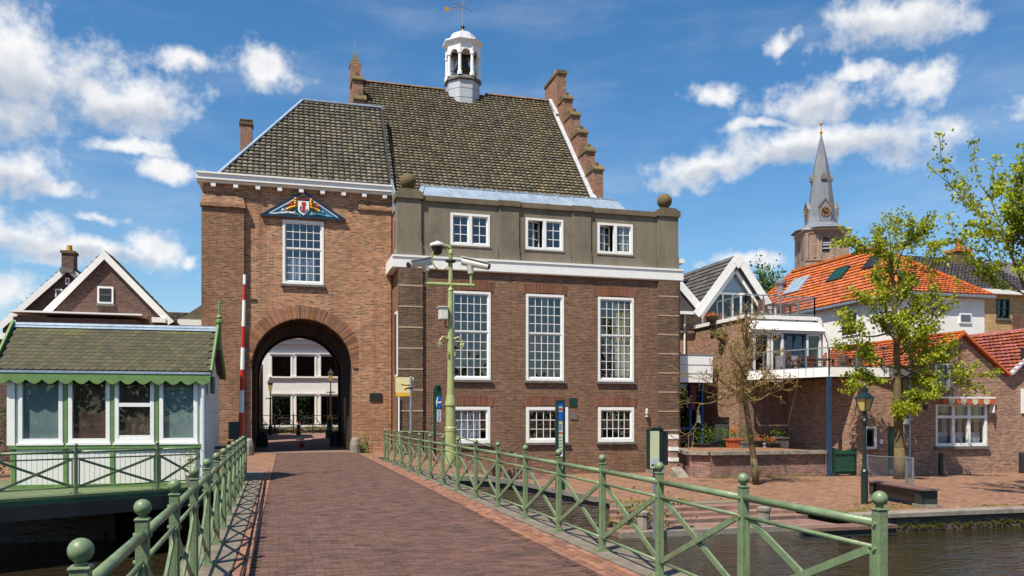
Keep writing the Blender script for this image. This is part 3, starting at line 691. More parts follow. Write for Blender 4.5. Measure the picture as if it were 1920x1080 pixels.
def crest():
    t = T('coat_of_arms_relief', 'painted triangular coat of arms relief above the tower window', 'relief', (.8,36.95,10.2))
    A, B_, Tp = (-.98,10.24), (2.62,10.24), (.80,11.38)
    b = MB(); b.prism([A,B_,Tp],36.90,36.998,'y'); b.build('back_panel', m_bluepaint, t)
    b = MB()
    for p, q in ((A,B_),(A,Tp),(Tp,B_)): b.bar((p[0],36.88,p[1]),(q[0],36.88,q[1]),.055,.06,(0,1,0))
    b.build('moulding', m_navy, t)
    b = MB(); o = .12
    for p, q in ((A,Tp),(Tp,B_)):
        d = Vector((q[0]-p[0],0,q[1]-p[1])).normalized(); n_ = Vector((d.z,0,-d.x))*.11
        b.bar(Vector((p[0],36.885,p[1]))+n_+d*.35,Vector((q[0],36.885,q[1]))+n_-d*.35,.05,.04,(0,1,0))
    b.build('inner_moulding', m_net, t)
    sh = [(.57,10.94),(1.04,10.94),(1.04,10.56),(.98,10.44),(.805,10.33),(.63,10.44),(.57,10.56)]
    b = MB(); b.prism(sh,36.82,36.9,'y'); b.build('shield', m_white, t)
    b = MB(); b.prism([(.74,10.90),(.90,10.90),(.91,10.80),(.87,10.76),(.88,10.52),(.74,10.52),(.76,10.76),(.72,10.80)],36.80,36.82,'y'); b.build('red_charge', m_red, t)
    b = MB()
    pts = [(.70+0,10.72)]+[(.82-.15*math.cos(a),10.60-.13*math.sin(a)) for a in [i*math.pi/8 for i in range(9)]]
    b.tube([(x,36.81,z) for x,z in pts],.022,5); b.build('blue_charge', m_navy, t)
    b = MB(); b.prism([(.52,11.0),(1.09,11.0),(1.12,11.1),(.96,11.08),(.80,11.14),(.64,11.08),(.49,11.1)],36.82,36.9,'y'); b.build('crown', m_plum, t)
    b = MB()
    for x,z,r in [(.8,11.22,.075),(.74,11.17,.05),(.87,11.17,.05)]: b.ball((x,36.87,z),r,8)
    b.build('crown_jewel', m_gold, t, smooth=True)
    for s in (-1,1):
        b = MB(); f = lambda dx: .805+s*dx
        b.tube([(f(.27),36.86,10.72),(f(.45),36.85,10.66),(f(.62),36.85,10.58),(f(.72),36.86,10.5)],[.05,.065,.075,.06],7)
        b.tube([(f(.28),36.86,10.98),(f(.36),36.85,10.86),(f(.30),36.85,10.74)],[.06,.075,.05],7)
        b.ball((f(.33),36.85,11.02),.075,8); b.ball((f(.5),36.87,10.9),.04,8); b.ball((f(.56),36.87,10.84),.035,8); b.tube([(f(.4),36.86,10.92),(f(.58),36.87,10.86)],.03,5); b.ball((f(.36),36.87,10.44),.06,8)
        b.build('lion', m_gold, t, smooth=True)
        b = MB(); b.tube([(f(.42),36.87,10.80),(f(.55),36.86,10.78),(f(.74),36.87,10.72)],[.03,.045,.02],6); b.build('banner', m_red, t, smooth=True)
        b = MB(); b.tube([(f(.25),36.87,10.36),(f(.6),36.86,10.42),(f(.95),36.87,10.36),(f(1.35),36.88,10.32)],[.05,.06,.05,.03],6); b.ball((f(.85),36.87,10.5),.07,8); b.build('wave', m_net if s < 0 else m_bluepaint, t, smooth=True)
crest()

# ================================================================== MAIN HALL (behind) AND ITS FRONT WING
def hall():
    t = T('town_hall_wing', 'brown brick hall with grey rendered attic storey and tall white windows', 'building', (11,34.8,-1))
    X0, X1, Y0 = 4.70, 17.58, 34.8
    att = [(6.91,8.66,8.98,10.38),(10.29,12.05,8.98,10.38),(13.69,15.42,8.98,10.38)]
    tall = [(6.93,8.68,3.17,7.0),(10.29,12.06,3.17,7.0),(13.69,15.44,3.17,7.0)]
    low = [(6.93,8.66,.42,2.0),(10.29,12.26,.42,2.0),(13.69,15.45,.42,2.0)]
    b = MB(); b.wall(X0,X1,-1.6,7.9,Y0,tall+low,.3)
    b.quad((X0,37,-1.6),(X0,Y0,-1.6),(X0,Y0,7.9),(X0,37,7.9)); b.quad((X1,Y0,-1.6),(X1,46,-1.6),(X1,46,7.9),(X1,Y0,7.9)); b.build('wall', m_hall, t)
    for k,(a,c) in enumerate(((4.64,5.68),(16.61,17.64))):
        b = MB(); b.box(a,c,Y0-.13,Y0-.002,-1.6,7.88); b.build('pilaster', m_hallp, t)
        for i in range(9):
            z = .02+i*.885
            if z < 7.6: b = MB(); b.box(a-.004,c+.004,Y0-.142,Y0-.128,z,z+.06); b.build('stone_band', m_band, t)
    for i,(a,c,d,e) in enumerate(tall):
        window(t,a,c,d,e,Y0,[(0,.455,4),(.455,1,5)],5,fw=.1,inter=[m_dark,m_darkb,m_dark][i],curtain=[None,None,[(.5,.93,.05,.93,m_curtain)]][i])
        lintel(t,a-.12,c+.12,e+.01,.42,Y0,m_lint)
    for i,(a,c,d,e) in enumerate(low):
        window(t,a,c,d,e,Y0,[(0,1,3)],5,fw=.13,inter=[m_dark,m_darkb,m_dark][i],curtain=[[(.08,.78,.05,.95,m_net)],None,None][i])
        lintel(t,a-.12,c+.12,e+.01,.4,Y0,m_lint)
    # white cornice between brick and render
    b = MB(); b.prism([(Y0+.02,7.86),(Y0-.12,7.86),(Y0-.15,7.90),(Y0-.15,8.30),(Y0-.19,8.33),(Y0-.19,8.41),(Y0-.05,8.43),(Y0+.02,8.42)],X0-.32,X1+.3,'x')
    b.box(X0-.32,X0-.03,Y0+.02,36.9,7.9,8.40); b.build('cornice', m_white, t)
    # rendered attic storey
    b = MB(); Y = Y0+.06; b.wall(X0,X1,8.42,10.8,Y,att,.26)
    b.quad((X0,37,8.42),(X0,Y,8.42),(X0,Y,10.8),(X0,37,10.8)); b.quad((X1,Y,8.42),(X1,46,8.42),(X1,46,10.8),(X1,Y,10.8)); b.build('attic_wall', m_rend, t)
    for a,c in ((9.07,9.97),(12.46,13.35)):
        b = MB(); b.box(a,c,Y-.07,Y-.002,8.43,10.8); b.build('attic_pilaster', m_rend, t)
        b = MB(); b.box(a-.02,c+.02,Y-.1,Y-.071,8.43,8.98); b.build('pilaster_base', m_rend, t)
    for a,c in ((4.62,5.62),(16.66,17.66)):
        b = MB(); b.box(a,c,Y-.12,Y+.75,8.43,10.84); b.build('corner_pier', m_rend, t)
        b = MB(); b.box(a-.03,c+.03,Y-.15,Y-.121,8.43,9.0); b.build('pilaster_base', m_rend, t)
        b = MB(); b.box(a-.08,c+.08,Y-.2,Y+.8,10.84,11.12); b.prism([(a-.04,11.12),(c+.04,11.12),(c-.14,11.25),(a+.14,11.25)],Y-.14,Y+.74,'y'); b.build('pier_cap', m_rendd, t)
        cx = (a+c)/2; b = MB(); b.lathe([(.2,0),(.14,.06),(.14,.1)],(cx,Y+.3,11.25),14); r = .35
        b.ball((cx,Y+.3,11.66),r,20); b.build('ball_finial', m_ball, t, smooth=True)
    # base course under the attic windows, and coping
    xs = [5.62,9.05,9.99,12.44,13.37,16.66]
    for a,c in ((5.65,9.04),(10.0,12.43),(13.38,16.62)):
        b = MB(); b.box(a,c,Y-.03,Y-.002,8.43,8.9); b.build('plinth_course', m_rend, t)
    b = MB(); b.prism([(Y-.1,10.80),(Y-.1,11.02),(Y+.02,11.06),(Y+.4,11.02),(Y+.4,10.80)],5.71,16.57,'x')
    for a,c in ((9.02,10.02),(12.41,13.4)): b.box(a,c,Y-.16,Y-.101,10.80,11.04)
    b.build('coping', m_rendd, t)
    # attic casements, some ajar
    for k,(a,c,d,e) in enumerate(att):
        fr = MB(); f = .1; mid = (a+c)/2; y0, y1 = Y-.03, Y+.13
        fr.box(a,a+f,y0,y1,d,e); fr.box(c-f,c,y0,y1,d,e); fr.box(a+f,c-f,y0,y1,e-f,e); fr.box(a+f,c-f,y0,y1,d,d+f*1.1); fr.box(mid-.07,mid+.07,y0,y1,d+f*1.1,e-f)
        wo = fr.build('window', m_white, t)
        for j,(p,q) in enumerate(((a+f,mid-.07),(mid+.07,c-f))):
            wd, hh = q-p, (e-f)-(d+f*1.1); s = MB(); sw = .05
            s.box(0,sw,0,.04,0,hh); s.box(wd-sw,wd,0,.04,0,hh); s.box(sw,wd-sw,0,.04,0,sw); s.box(sw,wd-sw,0,.04,hh-sw,hh)
            s.box(wd/2-.014,wd/2+.014,.004,.034,sw,hh-sw)
            for z in (hh/3,2*hh/3): s.box(sw,wd/2-.014,.006,.032,z-.014,z+.014); s.box(wd/2+.014,wd-sw,.006,.032,z-.014,z+.014)
            co = s.build('casement', m_white, wo); ang = .42 if (j == 0 and k > 0) else 0
            M0 = Matrix.Translation((p,Y+.05,d+f*1.1)) @ Matrix.Rotation(ang,4,'Z'); co.matrix_basis = M0
            for ci in range(2):
                for ri in range(3):
                    pane(wo, sw+ci*(wd-2*sw)/2, sw+(ci+1)*(wd-2*sw)/2, sw+ri*(hh-2*sw)/3, sw+(ri+1)*(hh-2*sw)/3, .019, m_glass, M0=M0)
        r = MB(); r.room(a+.01,c-.01,Y+.131,Y+1.5,d+.01,e-.01); r.build('interior', m_dark, wo)
        s = MB(); s.box(a-.06,c+.06,Y-.06,Y+.01,d-.07,d-.002); s.build('sill', m_rend, wo)
        if k == 2:
            q = MB()
            for i in range(16): q.quad((c-.6+i*.03,Y+.2+.02*math.sin(i*2),d+.1),(c-.6+(i+1)*.03,Y+.2+.02*math.sin(i*2+2),d+.1),(c-.6+(i+1)*.03,Y+.2+.02*math.sin(i*2+2),e-.1),(c-.6+i*.03,Y+.2+.02*math.sin(i*2),e-.1))
            q.build('curtain', m_curtain, wo, smooth=True)
    # narrow windows in the left side wall, drain pipes, plates, wall lamp
    for z0,z1 in ((3.3,6.1),(8.75,10.2)):
        b = MB(); b.box(X0-.06,X0-.004,35.2,35.9,z0,z1); b.build('side_window', m_white, t)
        b = MB(); b.box(X0-.075,X0-.061,35.3,35.8,z0+.1,z1-.1); b.build('side_pane', m_black, t)
    b = MB(); b.cyl((17.72,34.78,-1),(17.72,34.78,7.9),.05,n=8); b.build('drain_pipe', m_copper, t)
    b = MB(); b.cyl((4.66,34.6,-.3),(4.66,34.6,2.4),.035,n=6); b.build('conduit', m_white, t)
    b = MB(); b.box(12.32,12.68,34.77,34.798,2.02,2.42); b.build('wall_plate', m_dgreen, t)
    b = MB(); b.box(12.36,12.7,34.77,34.798,1.45,1.76); b.build('wall_plate', m_sill, t)
    b = MB(); b.box(16.0,16.08,34.62,34.79,1.55,1.62); b.lathe([(.02,0),(.07,.12),(.06,.3),(.02,.36)],(16.03,34.66,1.6),8); b.build('wall_light', m_curtain, t)
    # zinc roof behind the parapet
    zr = MB(); zr.add([(5.4,35.25,10.95),(15.5,35.25,10.95),(15.35,36.55,11.92),(5.9,36.55,11.92),(5.4,37.4,11.7),(15.5,37.4,11.7)],[(0,1,2,3),(3,2,5,4)])
    zr.quad((5.4,35.25,10.95),(17.6,35.25,10.75),(17.6,45,10.75),(5.4,45,10.75)); z = zr.build('zinc_roof', m_zinc, t)
    for i in range(14):
        x = 5.7+i*.73; b = MB(); b.bar((x+.02,35.25,10.98),(x+.35 if x<6 else x+.02,36.55,11.95),.035,.05); b.build('seam', m_zinc, z)
    b = MB(); b.bar((5.9,36.55,11.93),(15.35,36.55,11.93),.1,.05); b.build('seam', m_zinc, z)
    b = MB(); b.add([(4.66,36.95,11.5),(4.66,35.6,10.85),(5.3,35.6,10.85),(5.3,36.95,11.5),(4.66,36.95,10.6),(4.66,35.6,10.6)],[(0,1,2,3),(0,4,5,1)]); b.bar((4.62,35.55,10.95),(4.62,36.95,12.0),.04,.5); b.build('side_flashing', m_zinc, t)
hall()
def main_roof():
    t = T('old_hall', 'steep mossy tiled roof with stepped brick gables behind the parapet', 'building', (9,44.7,0))
    XA, XB = 3.92, 14.72; RY, RZ, SL = 44.7, 19.55, 1.067
    b = MB(); b.box(XA,XB,37.3,52,0,10.4); b.build('wall', m_hall, t)
    y0 = 37.15; z0 = RZ-(RY-y0)*SL
    rf = MB(); rf.add([(XA,y0,z0),(XB,y0,z0),(XB,RY,RZ),(XA,RY,RZ),(XB,52.2,z0),(XA,52.2,z0)],[(0,1,2,3),(3,2,4,5)]); roof = rf.build('roof', m_trough, t)
    sl = math.hypot(RY-y0,RZ-z0)
    def ins(u,v):
        x = XA+u
        if v > sl-.05: return False
        if x < 4.5 and v < 6.0: return False
        return not (abs(x-9.56) < .62 and v > sl-1.2)
    roof_tiles(roof,(XA,y0,z0),(1,0,0),(0,RY-y0,RZ-z0),ins,XB-XA-.05,sl,.24,.262,m_tile2,300)
    q = MB(); q.lathe([(.11,0),(.12,.2),(.12,.4)],(0,0,0),8); 
    cap = MB()
    for i in range(9):
        a = math.pi*i/8; cap.v.append((0,.13*math.cos(a),.10*math.sin(a))); 
    for i in range(9):
        a = math.pi*i/8; cap.v.append((.40,.145*math.cos(a),.115*math.sin(a)))
    cap.f = [(i,i+9,i+10,i+1) for i in range(8)]; me = cap.mesh('ridge_tile', m_ridge)
    x = XA
    while x < XB-.3:
        if abs(x+.19-9.56) > 1.1:
            o = link('ridge_tile', me, roof); o.location = (x,RY,RZ+.02)
        x += .385
    b = MB(); b.bar((XB-.06,y0,z0+.1),(XB-.06,RY-1.0,RZ-.96),.3,.05,(0,-.7,.7)); b.bar((XB-.08,RY-1.3,RZ-1.2),(XB-.08,RY,RZ+.1),.16,.2,(0,-.7,.7)); b.build('lead_flashing', m_lead, roof)
    # stepped gables
    def gable(x0,x1,steps,top,name):
        g = MB(); prof = [(37.6,8.0)]
        for yf,z in steps[::-1]: prof += [(yf,prof[-1][1] if len(prof) > 1 else 8.0),(yf,z)]
        prof += [(top[0],prof[-1][1]),(top[0],top[2]),(top[1],top[2])]
        back = [(2*RY-y,z) for y,z in prof if y < RY-.9][::-1]
        prof += [(top[1],steps[0][1])]+[(y,z) for y,z in back]
        P = []
        for p in prof:
            if not P or (abs(P[-1][0]-p[0])+abs(P[-1][1]-p[1])) > 1e-4: P.append(p)
        g.prism(P,x0,x1,'x'); go = g.build(name, m_step, t)
        ym = top[0]
        for yf,z in steps:
            c = MB(); yb = min(yf+1.25,ym-.003) if yf == steps[0][0] else yf+1.12
            c.prism([(yf-.08,z),(yf-.08,z+.07),(yf+.16,z+.32),(yf+.26,z+.32),(yb,z+.05),(yb,z)],x0-.05,x1+.05,'x'); c.build('step_cap', m_ball, go)
            c = MB(); c.box((x0+x1)/2-.08,(x0+x1)/2+.08,yf+.13,yf+.27,z+.32,z+.44); c.build('cap_knob', m_ball, go)
        return go
    g = gable(XB,XB+.5,[(42.45,18.9),(41.3,17.6),(40.2,16.3),(39.1,15.0),(38.0,13.75)],(43.55,45.85,20.75),'stepped_gable')
    b = MB(); b.box(XB-.06,XB+.56,43.48,45.92,20.75,20.9); b.box(XB-.02,XB+.52,43.55,45.85,20.9,20.97); b.build('chimney_cap', m_ball, g)
    b = MB(); b.lathe([(.12,0),(.1,.35),(.04,.4)],(XB+.25,44.6,20.97),8); b.build('chimney_pot', m_orange, g)
    g = gable(XA-.52,XA,[(42.9,18.9),(41.6,17.4)],(44.2,45.2,20.3),'stepped_gable')
    b = MB(); b.lathe([(.42,0),(.42,.12),(.30,.2),(.05,.75)],(XA-.26,44.7,20.3),4,math.pi/4); b.build('gable_cap', m_ball, g)
    b = MB(); b.cyl((XA-.26,44.7,21.0),(XA-.26,44.7,21.7),.03,.012,6); b.build('spike', m_galv, g)
    # left outer chimney behind the tower
    c = T('side_chimney', 'slim red brick chimney standing left behind the tower roof', 'chimney', (-1.7,47,11))
    p = onY(451,228,47); q_ = onY(473,285,47)
    b = MB(); b.box(p.x,q_.x,46.7,47.4,8,p.z); b.build('stack', m_step, c)
    b = MB(); b.box(p.x-.06,q_.x+.06,46.64,47.46,p.z-.22,p.z-.1); b.box(p.x-.03,q_.x+.03,46.67,47.43,p.z,p.z+.06); b.build('cap', m_ball, c)
main_roof()
def cupola():
    cx, cy = 9.56, 44.7
    t = T('bell_cupola', 'white octagonal bell cupola with lead dome on the roof ridge', 'bell cupola', (cx,cy,18))
    rot = math.pi/8; O = 8
    b = MB(); b.lathe([(.86,17.2),(.95,19.95)],(cx,cy,0),O,rot); sk = b.build('lead_skirt', m_lead, t)
    for z in (18.5,19.0,19.5):
        b = MB(); b.lathe([(.955*(.9+.1*(z-17)/3),z),(.965*(.9+.1*(z-17)/3),z+.015)],(cx,cy,0),O,rot); b.build('lead_seam', m_galv, sk)
    b = MB(); b.lathe([(1.0,19.95),(1.06,20.0),(1.06,20.08),(.98,20.14),(.95,20.22)],(cx,cy,0),O,rot); b.build('sill_band', m_sill, t)
    for i in range(8):
        a = rot+i*math.pi/4; p = Vector((cx+.9*math.cos(a),cy+.9*math.sin(a),0))
        b = MB(); b.lathe([(.14,20.2),(.14,20.38),(.095,20.42),(.085,21.35),(.12,21.38),(.12,21.46),(.085,21.5),(.085,21.85)],p,8,a); b.build('column', m_white, t)
        a2 = a+math.pi/8; ap = .9*math.cos(math.pi/8); n_ = Vector((math.cos(a2),math.sin(a2),0)); r = Vector((-n_.y,n_.x,0))
        hw = .9*math.sin(math.pi/8)-.07; g = MB(); pts = [(-hw,21.42)]+[(-hw*.86*math.cos(math.pi*k/10),21.42+hw*.86*math.sin(math.pi*k/10)) for k in range(11)]+[(hw,21.42),(hw,21.85),(-hw,21.85)]
        m = len(pts); c0 = Vector((cx,cy,0))+n_*(ap+.05); c1 = Vector((cx,cy,0))+n_*(ap-.06)
        vs = [c0+r*u+Vector((0,0,z)) for u,z in pts]+[c1+r*u+Vector((0,0,z)) for u,z in pts]
        g.add(vs,[tuple(range(m)),tuple(range(2*m-1,m-1,-1))]+[(k,k+m,(k+1)%m+m,(k+1)%m) for k in range(m)]); g.build('arch_panel', m_white, t)
        g = MB(); q0 = c1-r*hw; q1 = c1+r*hw
        g.bar(q0+Vector((0,0,20.5)),q1+Vector((0,0,20.5)),.03,.03); g.bar(q0+Vector((0,0,20.32)),q1+Vector((0,0,20.32)),.03,.03); g.build('guard_rail', m_black, t)
    b = MB(); b.lathe([(.93,21.85),(.95,21.95),(1.0,22.0),(1.08,22.1),(1.14,22.14),(1.14,22.22),(1.0,22.28)],(cx,cy,0),O,rot); b.build('entablature', m_white, t)
    b = MB(); b.lathe([(.86,22.27),(.84,22.36),(.76,22.55),(.6,22.72),(.4,22.83),(.15,22.9),(.04,22.91)],(cx,cy,0),O,rot); b.build('dome', m_lead, t)
    b = MB(); b.lathe([(.09,22.88),(.06,23.0),(.05,23.12)],(cx,cy,0),8); b.build('finial_base', m_gold, t)
    b = MB(); b.ball((cx,cy,23.2),.11,10); b.build('finial_ball', m_black, t, smooth=True)
    b = MB(); b.cyl((cx,cy,23.1),(cx,cy,26.2),.03,.012,6); b.build('vane_rod', m_galv, t)
    b = MB()
    for ang,z in ((.5,24.35),(2.1,24.55)):
        d = Vector((math.cos(ang),math.sin(ang),0))*.62; c = Vector((cx,cy,z)); b.cyl(c-d,c+d,.018,n=5); b.ball(c-d,.06,6); b.ball(c+d,.06,6)
    b.build('compass_arms', m_galv, t)
    b = MB(); c = Vector((cx,cy,24.25)); b.cyl(c,c+Vector((-.85,.1,-.12)),.015,n=5); b.prism([(cx-.98,24.02),(cx-.82,24.0),(cx-.76,24.1),(cx-.78,24.24),(cx-.95,24.26),(cx-1.0,24.14)],cy+.07,cy+.11,'y'); b.build('weather_vane', m_gold, t)
    bl = T('church_bell', 'dark bronze bell hanging inside the white cupola', 'bell', (cx,cy,20.7))
    b = MB(); b.lathe([(.5,20.75),(.42,20.85),(.33,21.1),(.28,21.35),(.18,21.5),(.05,21.54)],(cx,cy,0),16); b.build('bell_body', m_beam, bl, smooth=True)
    b = MB(); b.box(cx-.75,cx+.75,cy-.06,cy+.06,21.54,21.68); b.build('headstock', m_beam, bl)
    b = MB(); b.cyl((cx,cy,20.62),(cx,cy,20.9),.06,n=8); b.lathe([(.3,20.5),(.3,20.56)],(cx+.1,cy,0),12); b.build('clapper', m_black, bl)
cupola()

# ================================================================== RAILINGS
def railing(name, label, pts, parts=True, hs=1., end_caps=()):
    pts = [Vector(p) for p in pts]; t = T(name, label, 'railing', pts[0])
    for i,p in enumerate(pts):
        q = pts[min(i+1,len(pts)-1)]-pts[max(i-1,0)]; a = math.atan2(q.y,q.x)
        Mx = Matrix.Translation(p) @ Matrix.Rotation(a,4,'Z')
        if i == 0:
            b = MB(); b.box(-.034,.034,-.034,.034,.014,1.02*hs); b.box(-.04,.04,-.04,.04,1.02*hs,1.035*hs); PM = b.mesh('post', m_rail)
            b = MB(); b.lathe([(.026,1.035*hs),(.02,1.05*hs)],(0,0,0),12); b.ball((0,0,1.092*hs),.047,20); BM = b.mesh('ball', m_rail, smooth=True)
            b = MB(); b.box(-.085,.085,-.085,.085,-.002,.014)
            for u in (-.062,.062):
                for v in (-.062,.062): b.cyl((u,v,.010),(u,v,.03),.012,n=6)
            FM = b.mesh('base_plate', m_rail)
            b = MB()
            b.cyl((0,-.048,0),(0,.048,0),.014,n=8); KM = b.mesh('bolt', m_rail)
        o = link('post', PM, t); o.matrix_basis = Mx
        bv = o.modifiers.new('bevel','BEVEL'); bv.width = .006; bv.segments = 2
        for nm, me in (('ball',BM),('base_plate',FM)): link(nm, me, o)
        for z in (.94,.79): link('bolt', KM, o).location = (0,0,z*hs)
    for i in range(len(pts)-1):
        p, q = pts[i], pts[i+1]; d = (q-p).normalized(); a = p+d*.04; c = q-d*.04; Z = lambda v,z: v+Vector((0,0,z*hs))
        n_ = Vector((-d.y,d.x,0))
        b = MB(); b.cyl(Z(a,.94),Z(c,.94),.028,n=14); b.build('top_rail', m_rail, t, smooth=True)
        b = MB(); b.cyl(Z(a,.79),Z(c,.79),.016,n=10); b.build('middle_rail', m_rail, t, smooth=True)
        b = MB(); b.cyl(Z(a,.15),Z(c,.15),.016,n=10); b.build('bottom_rail', m_rail, t, smooth=True)
        a = p+d*.09; c = q-d*.09
        b = MB(); b.bar(Z(a,.77)+n_*.012,Z(c,.17)+n_*.012,.052,.02,n_); b.build('brace', m_rail, t)
        b = MB(); b.bar(Z(a,.17)-n_*.012,Z(c,.77)-n_*.012,.052,.02,n_); b.build('brace', m_rail, t)
        mid = Z((a+c)/2,.47); b = MB(); b.cyl(mid-n_*.024,mid+n_*.024,.034,n=12); b.build('boss', m_rail, t)
        for e in (a-d*.02,c+d*.02):
            b = MB(); b.bar(Z(e,.17),Z(e,.77),.022,.022,n_); b.build('upright', m_rail, t)
    return t
def RX_(y):
    K = [(4,3.47),(6.5,3.56),(9,3.63),(12,3.65),(16,3.59),(29.5,3.46)]
    for (a,p),(b,q) in zip(K,K[1:]):
        if y <= b: return p+(q-p)*(y-a)/(b-a)
    return 3.46
railing('bridge_railing','green steel bridge railing with ball topped posts right of the road',[(RX_(4.2+1.63*i),4.2+1.63*i,.008) for i in range(16)]+[(3.46,29.5,0)])
railing('bridge_railing','green steel bridge railing with ball topped posts left of the road',[(-.735-.0107*1.5*i,3.4+1.5*i,.004) for i in range(13)])
# balustrade along the hut deck
D0 = Vector((-7.1,17.35,-.05)); D1 = Vector((-5.45,18.55,-.05)); D2 = Vector((-4.29,19.37,-.05)); D3 = Vector((-2.63,20.3,-.05)); D4 = Vector((-1.25,20.75,-.05))
def hut_rail():
    pts = [atd(-12,780,16.2), atd(142,780,17.3), atd(295,780,18.6), atd(384,780,19.5)]
    for p in pts: p.z = -.04
    t = railing('deck_railing','green railing with crossed braces in front of the white hut',pts,hs=.94)
    return pts
HR = hut_rail()
def deck():
    t = T('hut_deck','green edged timber deck carrying the white hut over the water','deck',(-4,20,-.4))
    p = [v.copy() for v in HR]; dirv = (p[1]-p[0]).normalized(); p0 = p[0]-dirv*2
    off = Vector((.09,-.13,0))
    P = [p0+off,p[1]+off,p[2]+off,p[3]+off,Vector((-1.21,20.4,0)),Vector((-1.21,23.5,0)),Vector((-8,23.5,0))]
    b = MB(); b.prism([(v.x,v.y) for v in P],-.16,-.045,'z'); b.build('deck_boards', m_deckw, t)
    for i in range(3):
        a, c = P[i], P[i+1]; d = (c-a).normalized(); n_ = Vector((d.y,-d.x,0))
        b = MB(); b.bar(a+Vector((0,0,-.1))+n_*.03,c+Vector((0,0,-.1))+n_*.03,.05,.10); b.build('green_edge', m_deckg, t)
        b = MB(); b.bar(a+Vector((0,0,-.30)),c+Vector((0,0,-.30)),.14,.3); b.build('edge_beam', m_beam, t)
    for x in (-6.5,-5.2,-3.9,-2.6):
        b = MB(); b.box(x,x+.14,18.9+ (x+6.5)*.35,23.5,-.36,-.17); b.build('joist', m_beam, t)
deck()

# ================================================================== BRIDGE KEEPER'S HUT
def hut():
    L = atd(20,780,18.5); rz = -R(2.5); W = 3.
    while True:
        x_, y_ = L.x+W*math.cos(rz), L.y+W*math.sin(rz); l_, d_ = x_*cT-y_*sT, x_*sT+y_*cT
        if 960+F*l_/d_ >= 384: break
        W += .01
    t = T('bridge_hut','white wooden hut with green trim and mossy slate roof','hut',(L.x,L.y,-.045),rz,local=True)
    DP = 2.2; EZ, RZ = 2.68, 3.80; RYd = 1.1
    wins = [(.17,1.13),(1.25,2.17),(2.28,3.17),(3.29,4.17)]; wins = [(a*W/4.35,b*W/4.35) for a,b in wins]; Z0, Z1 = 1.03, 2.6
    holes = [(a,b,Z0,Z1) for a,b in wins]
    b = MB(); b.wall(0,W,.0,2.75,0,holes,.1); b.quad((0,DP,0),(0,0,0),(0,0,2.75),(0,DP,2.75)); b.quad((W,0,0),(W,DP,0),(W,DP,2.75),(W,0,2.75)); b.quad((W,DP,0),(0,DP,0),(0,DP,2.75),(W,DP,2.75))
    b.prism([(0,2.75),(DP,2.75),(DP/2,3.7)],.005,W-.005,'x'); wall = b.build('wall', m_whited, t)
    # planks below the windows and on the right side
    n_ = 38; pw = W/n_
    q = MB(); q.box(.003,pw-.006,-.022,-.001,.06,.93); me = q.mesh('plank', m_whited)
    for i in range(n_):
        o = link('plank', me, wall); o.location = (i*pw,random.uniform(-.004,.002),random.uniform(-.01,.01))
    q = MB(); q.box(.001,.02,.003,.115,.06,2.7); me = q.mesh('plank', m_whited)
    for i in range(21):
        o = link('plank', me, wall); o.location = (W,.03+i*.12,random.uniform(-.01,.01))
    for i,(a,c) in enumerate(wins):
        fr = MB(); f = .085
        fr.box(a,a+f,-.04,.06,Z0,Z1); fr.box(c-f,c,-.04,.06,Z0,Z1); fr.box(a+f,c-f,-.04,.06,Z0,Z0+.1); fr.box(a+f,c-f,-.04,.06,Z1-f,Z1); fr.box(a-.03,c+.03,-.09,-.041,Z0-.05,Z0+.0)
        if i == 2: fr.box(a+f,c-f,-.035,.05,1.86,1.95); fr.box(a+f,c-f,-.03,.04,1.13,1.2)
        wo = fr.build('window', m_white, t)
        if i == 2: pane(wo,a+f,c-f,Z0+.17,1.86,.0,m_glassh); pane(wo,a+f,c-f,1.95,Z1-f,.02,m_glassh)
        else: pane(wo,a+f,c-f,Z0+.1,Z1-f,.0,m_glassh,.002)
        bm = m_blindt if i in (0,3) else m_blindb; sl = MB(); z = Z0+.1
        while z < Z1-f: 
            sl.add([(a+f,.06,z),(c-f,.06,z),(c-f,.075,z+.026),(a+f,.075,z+.026)],[(0,1,2,3)]); z += .024
        sl.build('blind', bm, wo)
        r = MB(); r.room(a+.01,c-.01,.101,.5,Z0+.01,Z1-.01); r.build('interior', m_dark, wo)
    # green posts, rails
    gx = [.06]+[(wins[i][1]+wins[i+1][0])/2 for i in range(3)]+[W-.06]
    for i,x in enumerate(gx):
        b = MB(); b.box(x-.045,x+.045,-.05,-.023,0,.93); b.box(x-.04,x+.04,-.036,-.001,.98,2.62); b.build('green_post', m_hutg, t)
    b = MB(); b.box(-.02,W+.02,-.075,-.023,.90,.985); b.build('green_sill_rail', m_hutg, t)
    b = MB(); b.box(-.02,W+.02,-.065,-.023,.0,.09); b.build('green_base_rail', m_hutg, t)
    b = MB(); b.box(-.06,.1,-.06,-.037,.98,2.64); b.box(W-.1,W+.03,-.06,-.037,.0,2.64); b.build('corner_board', m_white, t)
    b = MB(); b.cyl((W-.02,-.12,0),(W-.02,-.12,2.5),.045,n=10); b.build('drain_pipe', m_net, t)
    # roof
    e0 = -.17; x0, x1 = -.28, W+.14; rf = MB(); th = .05
    zt = EZ
    rf.add([(x0,e0,zt),(x1,e0,zt),(x1,RYd,RZ),(x0,RYd,RZ),(x1,DP+.4,zt),(x0,DP+.4,zt),(x0,e0,zt-th),(x1,e0,zt-th),(x1,RYd,RZ-th),(x0,RYd,RZ-th),(x1,DP+.4,zt-th),(x0,DP+.4,zt-th)],[(0,1,2,3),(3,2,4,5),(6,9,8,7),(9,11,10,8),(0,6,7,1),(5,4,10,11),(1,7,8,2),(2,8,10,4),(0,3,9,6),(3,5,11,9)])
    roof = rf.build('roof', m_gtile, t)
    s = Vector((0,RYd-e0,RZ-zt)); sl = s.length; s.normalize(); u = Vector((1,0,0)); nn = u.cross(s)
    rows = 13; ds = sl/rows; dw = .162; ps = []; 
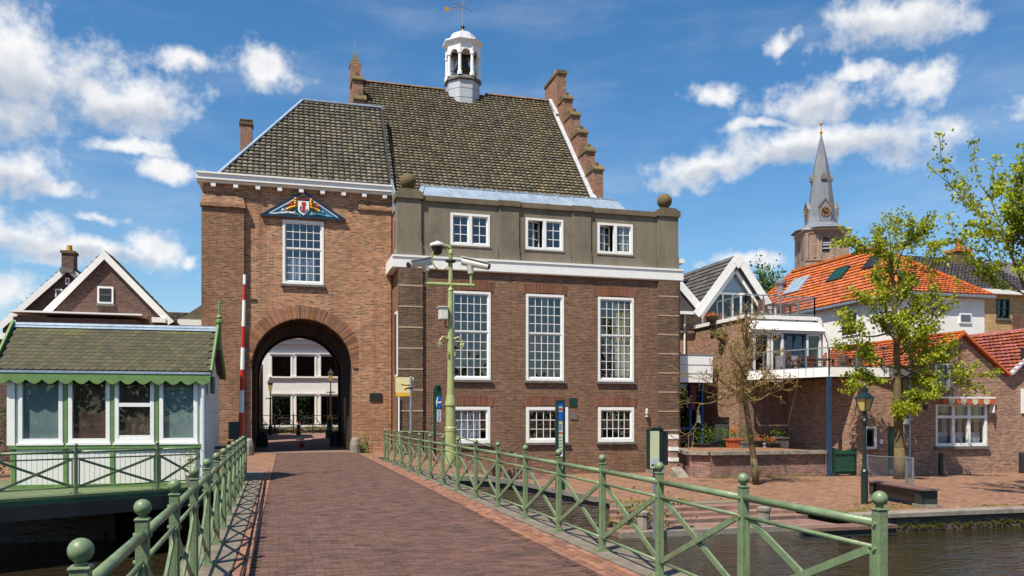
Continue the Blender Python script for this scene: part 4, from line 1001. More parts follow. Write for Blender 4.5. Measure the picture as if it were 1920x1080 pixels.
    for j in range(rows):
        x = x0+(dw/2 if j % 2 else 0)
        while x+dw < x1+.05:
            m = Matrix((u,s,nn)).transposed().to_4x4(); m.translation = Vector((x+dw/2,e0,zt))+s*(j*ds)+nn*(.012+random.uniform(0,.003)); ps.append(m); x += dw
    pr = MB(); hw = dw*.49; top = ds*1.25; cl = .03
    pol = [(-hw+cl,-.004),(hw-cl,-.004),(hw,cl),(hw,top),(-hw,top),(-hw,cl)]
    hz = lambda y: .010*(1-y/top)
    pr.add([(x,y,hz(y)+.007) for x,y in pol]+[(x,y,hz(y)-.004) for x,y in pol],[(0,1,2,3,4,5)]+[(i+6,(i+1)%6+6,(i+1)%6,i) for i in range(6)])
    rng = sorted(range(len(ps)), key=lambda i: ps[i].translation.z)
    me = pr.mesh('slate', m_slate)
    for i in rng[:298]: o = link('slate', me, roof); o.matrix_basis = ps[i]
    mb = MB()
    for i in rng[298:]: mb.cur = random.random(); mb.add([ps[i] @ Vector(v) for v in pr.v], pr.f)
    if mb.v: mb.build('slates', m_slate, roof, kind='stuff')
    b = MB(); b.cyl((x0,RYd,RZ+.02),(x1,RYd,RZ+.02),.06,n=10); b.bar((x0,RYd-.07,RZ-.02),(x1,RYd-.07,RZ-.02),.14,.02,(0,-.5,.8)); b.build('zinc_ridge', m_zinc, roof)
    b = MB(); b.box(x0-.02,x1+.02,e0-.045,e0-.002,zt-.06,zt-.01); b.build('gutter_edge', m_zinc, roof)
    # scalloped valance
    vb = MB(); n_s = 14; wv = (x1-x0)/n_s; pts = [(x0,zt-.06),(x0,zt-.24)]
    for i in range(n_s):
        for k in range(7):
            a = math.pi*k/6; xx = x0+i*wv+wv*(.08+.84*(k/6)); pts.append((xx, zt-.235-.075*math.sin(a)))
        pts.append((x0+(i+1)*wv-.002, zt-.215))
    pts.append((x1,zt-.06)); vb.prism(pts,e0-.03,e0-.005,'y'); vb.build('scalloped_valance', m_hutg, roof)
    for xx in (x0-.04,x1+.0):
        b = MB(); b.bar((xx+.02,e0-.05,zt-.02),(xx+.02,RYd,RZ+.06),.05,.17,(0,-.5,.8)); b.bar((xx+.02,DP+.45,zt-.02),(xx+.02,RYd,RZ+.06),.05,.17,(0,.5,.8)); b.build('barge_board', m_hutg, roof)
    b = MB(); b.box(x1-.02,x1+.04,e0+.1,e0+.5,zt-.5,zt-.1); b.build('bracket', m_deckg, roof)
    b = MB(); b.lathe([(.05,3.3),(.05,3.95),(.09,3.97),(.09,4.03),(.05,4.06),(.07,4.12),(.03,4.18),(.03,4.5),(.02,4.52)],(x1+.05,RYd,0),8); b.build('finial', m_hutg, roof)
    pl = T('wall_plant','small leafy plant in a pot at the hut corner','plant',(t.location.x+W*.93,t.location.y-.5,-.04))
    bb = MB(); foliage(bb, Vector((t.location.x+W*.93,t.location.y-.5,.55)), (.16,.16,.28), 120, .05); bb.build('leaves', m_leaf2, pl)
    bb = MB(); bb.lathe([(.09,0),(.12,.25),(.13,.26)],(t.location.x+W*.93,t.location.y-.5,-.04),10); bb.build('pot', m_sill, pl)
def foliage(mb, c, rad, n_, size, flat=0):
    for _ in range(n_):
        v = Vector((random.gauss(0,.5),random.gauss(0,.5),random.gauss(0,.5)))
        p = Vector((c[0]+v.x*rad[0],c[1]+v.y*rad[1],c[2]+v.z*rad[2])); leaf(mb,p,size)
def leaf(mb, p, size, up=.3):
    a = Vector((random.gauss(0,1),random.gauss(0,1),random.gauss(0,1)+up)).normalized(); b = a.cross(Vector((random.gauss(0,1),random.gauss(0,1),random.gauss(0,1)))).normalized(); s = size*random.uniform(.6,1.3)
    mb.cur = random.random(); mb.add([p-a*s*.5,p+b*s*.32,p+a*s*.5,p-b*s*.32],[(0,1,2,3)])
hut()

# ================================================================== BARRIER POLE
def barrier():
    Y = 22.6; t = T('barrier_pole','red and white striped barrier pole standing upright beside the tower','barrier',(-1.05,Y,0))
    ys = [(515,533,0),(533,563,1),(563,612,0),(612,652,1),(652,693,0),(693,732,1),(732,774,0),(774,818,1)]
    def P(py): f = (818-py)/303; return onY(451.5+7.5*f,py,Y), .068-.03*f
    for a,b_,r in ys:
        p,r0 = P(b_); q,r1 = P(a); m = MB(); m.cyl(p,q,r0,r1,12); m.build('red_band' if r else 'white_band', m_red if r else m_white, t)
    p,_ = P(818); m = MB(); m.box(p.x-.16,p.x+.12,Y-.14,Y+.14,-.06,1.0); m.box(p.x-.2,p.x+.16,Y-.18,Y+.18,1.0,1.06); m.build('housing', m_dgreen, t, bevel=.01)
    m = MB(); m.box(p.x-.3,p.x-.05,Y-.06,Y+.06,1.0,1.45); m.build('counterweight', m_dgreen, t)
    g = T('boom_rest','dark green barrier beam between hut and tower','barrier',(-2.0,22.3,0))
    m = MB(); m.box(-2.9,-1.25,22.25,22.35,.75,.83); m.box(-2.9,-1.25,22.26,22.34,.45,.5); m.build('beam', m_dgreen, g)
    for x in (-2.85,-2.0,-1.4): m = MB(); m.box(x,x+.07,22.26,22.34,-.06,.95); m.build('post', m_dgreen, g)
barrier()

# ================================================================== LEFT HOUSES
def gable_house(name,label,Y,apex,fl,fr,dep,wallmat,roofmat,z0=-.1,wins=(),ov=.18,bb=.32,fill=True,glass_=None):
    """gable facing -y; apex, feet as (x,z)"""
    t = T(name,label,'house',(apex[0],Y,z0))
    b = MB(); holes = []
    b.prism([(fl[0],z0),(fr[0],z0),(fr[0],fr[1]),(apex[0],apex[1]),(fl[0],fl[1])],Y,Y+dep,'y'); b.build('wall', wallmat, t)
    for s,(f) in ((-1,fl),(1,fr)):
        d = Vector((f[0]-apex[0],0,f[1]-apex[1])); e = Vector((f[0],0,f[1]))+d.normalized()*.25; A = Vector((apex[0],0,apex[1])); nn = Vector((d.z,0,-d.x)).normalized(); nn = nn if nn.z > 0 else -nn
        r = MB(); y0, y1 = Y-ov, Y+dep; o = nn*.1
        r.add([(A.x,y0,A.z+.02),(e.x,y0,e.z+.02),(e.x,y1,e.z+.02),(A.x,y1,A.z+.02),(A.x,y0,A.z+.14),(e.x+o.x,y0,e.z+o.z+.02),(e.x+o.x,y1,e.z+o.z+.02),(A.x,y1,A.z+.14)],[(0,1,2,3),(4,7,6,5),(0,4,5,1),(1,5,6,2),(2,6,7,3),(3,7,4,0)])
        ro = r.build('roof', roofmat, t)
        sd = Vector((A.x-e.x,0,A.z-e.z)); sl = sd.length
        ud = Vector((0,-1 if s > 0 else 1,0)) if False else Vector((0,1,0))
        if s > 0: roof_tiles(ro,Vector((e.x+o.x,Y-ov,e.z+o.z+.01)),(0,1,0),sd,lambda u,v: v < sl-.1,dep+ov,sl,.3,.32,roofmat,0,'flat') if False else None
        org = Vector((e.x+o.x, (Y+dep) if s < 0 else (Y-ov), e.z+o.z+.03)); uu = Vector((0,-1,0)) if s < 0 else Vector((0,1,0))
        roof_tiles(ro,org,uu,sd,lambda u,v: v < sl-.15,dep+ov-.15,sl,.3,.34,roofmat,0,'flat')
        if bb:
            b = MB(); mid = nn*(-bb/2+.06)
            b.add([(A.x,Y-ov-.045,A.z+.12),(A.x,Y-ov-.045,A.z+.12-bb*1.35),(e.x+nn.x*-bb*.9,Y-ov-.045,e.z+nn.z*-bb*.9+.1),(e.x+o.x,Y-ov-.045,e.z+o.z+.02)]+[(A.x,Y-ov-.003,A.z+.12),(A.x,Y-ov-.003,A.z+.12-bb*1.35),(e.x+nn.x*-bb*.9,Y-ov-.003,e.z+nn.z*-bb*.9+.1),(e.x+o.x,Y-ov-.003,e.z+o.z+.02)],[(0,1,2,3),(7,6,5,4),(0,4,5,1),(1,5,6,2),(2,6,7,3),(3,7,4,0)]); b.build('barge_board', m_white, t)
    return t
def left_houses():
    Y = 46; P = lambda x,y: onY(x,y,Y)
    a,l,r = P(197,476),P(80,592),P(318,600)
    t = gable_house('gabled_house','brown brick house with white gable boards right behind the hut',Y,(a.x,a.z),(l.x,l.z),(r.x,r.z),2.6,m_lefth,m_tile)
    p,q = P(183,537),P(213,570); b = MB(); b.box(p.x,q.x,Y-.08,Y-.002,q.z,p.z); w_ = b.build('window', m_white, t)
    pn = MB(); pn.box(p.x+.09,q.x-.09,Y-.095,Y-.081,q.z+.1,p.z-.1); pn.build('pane', m_black, w_); b = MB(); b.box(p.x+.09,q.x-.09,Y-.11,Y-.096,(p.z+q.z)/2-.02,(p.z+q.z)/2+.02); b.box(p.x-.06,q.x+.06,Y-.14,Y-.002,q.z-.12,q.z-.01); b.build('sill', m_sill, w_)
    p,q = P(35,588),P(275,598); b = MB(); b.box(p.x,q.x,Y-1.5,Y-.02,q.z,p.z); b.build('porch_fascia', m_white, t)
    p2,q2 = P(40,599),P(268,640); b = MB(); b.box(p2.x,q2.x,Y-1.3,Y-.03,0,p2.z); b.build('porch_wall', m_lefth, t)
    p,q = P(286,596),P(312,606); b = MB(); b.box(p.x,q.x,Y-.3,Y-.02,q.z,p.z); b.build('gutter_box', m_white, t)
    Y = 50; a,l,r = onY(128,500,Y),onY(5,608,Y),onY(250,608,Y)
    t = gable_house('gabled_house','farther brown brick house with chimney on its white gable',Y,(a.x,a.z),(l.x,l.z),(r.x,r.z),5,m_lefth,m_tile)
    for (x0,y0,x1,y1) in ((104,542,118,558),(123,521,131,534)):
        p,q = onY(x0,y0,Y),onY(x1,y1,Y); b = MB(); b.box(p.x,q.x,Y-.08,Y-.002,q.z,p.z); w_ = b.build('window', m_white, t); b = MB(); b.box(p.x+.07,q.x-.07,Y-.09,Y-.081,q.z+.07,p.z-.07); b.build('pane', m_black, w_)
    p,q = onY(118,476,Y),onY(141,505,Y); b = MB(); b.box(p.x,q.x,Y-.3,Y+.5,q.z-.2,p.z); c = b.build('chimney', m_lefth, t)
    b = MB(); b.box(p.x-.06,q.x+.06,Y-.36,Y+.56,p.z,p.z+.14); b.build('chimney_cap', m_ball, c); b = MB(); b.lathe([(.16,0),(.14,.35)],((p.x+q.x)/2,Y+.1,p.z+.14),10); b.build('chimney_pot', m_gold, c)
    b = MB(); p,q = onY(113,502,Y-.3),onY(138,512,Y-.3); b.box(p.x,q.x,Y-.42,Y-.24,q.z,p.z); b.build('corbel', m_sill, t)
    # low roofs between the houses and the tower
    Y = 52; p,q = onY(300,578,Y),onY(385,606,Y)
    t = T('low_house','low house with grey tiled roof left of the tower','house',(p.x,Y,0)); b = MB(); b.box(p.x-1,q.x+.6,Y,Y+6,0,q.z); b.build('wall', m_lefth, t)
    b = MB(); b.add([(p.x-1,Y-.2,q.z),(q.x+.6,Y-.2,q.z),(q.x+.6,Y+2.5,p.z+.1),(p.x-1,Y+2.5,p.z+.1),(p.x-1,Y+6,q.z),(q.x+.6,Y+6,q.z)],[(0,1,2,3),(3,2,5,4)]); ro = b.build('roof', m_tile, t)
    sd = Vector((0,2.7,p.z+.1-q.z)); roof_tiles(ro,(p.x-1,Y-.2,q.z+.02),(1,0,0),sd,lambda u,v: v<sd.length-.1,q.x+1.5-p.x,sd.length,.3,.33,m_tile,0,'flat')
    Y = 48; p,q = onY(384,560,Y),onY(334,600,Y)
    t = T('lean_to','lean to with white fascia and tiled roof against the tower','outbuilding',(q.x,Y,0))
    b = MB(); b.box(q.x+.2,q.x+3,Y,Y+4,0,q.z-.3); b.build('wall', m_lefth, t); b = MB(); b.box(q.x,q.x+3,Y-.25,Y-.05,q.z-.3,q.z+.02); b.box(q.x+.3,q.x+1.0,Y-.2,Y-.03,q.z-.45,q.z-.301); b.build('fascia', m_white, t)
    b = MB(); b.add([(q.x+.2,Y-.05,q.z),(q.x+3,Y-.05,q.z),(q.x+3,Y+3,p.z+.6),(q.x+1.6,Y+.6,p.z)],[(0,1,2,3)]); b.prism([(q.x,q.z),(q.x+3,q.z),(q.x+3,p.z+.9),(q.x+1.7,p.z)],Y-.04,Y+3,'y'); b.build('roof', m_tile, t)
    # hedge at the very left edge
    h = MB(); p = atd(-2,800,22.2)
    for _ in range(2600):
        leaf(h, Vector((p.x-.9+random.gauss(0,.75),p.y+random.gauss(0,.4),random.uniform(-.1,2.1))),.09)
    thing(h,'hedge',m_hedge,'leafy green hedge left of the hut at the picture edge','hedge')
    p = atd(-6,740,30); b = MB(); t = T('garden_wall','dark brick wall left of the hut behind the hedge','wall',(p.x-2,p.y,0)); b.box(p.x-8,p.x+.8,p.y,p.y+.4,-.1,4.4); b.build('wall', m_lefth, t); b = MB(); b.box(p.x-8,p.x+.9,p.y-.2,p.y+.5,4.4,4.62); b.build('fascia', m_white, t)
left_houses()

# ================================================================== COURTYARD SEEN THROUGH THE ARCH
def courtyard():
    Y = 63.; Z = lambda x,y: onY(x,y,Y)
    t = T('white_house','white plastered house seen through the archway','house',(2,Y,.45))
    x0 = Z(494,700).x; xs = [(510,545),(556,590),(602,637),(648,683)]
    holes = []
    for a,b_ in xs:
        for ya,yb in ((667,706),(742,797)):
            p,q = Z(a,ya),Z(b_,yb); holes.append((p.x,q.x,q.z,p.z))
    top = Z(560,634).z; b = MB(); b.wall(x0,11,.3,top+2.5,Y,holes,.25); b.quad((x0,Y+8,.3),(x0,Y,.3),(x0,Y,top+2.5),(x0,Y+8,top+2.5)); b.build('wall', m_plaster, t)
    for h in holes:
        f = MB(); a,c,d,e = h; f.box(a-.14,a-.02,Y-.05,Y-.002,d,e+.12); f.box(c+.02,c+.14,Y-.05,Y-.002,d,e+.12); f.box(a-.02,c+.02,Y-.05,Y-.002,e+.0,e+.12); wo = f.build('window', m_plaster, t)
        s = MB(); s.box(a-.22,c+.22,Y-.14,Y-.002,d-.12,d-.002); s.build('sill', m_plaster, wo)
        s = MB(); s.box(a-.2,c+.2,Y-.1,Y-.051,e+.12,e+.2); s.build('hood', m_plaster, wo)
        pane(wo,a,c,d,e,Y+.1,m_glassd); r = MB(); r.room(a+.01,c-.01,Y+.26,Y+2,d+.01,e-.01); r.build('interior', m_dark, wo)
    b = MB(); b.box(x0-.1,11,Y-.25,Y-.002,top-.45,top-.1); b.box(x0-.2,11,Y-.4,Y-.002,top-.1,top+.12); b.build('cornice', m_plaster, t)
    t2 = T('brick_house','dark red brick house beside the white house beyond the arch','house',(-4,66,.45)); b = MB(); b.box(-8,x0-.3,65,75,.3,6); b.build('wall', m_hall, t2); b = MB(); b.box(x0-1.6,x0-.35,64.7,64.98,.4,3.9); b.build('garage_door', m_net, t2)
    # fence and plants
    f = T('garden_fence','dark metal garden fence in front of the white house','fence',(1,55.5,.47)); zf = .46
    for z in (.55,1.15): b = MB(); b.box(-3.2,4.4,55.48,55.52,zf+z,zf+z+.04); b.build('rail', m_black, f)
    for i in range(7): b = MB(); x = -3.1+i*1.22; b.box(x,x+.07,55.46,55.54,zf,zf+1.3); b.build('post', m_black, f)
    for i in range(4): b = MB(); x = -2.3+i*1.7; b.tube([(x,55.45,zf+.5),(x+.2,55.45,zf+1.0),(x+.9,55.45,zf+1.0),(x+1.2,55.45,zf+.6),(x+.4,55.45,zf+.55)],.025,5); b.build('hoop', m_black, f)
    sb = T('flower_bed','bed of green plants and pale flowers behind the fence','flower bed',(1,56.5,.47))
    h = MB()
    for _ in range(2200): leaf(h,Vector((random.uniform(-3.6,4.5),56.4+random.gauss(0,.35),.45+abs(random.gauss(0,.22)))),.14)
    h.build('leaves', m_leaf2, sb, kind='stuff'); h = MB()
    for _ in range(260): leaf(h,Vector((random.uniform(-1.5,4.5),56.1+random.gauss(0,.2),.9+random.gauss(0,.12))),.12)
    h.build('blossom', m_net, sb, kind='stuff')
    b = MB(); b.box(-3.4,4.6,55.9,56.0,.4,.75); b.build('planter_edge', m_mesh if False else m_kerb, sb)
    bsh = T('courtyard_bush','round green bush at the left inside of the archway view','bush',(-2.6,55,.45)); h = MB(); foliage(h,(-2.75,55,1.1),(.9,.6,1.1),900,.16); h.build('leaves', m_leaf2, bsh)
    def lamp(px,Y,zb,zt,label):
        p = onY(px,800,Y); t = T('street_lantern',label,'street lamp',(p.x,Y,zb)); b = MB()
        h = zt-zb; b.lathe([(.13,0),(.13,.5),(.07,.6),(.05,h*.62),(.08,h*.64),(.04,h*.66),(.04,h-.95),(.1,h-.9)],(p.x,Y,zb),8); b.build('post', m_black, t)
        b = MB(); b.box(p.x-.3,p.x+.3,Y-.03,Y+.03,zb+h*.62,zb+h*.62+.06); b.build('ladder_bar', m_black, t)
        b = MB(); b.lathe([(.13,0),(.22,.5)],(p.x,Y,zt-.88),4,math.pi/4); b.build('lantern', m_lampg, t)
        b = MB(); b.lathe([(.27,0),(.24,.05),(.12,.22),(.06,.26),(.05,.4)],(p.x,Y,zt-.38),4,math.pi/4); b.build('lantern_roof', m_black, t)
    lamp(507,54,.42,onY(507,707,54).z,'black lantern post left of the white house, through the arch')
    lamp(620,56,.46,onY(620,690,56).z,'black lantern post at the right side of the archway view')
    b = MB(); p = onY(560,815,54); z0 = HT(0,54); t = T('striped_bollard','black bollard with red and white bands in the road beyond the arch','bollard',(p.x,54,z0))
    for a,c,m in ((0,.25,m_black),(.25,.45,m_red),(.45,.75,m_navy),(.75,.9,m_white),(.9,1.0,m_red)):
        b = MB(); b.lathe([(.15 if a<.2 else .125,a*.86),(.15 if a<.2 else .125,c*.86)],(p.x,54,z0),12); b.build('band', m, t)
    p = onY(618,800,51); z0 = HT(0,51); b = MB(); t = T('dark_bollard','tall dark green bollard with yellow top right of the road beyond the arch','bollard',(p.x,51,z0)); b.lathe([(.26,0),(.24,.5),(.16,.6),(.15,1.15)],(p.x,51,z0),8); b.build('post', m_dgreen, t); b = MB(); b.lathe([(.16,1.15),(.16,1.3),(.05,1.4)],(p.x,51,z0),8); b.build('top', m_gold, t)
    p = onY(566,838,43); b = MB(); t = T('red_marker','small red marker standing on the floor of the passage','marker',(p.x,43,0)); b.lathe([(.14,0.01),(.12,.06),(.09,.16),(.05,.26),(.02,.28)],(p.x,43,0),8); b.build('body', m_red, t); b = MB(); b.box(p.x-.2,p.x+.2,42.8,43.2,.007,.02); b.build('base', m_red, t)
    p = onY(563,822,49.6); z0 = HT(0,49.6); b = MB(); b.lathe([(.2,.0),(.17,.1),(.05,.16)],(p.x,49.6,z0),10,sx=1.2); thing(b,'road_stud',m_black,'low dark stud in the road just beyond the arch','road stud')
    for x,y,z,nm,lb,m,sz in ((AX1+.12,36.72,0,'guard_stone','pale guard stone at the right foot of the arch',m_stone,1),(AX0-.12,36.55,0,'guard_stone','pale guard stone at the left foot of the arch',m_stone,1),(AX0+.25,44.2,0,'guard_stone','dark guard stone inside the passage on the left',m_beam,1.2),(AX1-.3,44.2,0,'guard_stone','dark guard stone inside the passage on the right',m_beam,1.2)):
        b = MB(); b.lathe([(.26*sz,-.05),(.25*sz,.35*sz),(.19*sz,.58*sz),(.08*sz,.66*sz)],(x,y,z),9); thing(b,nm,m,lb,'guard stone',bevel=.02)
    wt = T('weed_tuft','green weeds growing beside the right guard stone','weeds',(AX1+.55,36.6,0)); b = MB(); foliage(b,(AX1+.55,36.6,.3),(.22,.15,.45),160,.09); b.build('leaves', m_leaf2, wt, kind='stuff')
courtyard()

# ================================================================== CAMERA MAST AND SIGNS
def mast():
    Y = 30.; P = lambda x,y: onY(x,y,Y); c = P(845,700); x = c.x; zb = HT(x,Y)-.05
    t = T('camera_mast','pale green mast carrying surveillance cameras before the hall','mast',(x,Y,zb)); z = lambda py: P(845,py).z
    b = MB(); b.lathe([(0.232,zb),(0.232,zb+.5),(0.206,zb+.6),(0.202,z(810)),(0.215,z(808)),(0.215,z(802)),(0.185,z(800)),(0.181,z(763)),(0.215,z(760)),(0.206,z(755)),(0.146,z(740)),(0.120,z(690)),(0.120,z(615)),(0.103,z(612)),(0.099,z(546)),(0.116,z(544)),(0.086,z(540)),(0.073,z(478)),(0.095,z(476)),(0.077,z(470)),(0.043,z(466))],(x,Y,0),14); b.build('pole', m_mast, t, smooth=False)
    b = MB(); za = z(534); L,Rr = P(796,534).x,P(889,534).x; b.cyl((L,Y-.02,za),(Rr,Y-.02,za),.07,n=10)
    for xx in (L+.08,Rr-.12): b.cyl((xx,Y-.02,za-.1),(xx,Y-.02,z(508)),.05,n=8)
    b.build('cross_arm', m_mast, t)
    b = MB(); b.lathe([(.05,z(494)),(.2,z(491)),(.2,z(488)),(.06,z(486))],(x,Y,0),12); b.build('collar', m_beam, t)
    # decorative brackets
    for s in (-1,1):
        b = MB(); q = lambda dx,py: (x+s*dx,Y-.05,z(py)); b.tube([q(.1,636),q(.3,632),q(.42,640),q(.36,648),q(.5,644),q(.42,652)],.045,6); b.build('scroll_bracket', m_mast, t)
        b = MB(); b.box(x+s*.13-.03,x+s*.13+.03,Y-.16,Y-.1,z(668),z(660)); b.build('hook', m_mast, t)
    ring = MB(); cx,cz = P(826,485).x, P(826,485).z; pts = [(cx+.34*math.cos(a)*1.0,Y-.05,cz+.42*math.sin(a)) for a in [i*2*math.pi/14 for i in range(15)]]; ring.tube(pts,.03,5); ring.build('ring_bracket', m_mast, t)
    b = MB(); b.tube([(x,Y,z(466)),(x-.15,Y,z(462)),(x-.34,Y,z(462)),(x-.42,Y,z(470))],.07,8); b.build('gooseneck', m_mast, t)
    # dome camera
    d = T('dome_camera','dark dome camera hanging at the top of the mast','camera',(x-.5,Y,z(460))); p = P(820,462)
    b = MB(); b.lathe([(.3,-.02),(.26,.1),(.1,.16),(.04,.2)],(p.x,Y,p.z),14,sx=1); b.build('cover', m_cctv, d, smooth=True); b = MB(); b.lathe([(.05,-.32),(.16,-.26),(.2,-.1),(.24,-.021)],(p.x,Y,p.z),14); b.build('dome', m_black, d, smooth=True)
    # bullet cameras
    for (xa,ya,xb,yb,label) in ((764,500,808,489,'white surveillance camera pointing left on the mast arm'),(912,503,868,489,'white surveillance camera pointing right on the mast arm')):
        k = T('bullet_camera',label,'camera',P((xa+xb)/2,510)); a = P(xa,ya); e = P(xb,yb); a.y -= .35; e.y += .1
        dv = (e-a).normalized(); n_ = MB(); n_.cyl(a,e,.125,.15,12); n_.build('housing', m_cctv, k, smooth=False)
        n_ = MB(); n_.cyl(a-dv*.05,a+dv*.015,.10,.115,12); n_.build('lens', m_black, k)
        n_ = MB(); n_.bar(a+Vector((0,0,.14)),e+Vector((0,0,.16)),.32,.03); n_.build('sun_shield', m_cctv, k)
        f = e*.72+a*.28; n_ = MB(); xx = L+.08 if xa < 800 else Rr-.12; n_.cyl((xx,Y-.02,z(511)),f-Vector((0,0,.1)),.11,.14,8); n_.build('bracket', m_cctv, k)
    b = MB(); p,q = P(823,577),P(843,600); k = T('junction_box','white junction box strapped to the green mast','box',(p.x,Y,q.z)); b.box(p.x,q.x-.1,Y-.25,Y+.15,q.z,p.z); b.build('case', m_cctv, k, bevel=.02); b = MB(); b.box(p.x-.04,q.x-.08,Y-.29,Y+.19,p.z,p.z+.04); b.build('lid', m_cctv, k); b = MB(); b.tube([(q.x-.15,Y,q.z),(q.x-.18,Y,q.z-.25),(q.x-.02,Y,q.z-.3)],.03,6); b.build('cable', m_copper, k)
mast()
def signs():
    # cream board on a grey pole
    Y = 30.5; P = lambda x,y: onY(x,y,Y); p,q = P(742,707),P(776,743); t = T('cream_sign_board','cream sign board with yellow stripe on a grey pole by the tower','sign',(P(770,840).x,Y,HT(4.3,Y)))
    b = MB(); b.box(p.x,q.x,Y+.06,Y+.09,q.z+.13,p.z); b.build('board', m_yellow, t); b = MB(); b.box(p.x+.02,q.x+.05,Y+.06,Y+.09,q.z,q.z+.128); b.build('stripe', m_yellow2, t)
    xp = P(770.5,800).x; b = MB(); b.cyl((xp,Y,-.4),(xp,Y,P(770,708).z),.052,.045,12); b.ball((xp,Y,P(770,708).z),.05,10); b.build('pole', m_galv, t); b = MB(); b.box(xp-.07,xp+.07,Y-.06,Y+.059,P(770,728).z,P(770,726).z); b.build('clamp', m_black, t)
    b = MB(); b.tube([(p.x+.2,Y+.05,p.z-.25),(p.x+.4,Y+.05,p.z-.28),(xp-.05,Y+.05,p.z-.26)],.012,4); b.tube([(xp-.25,Y+.05,p.z-.42),(xp-.1,Y+.05,p.z-.35),(xp-.02,Y+.05,p.z-.45)],.02,4); b.build('bracket', m_gold, t)
    # narrow green information post near the mast
    Y = 31.5; p,q = P2 = onY(813,727,Y),onY(828,792,Y); t = T('green_sign_post','narrow dark green signpost with blue badge left of the mast','sign',(p.x,Y,-.5))
    b = MB(); b.box(p.x,q.x,Y,Y+.06,q.z,p.z); b.lathe([(.1,0),(.12,.08),(.03,.14)],((p.x+q.x)/2+.02,Y+.03,p.z),8); b.build('panel', m_dgreen, t); b = MB(); b.box(p.x,p.x+.1,Y,Y+.06,-.8,q.z); b.build('post', m_dgreen, t)
    c = onY(823,754,Y); b = MB(); pr = [(c.x+.11*math.cos(a),c.z+.26*math.sin(a)) for a in [i*2*math.pi/16 for i in range(16)]]; b.prism(pr,Y-.012,Y-.002,'y'); b.build('blue_badge', m_bluesign, t)
    b = MB(); b.prism([(c.x-.1,c.z-.05),(c.x+.1,c.z-.02),(c.x+.09,c.z+.03),(c.x-.09,c.z+.0)],Y-.02,Y-.013,'y'); b.prism([(c.x-.1,c.z-.2),(c.x-.04,c.z+.2),(c.x-.07,c.z+.2),(c.x-.12,c.z)],Y-.02,Y-.013,'y'); b.build('badge_mark', m_white, t)
    p,q = onY(819,768,Y),onY(827,791,Y); b = MB(); b.box(p.x,q.x,Y-.012,Y-.002,q.z,p.z); b.build('notice', m_net, t); b = MB(); 
    for i in range(5): b = MB(); b.box(p.x+.05,q.x-.05,Y-.016,Y-.013,p.z-.1-i*.08,p.z-.07-i*.08); b.build('notice_line', m_navy, t)
    # tall information totem
    Y = 21.9; p,q = onY(1043,750,Y),onY(1060,960,Y); t = T('information_totem','tall narrow green information totem with posters behind the railing','sign',(p.x,Y,-1))
    b = MB(); b.box(p.x,p.x+.06,Y,Y+.1,-1.2,p.z); b.box(q.x-.07,q.x,Y,Y+.1,-1.2,p.z); b.box(p.x+.06,q.x-.07,Y,Y+.1,p.z-.05,p.z); b.box(p.x+.06,q.x-.07,Y+.03,Y+.08,-.6,p.z-.05); b.build('frame', m_dgreen, t)
    H = lambda y: onY(1050,y,Y).z; x0,x1 = p.x+.06,q.x-.07
    for a,c,m in ((752,762,m_bluesign),(762,772,m_net),(772,790,m_bluesign),(790,793,m_yellow2),(793,810,m_net),(810,814,m_orange),(814,845,m_poster),(846,856,m_white),(858,866,m_copper),(868,880,m_poster)):
        b = MB(); b.box(x0+.005,x1-.005,Y+.018,Y+.029,H(c)+.003,H(a)); b.build('poster', m, t)
    for a in (766,796,799,802,805,820,826,832,838): b = MB(); b.box(x0+.03,x1-.04,Y+.012,Y+.0175,H(a)-.008,H(a)+.008); b.build('poster_line', m_navy, t)
    b = MB(); b.box(x0+.02,x1-.02,Y+.012,Y+.0175,H(769),H(765.5)); b.build('poster_mark', m_red, t)
    # mooring map case on a pole in the water
    p0 = onZ(1233,1012,-1.5); Y = p0.y; t = T('map_case','dark green map case on a grey pole standing in the canal','sign',(p0.x,Y,-1.5))
    p,q = onY(1219,806,Y),onY(1236,880,Y); d = T
    b = MB(); b.box(p.x,q.x+.13,Y+.02,Y+.24,q.z,p.z); b.prism([(p.x-.02,p.z),(q.x+.15,p.z),(q.x+.09,p.z+.05),(p.x+.05,p.z+.05)],Y-.01,Y+.26,'y'); b.lathe([(.05,0),(.04,.05)],(q.x+.06,Y+.12,p.z+.05),8); b.build('case', m_lampgreen, t, bevel=.008)
    b = MB(); b.box(p.x+.01,q.x+.0,Y-.005,Y+.018,q.z+.03,p.z-.03); b.build('map_panel', m_mapg, t); b = MB(); b.box(p.x+.02,q.x-.03,Y-.012,Y-.006,q.z+.13,q.z+.3); b.build('map_lake', m_net, t); b = MB(); b.box(p.x+.03,p.x+.1,Y-.012,Y-.006,q.z+.09,q.z+.125); b.build('map_mark', m_leaf2, t)
    b = MB(); xp = p0.x; b.box(xp-.04,xp+.04,Y+.1,Y+.2,-2.5,q.z); b.build('pole', m_galv, t)
    b = MB(); b.box(q.x+.135,q.x+.27,Y+.05,Y+.22,q.z+.1,p.z-.03); k = thing(b,'meter_box',m_black,'black box fixed to the right of the map case','box')
    # banded gate pier before the terrace
    Y = 32.2; a,c = onY(1257,818,Y),onY(1271,900,Y); t = T('gate_pier','small brick pier with three white stone bands beside the terrace','pier',(a.x,Y,-1))
    b = MB(); b.box(a.x,c.x,Y,Y+.35,-1.1,a.z); b.build('pier', m_house, t)
    for y0,y1 in ((815,823),(838,845),(858,865)):
        z1,z0 = onY(1264,y0,Y).z,onY(1264,y1,Y).z; b = MB(); b.box(a.x-.03,c.x+.03,Y-.03,Y+.38,z0,z1); b.build('stone_band', m_white, t)
    # ramp handrails in front of the hall
    t = T('ramp_handrail','thin green handrail along the ramp at the foot of the hall','railing',(6,33.4,-.5))
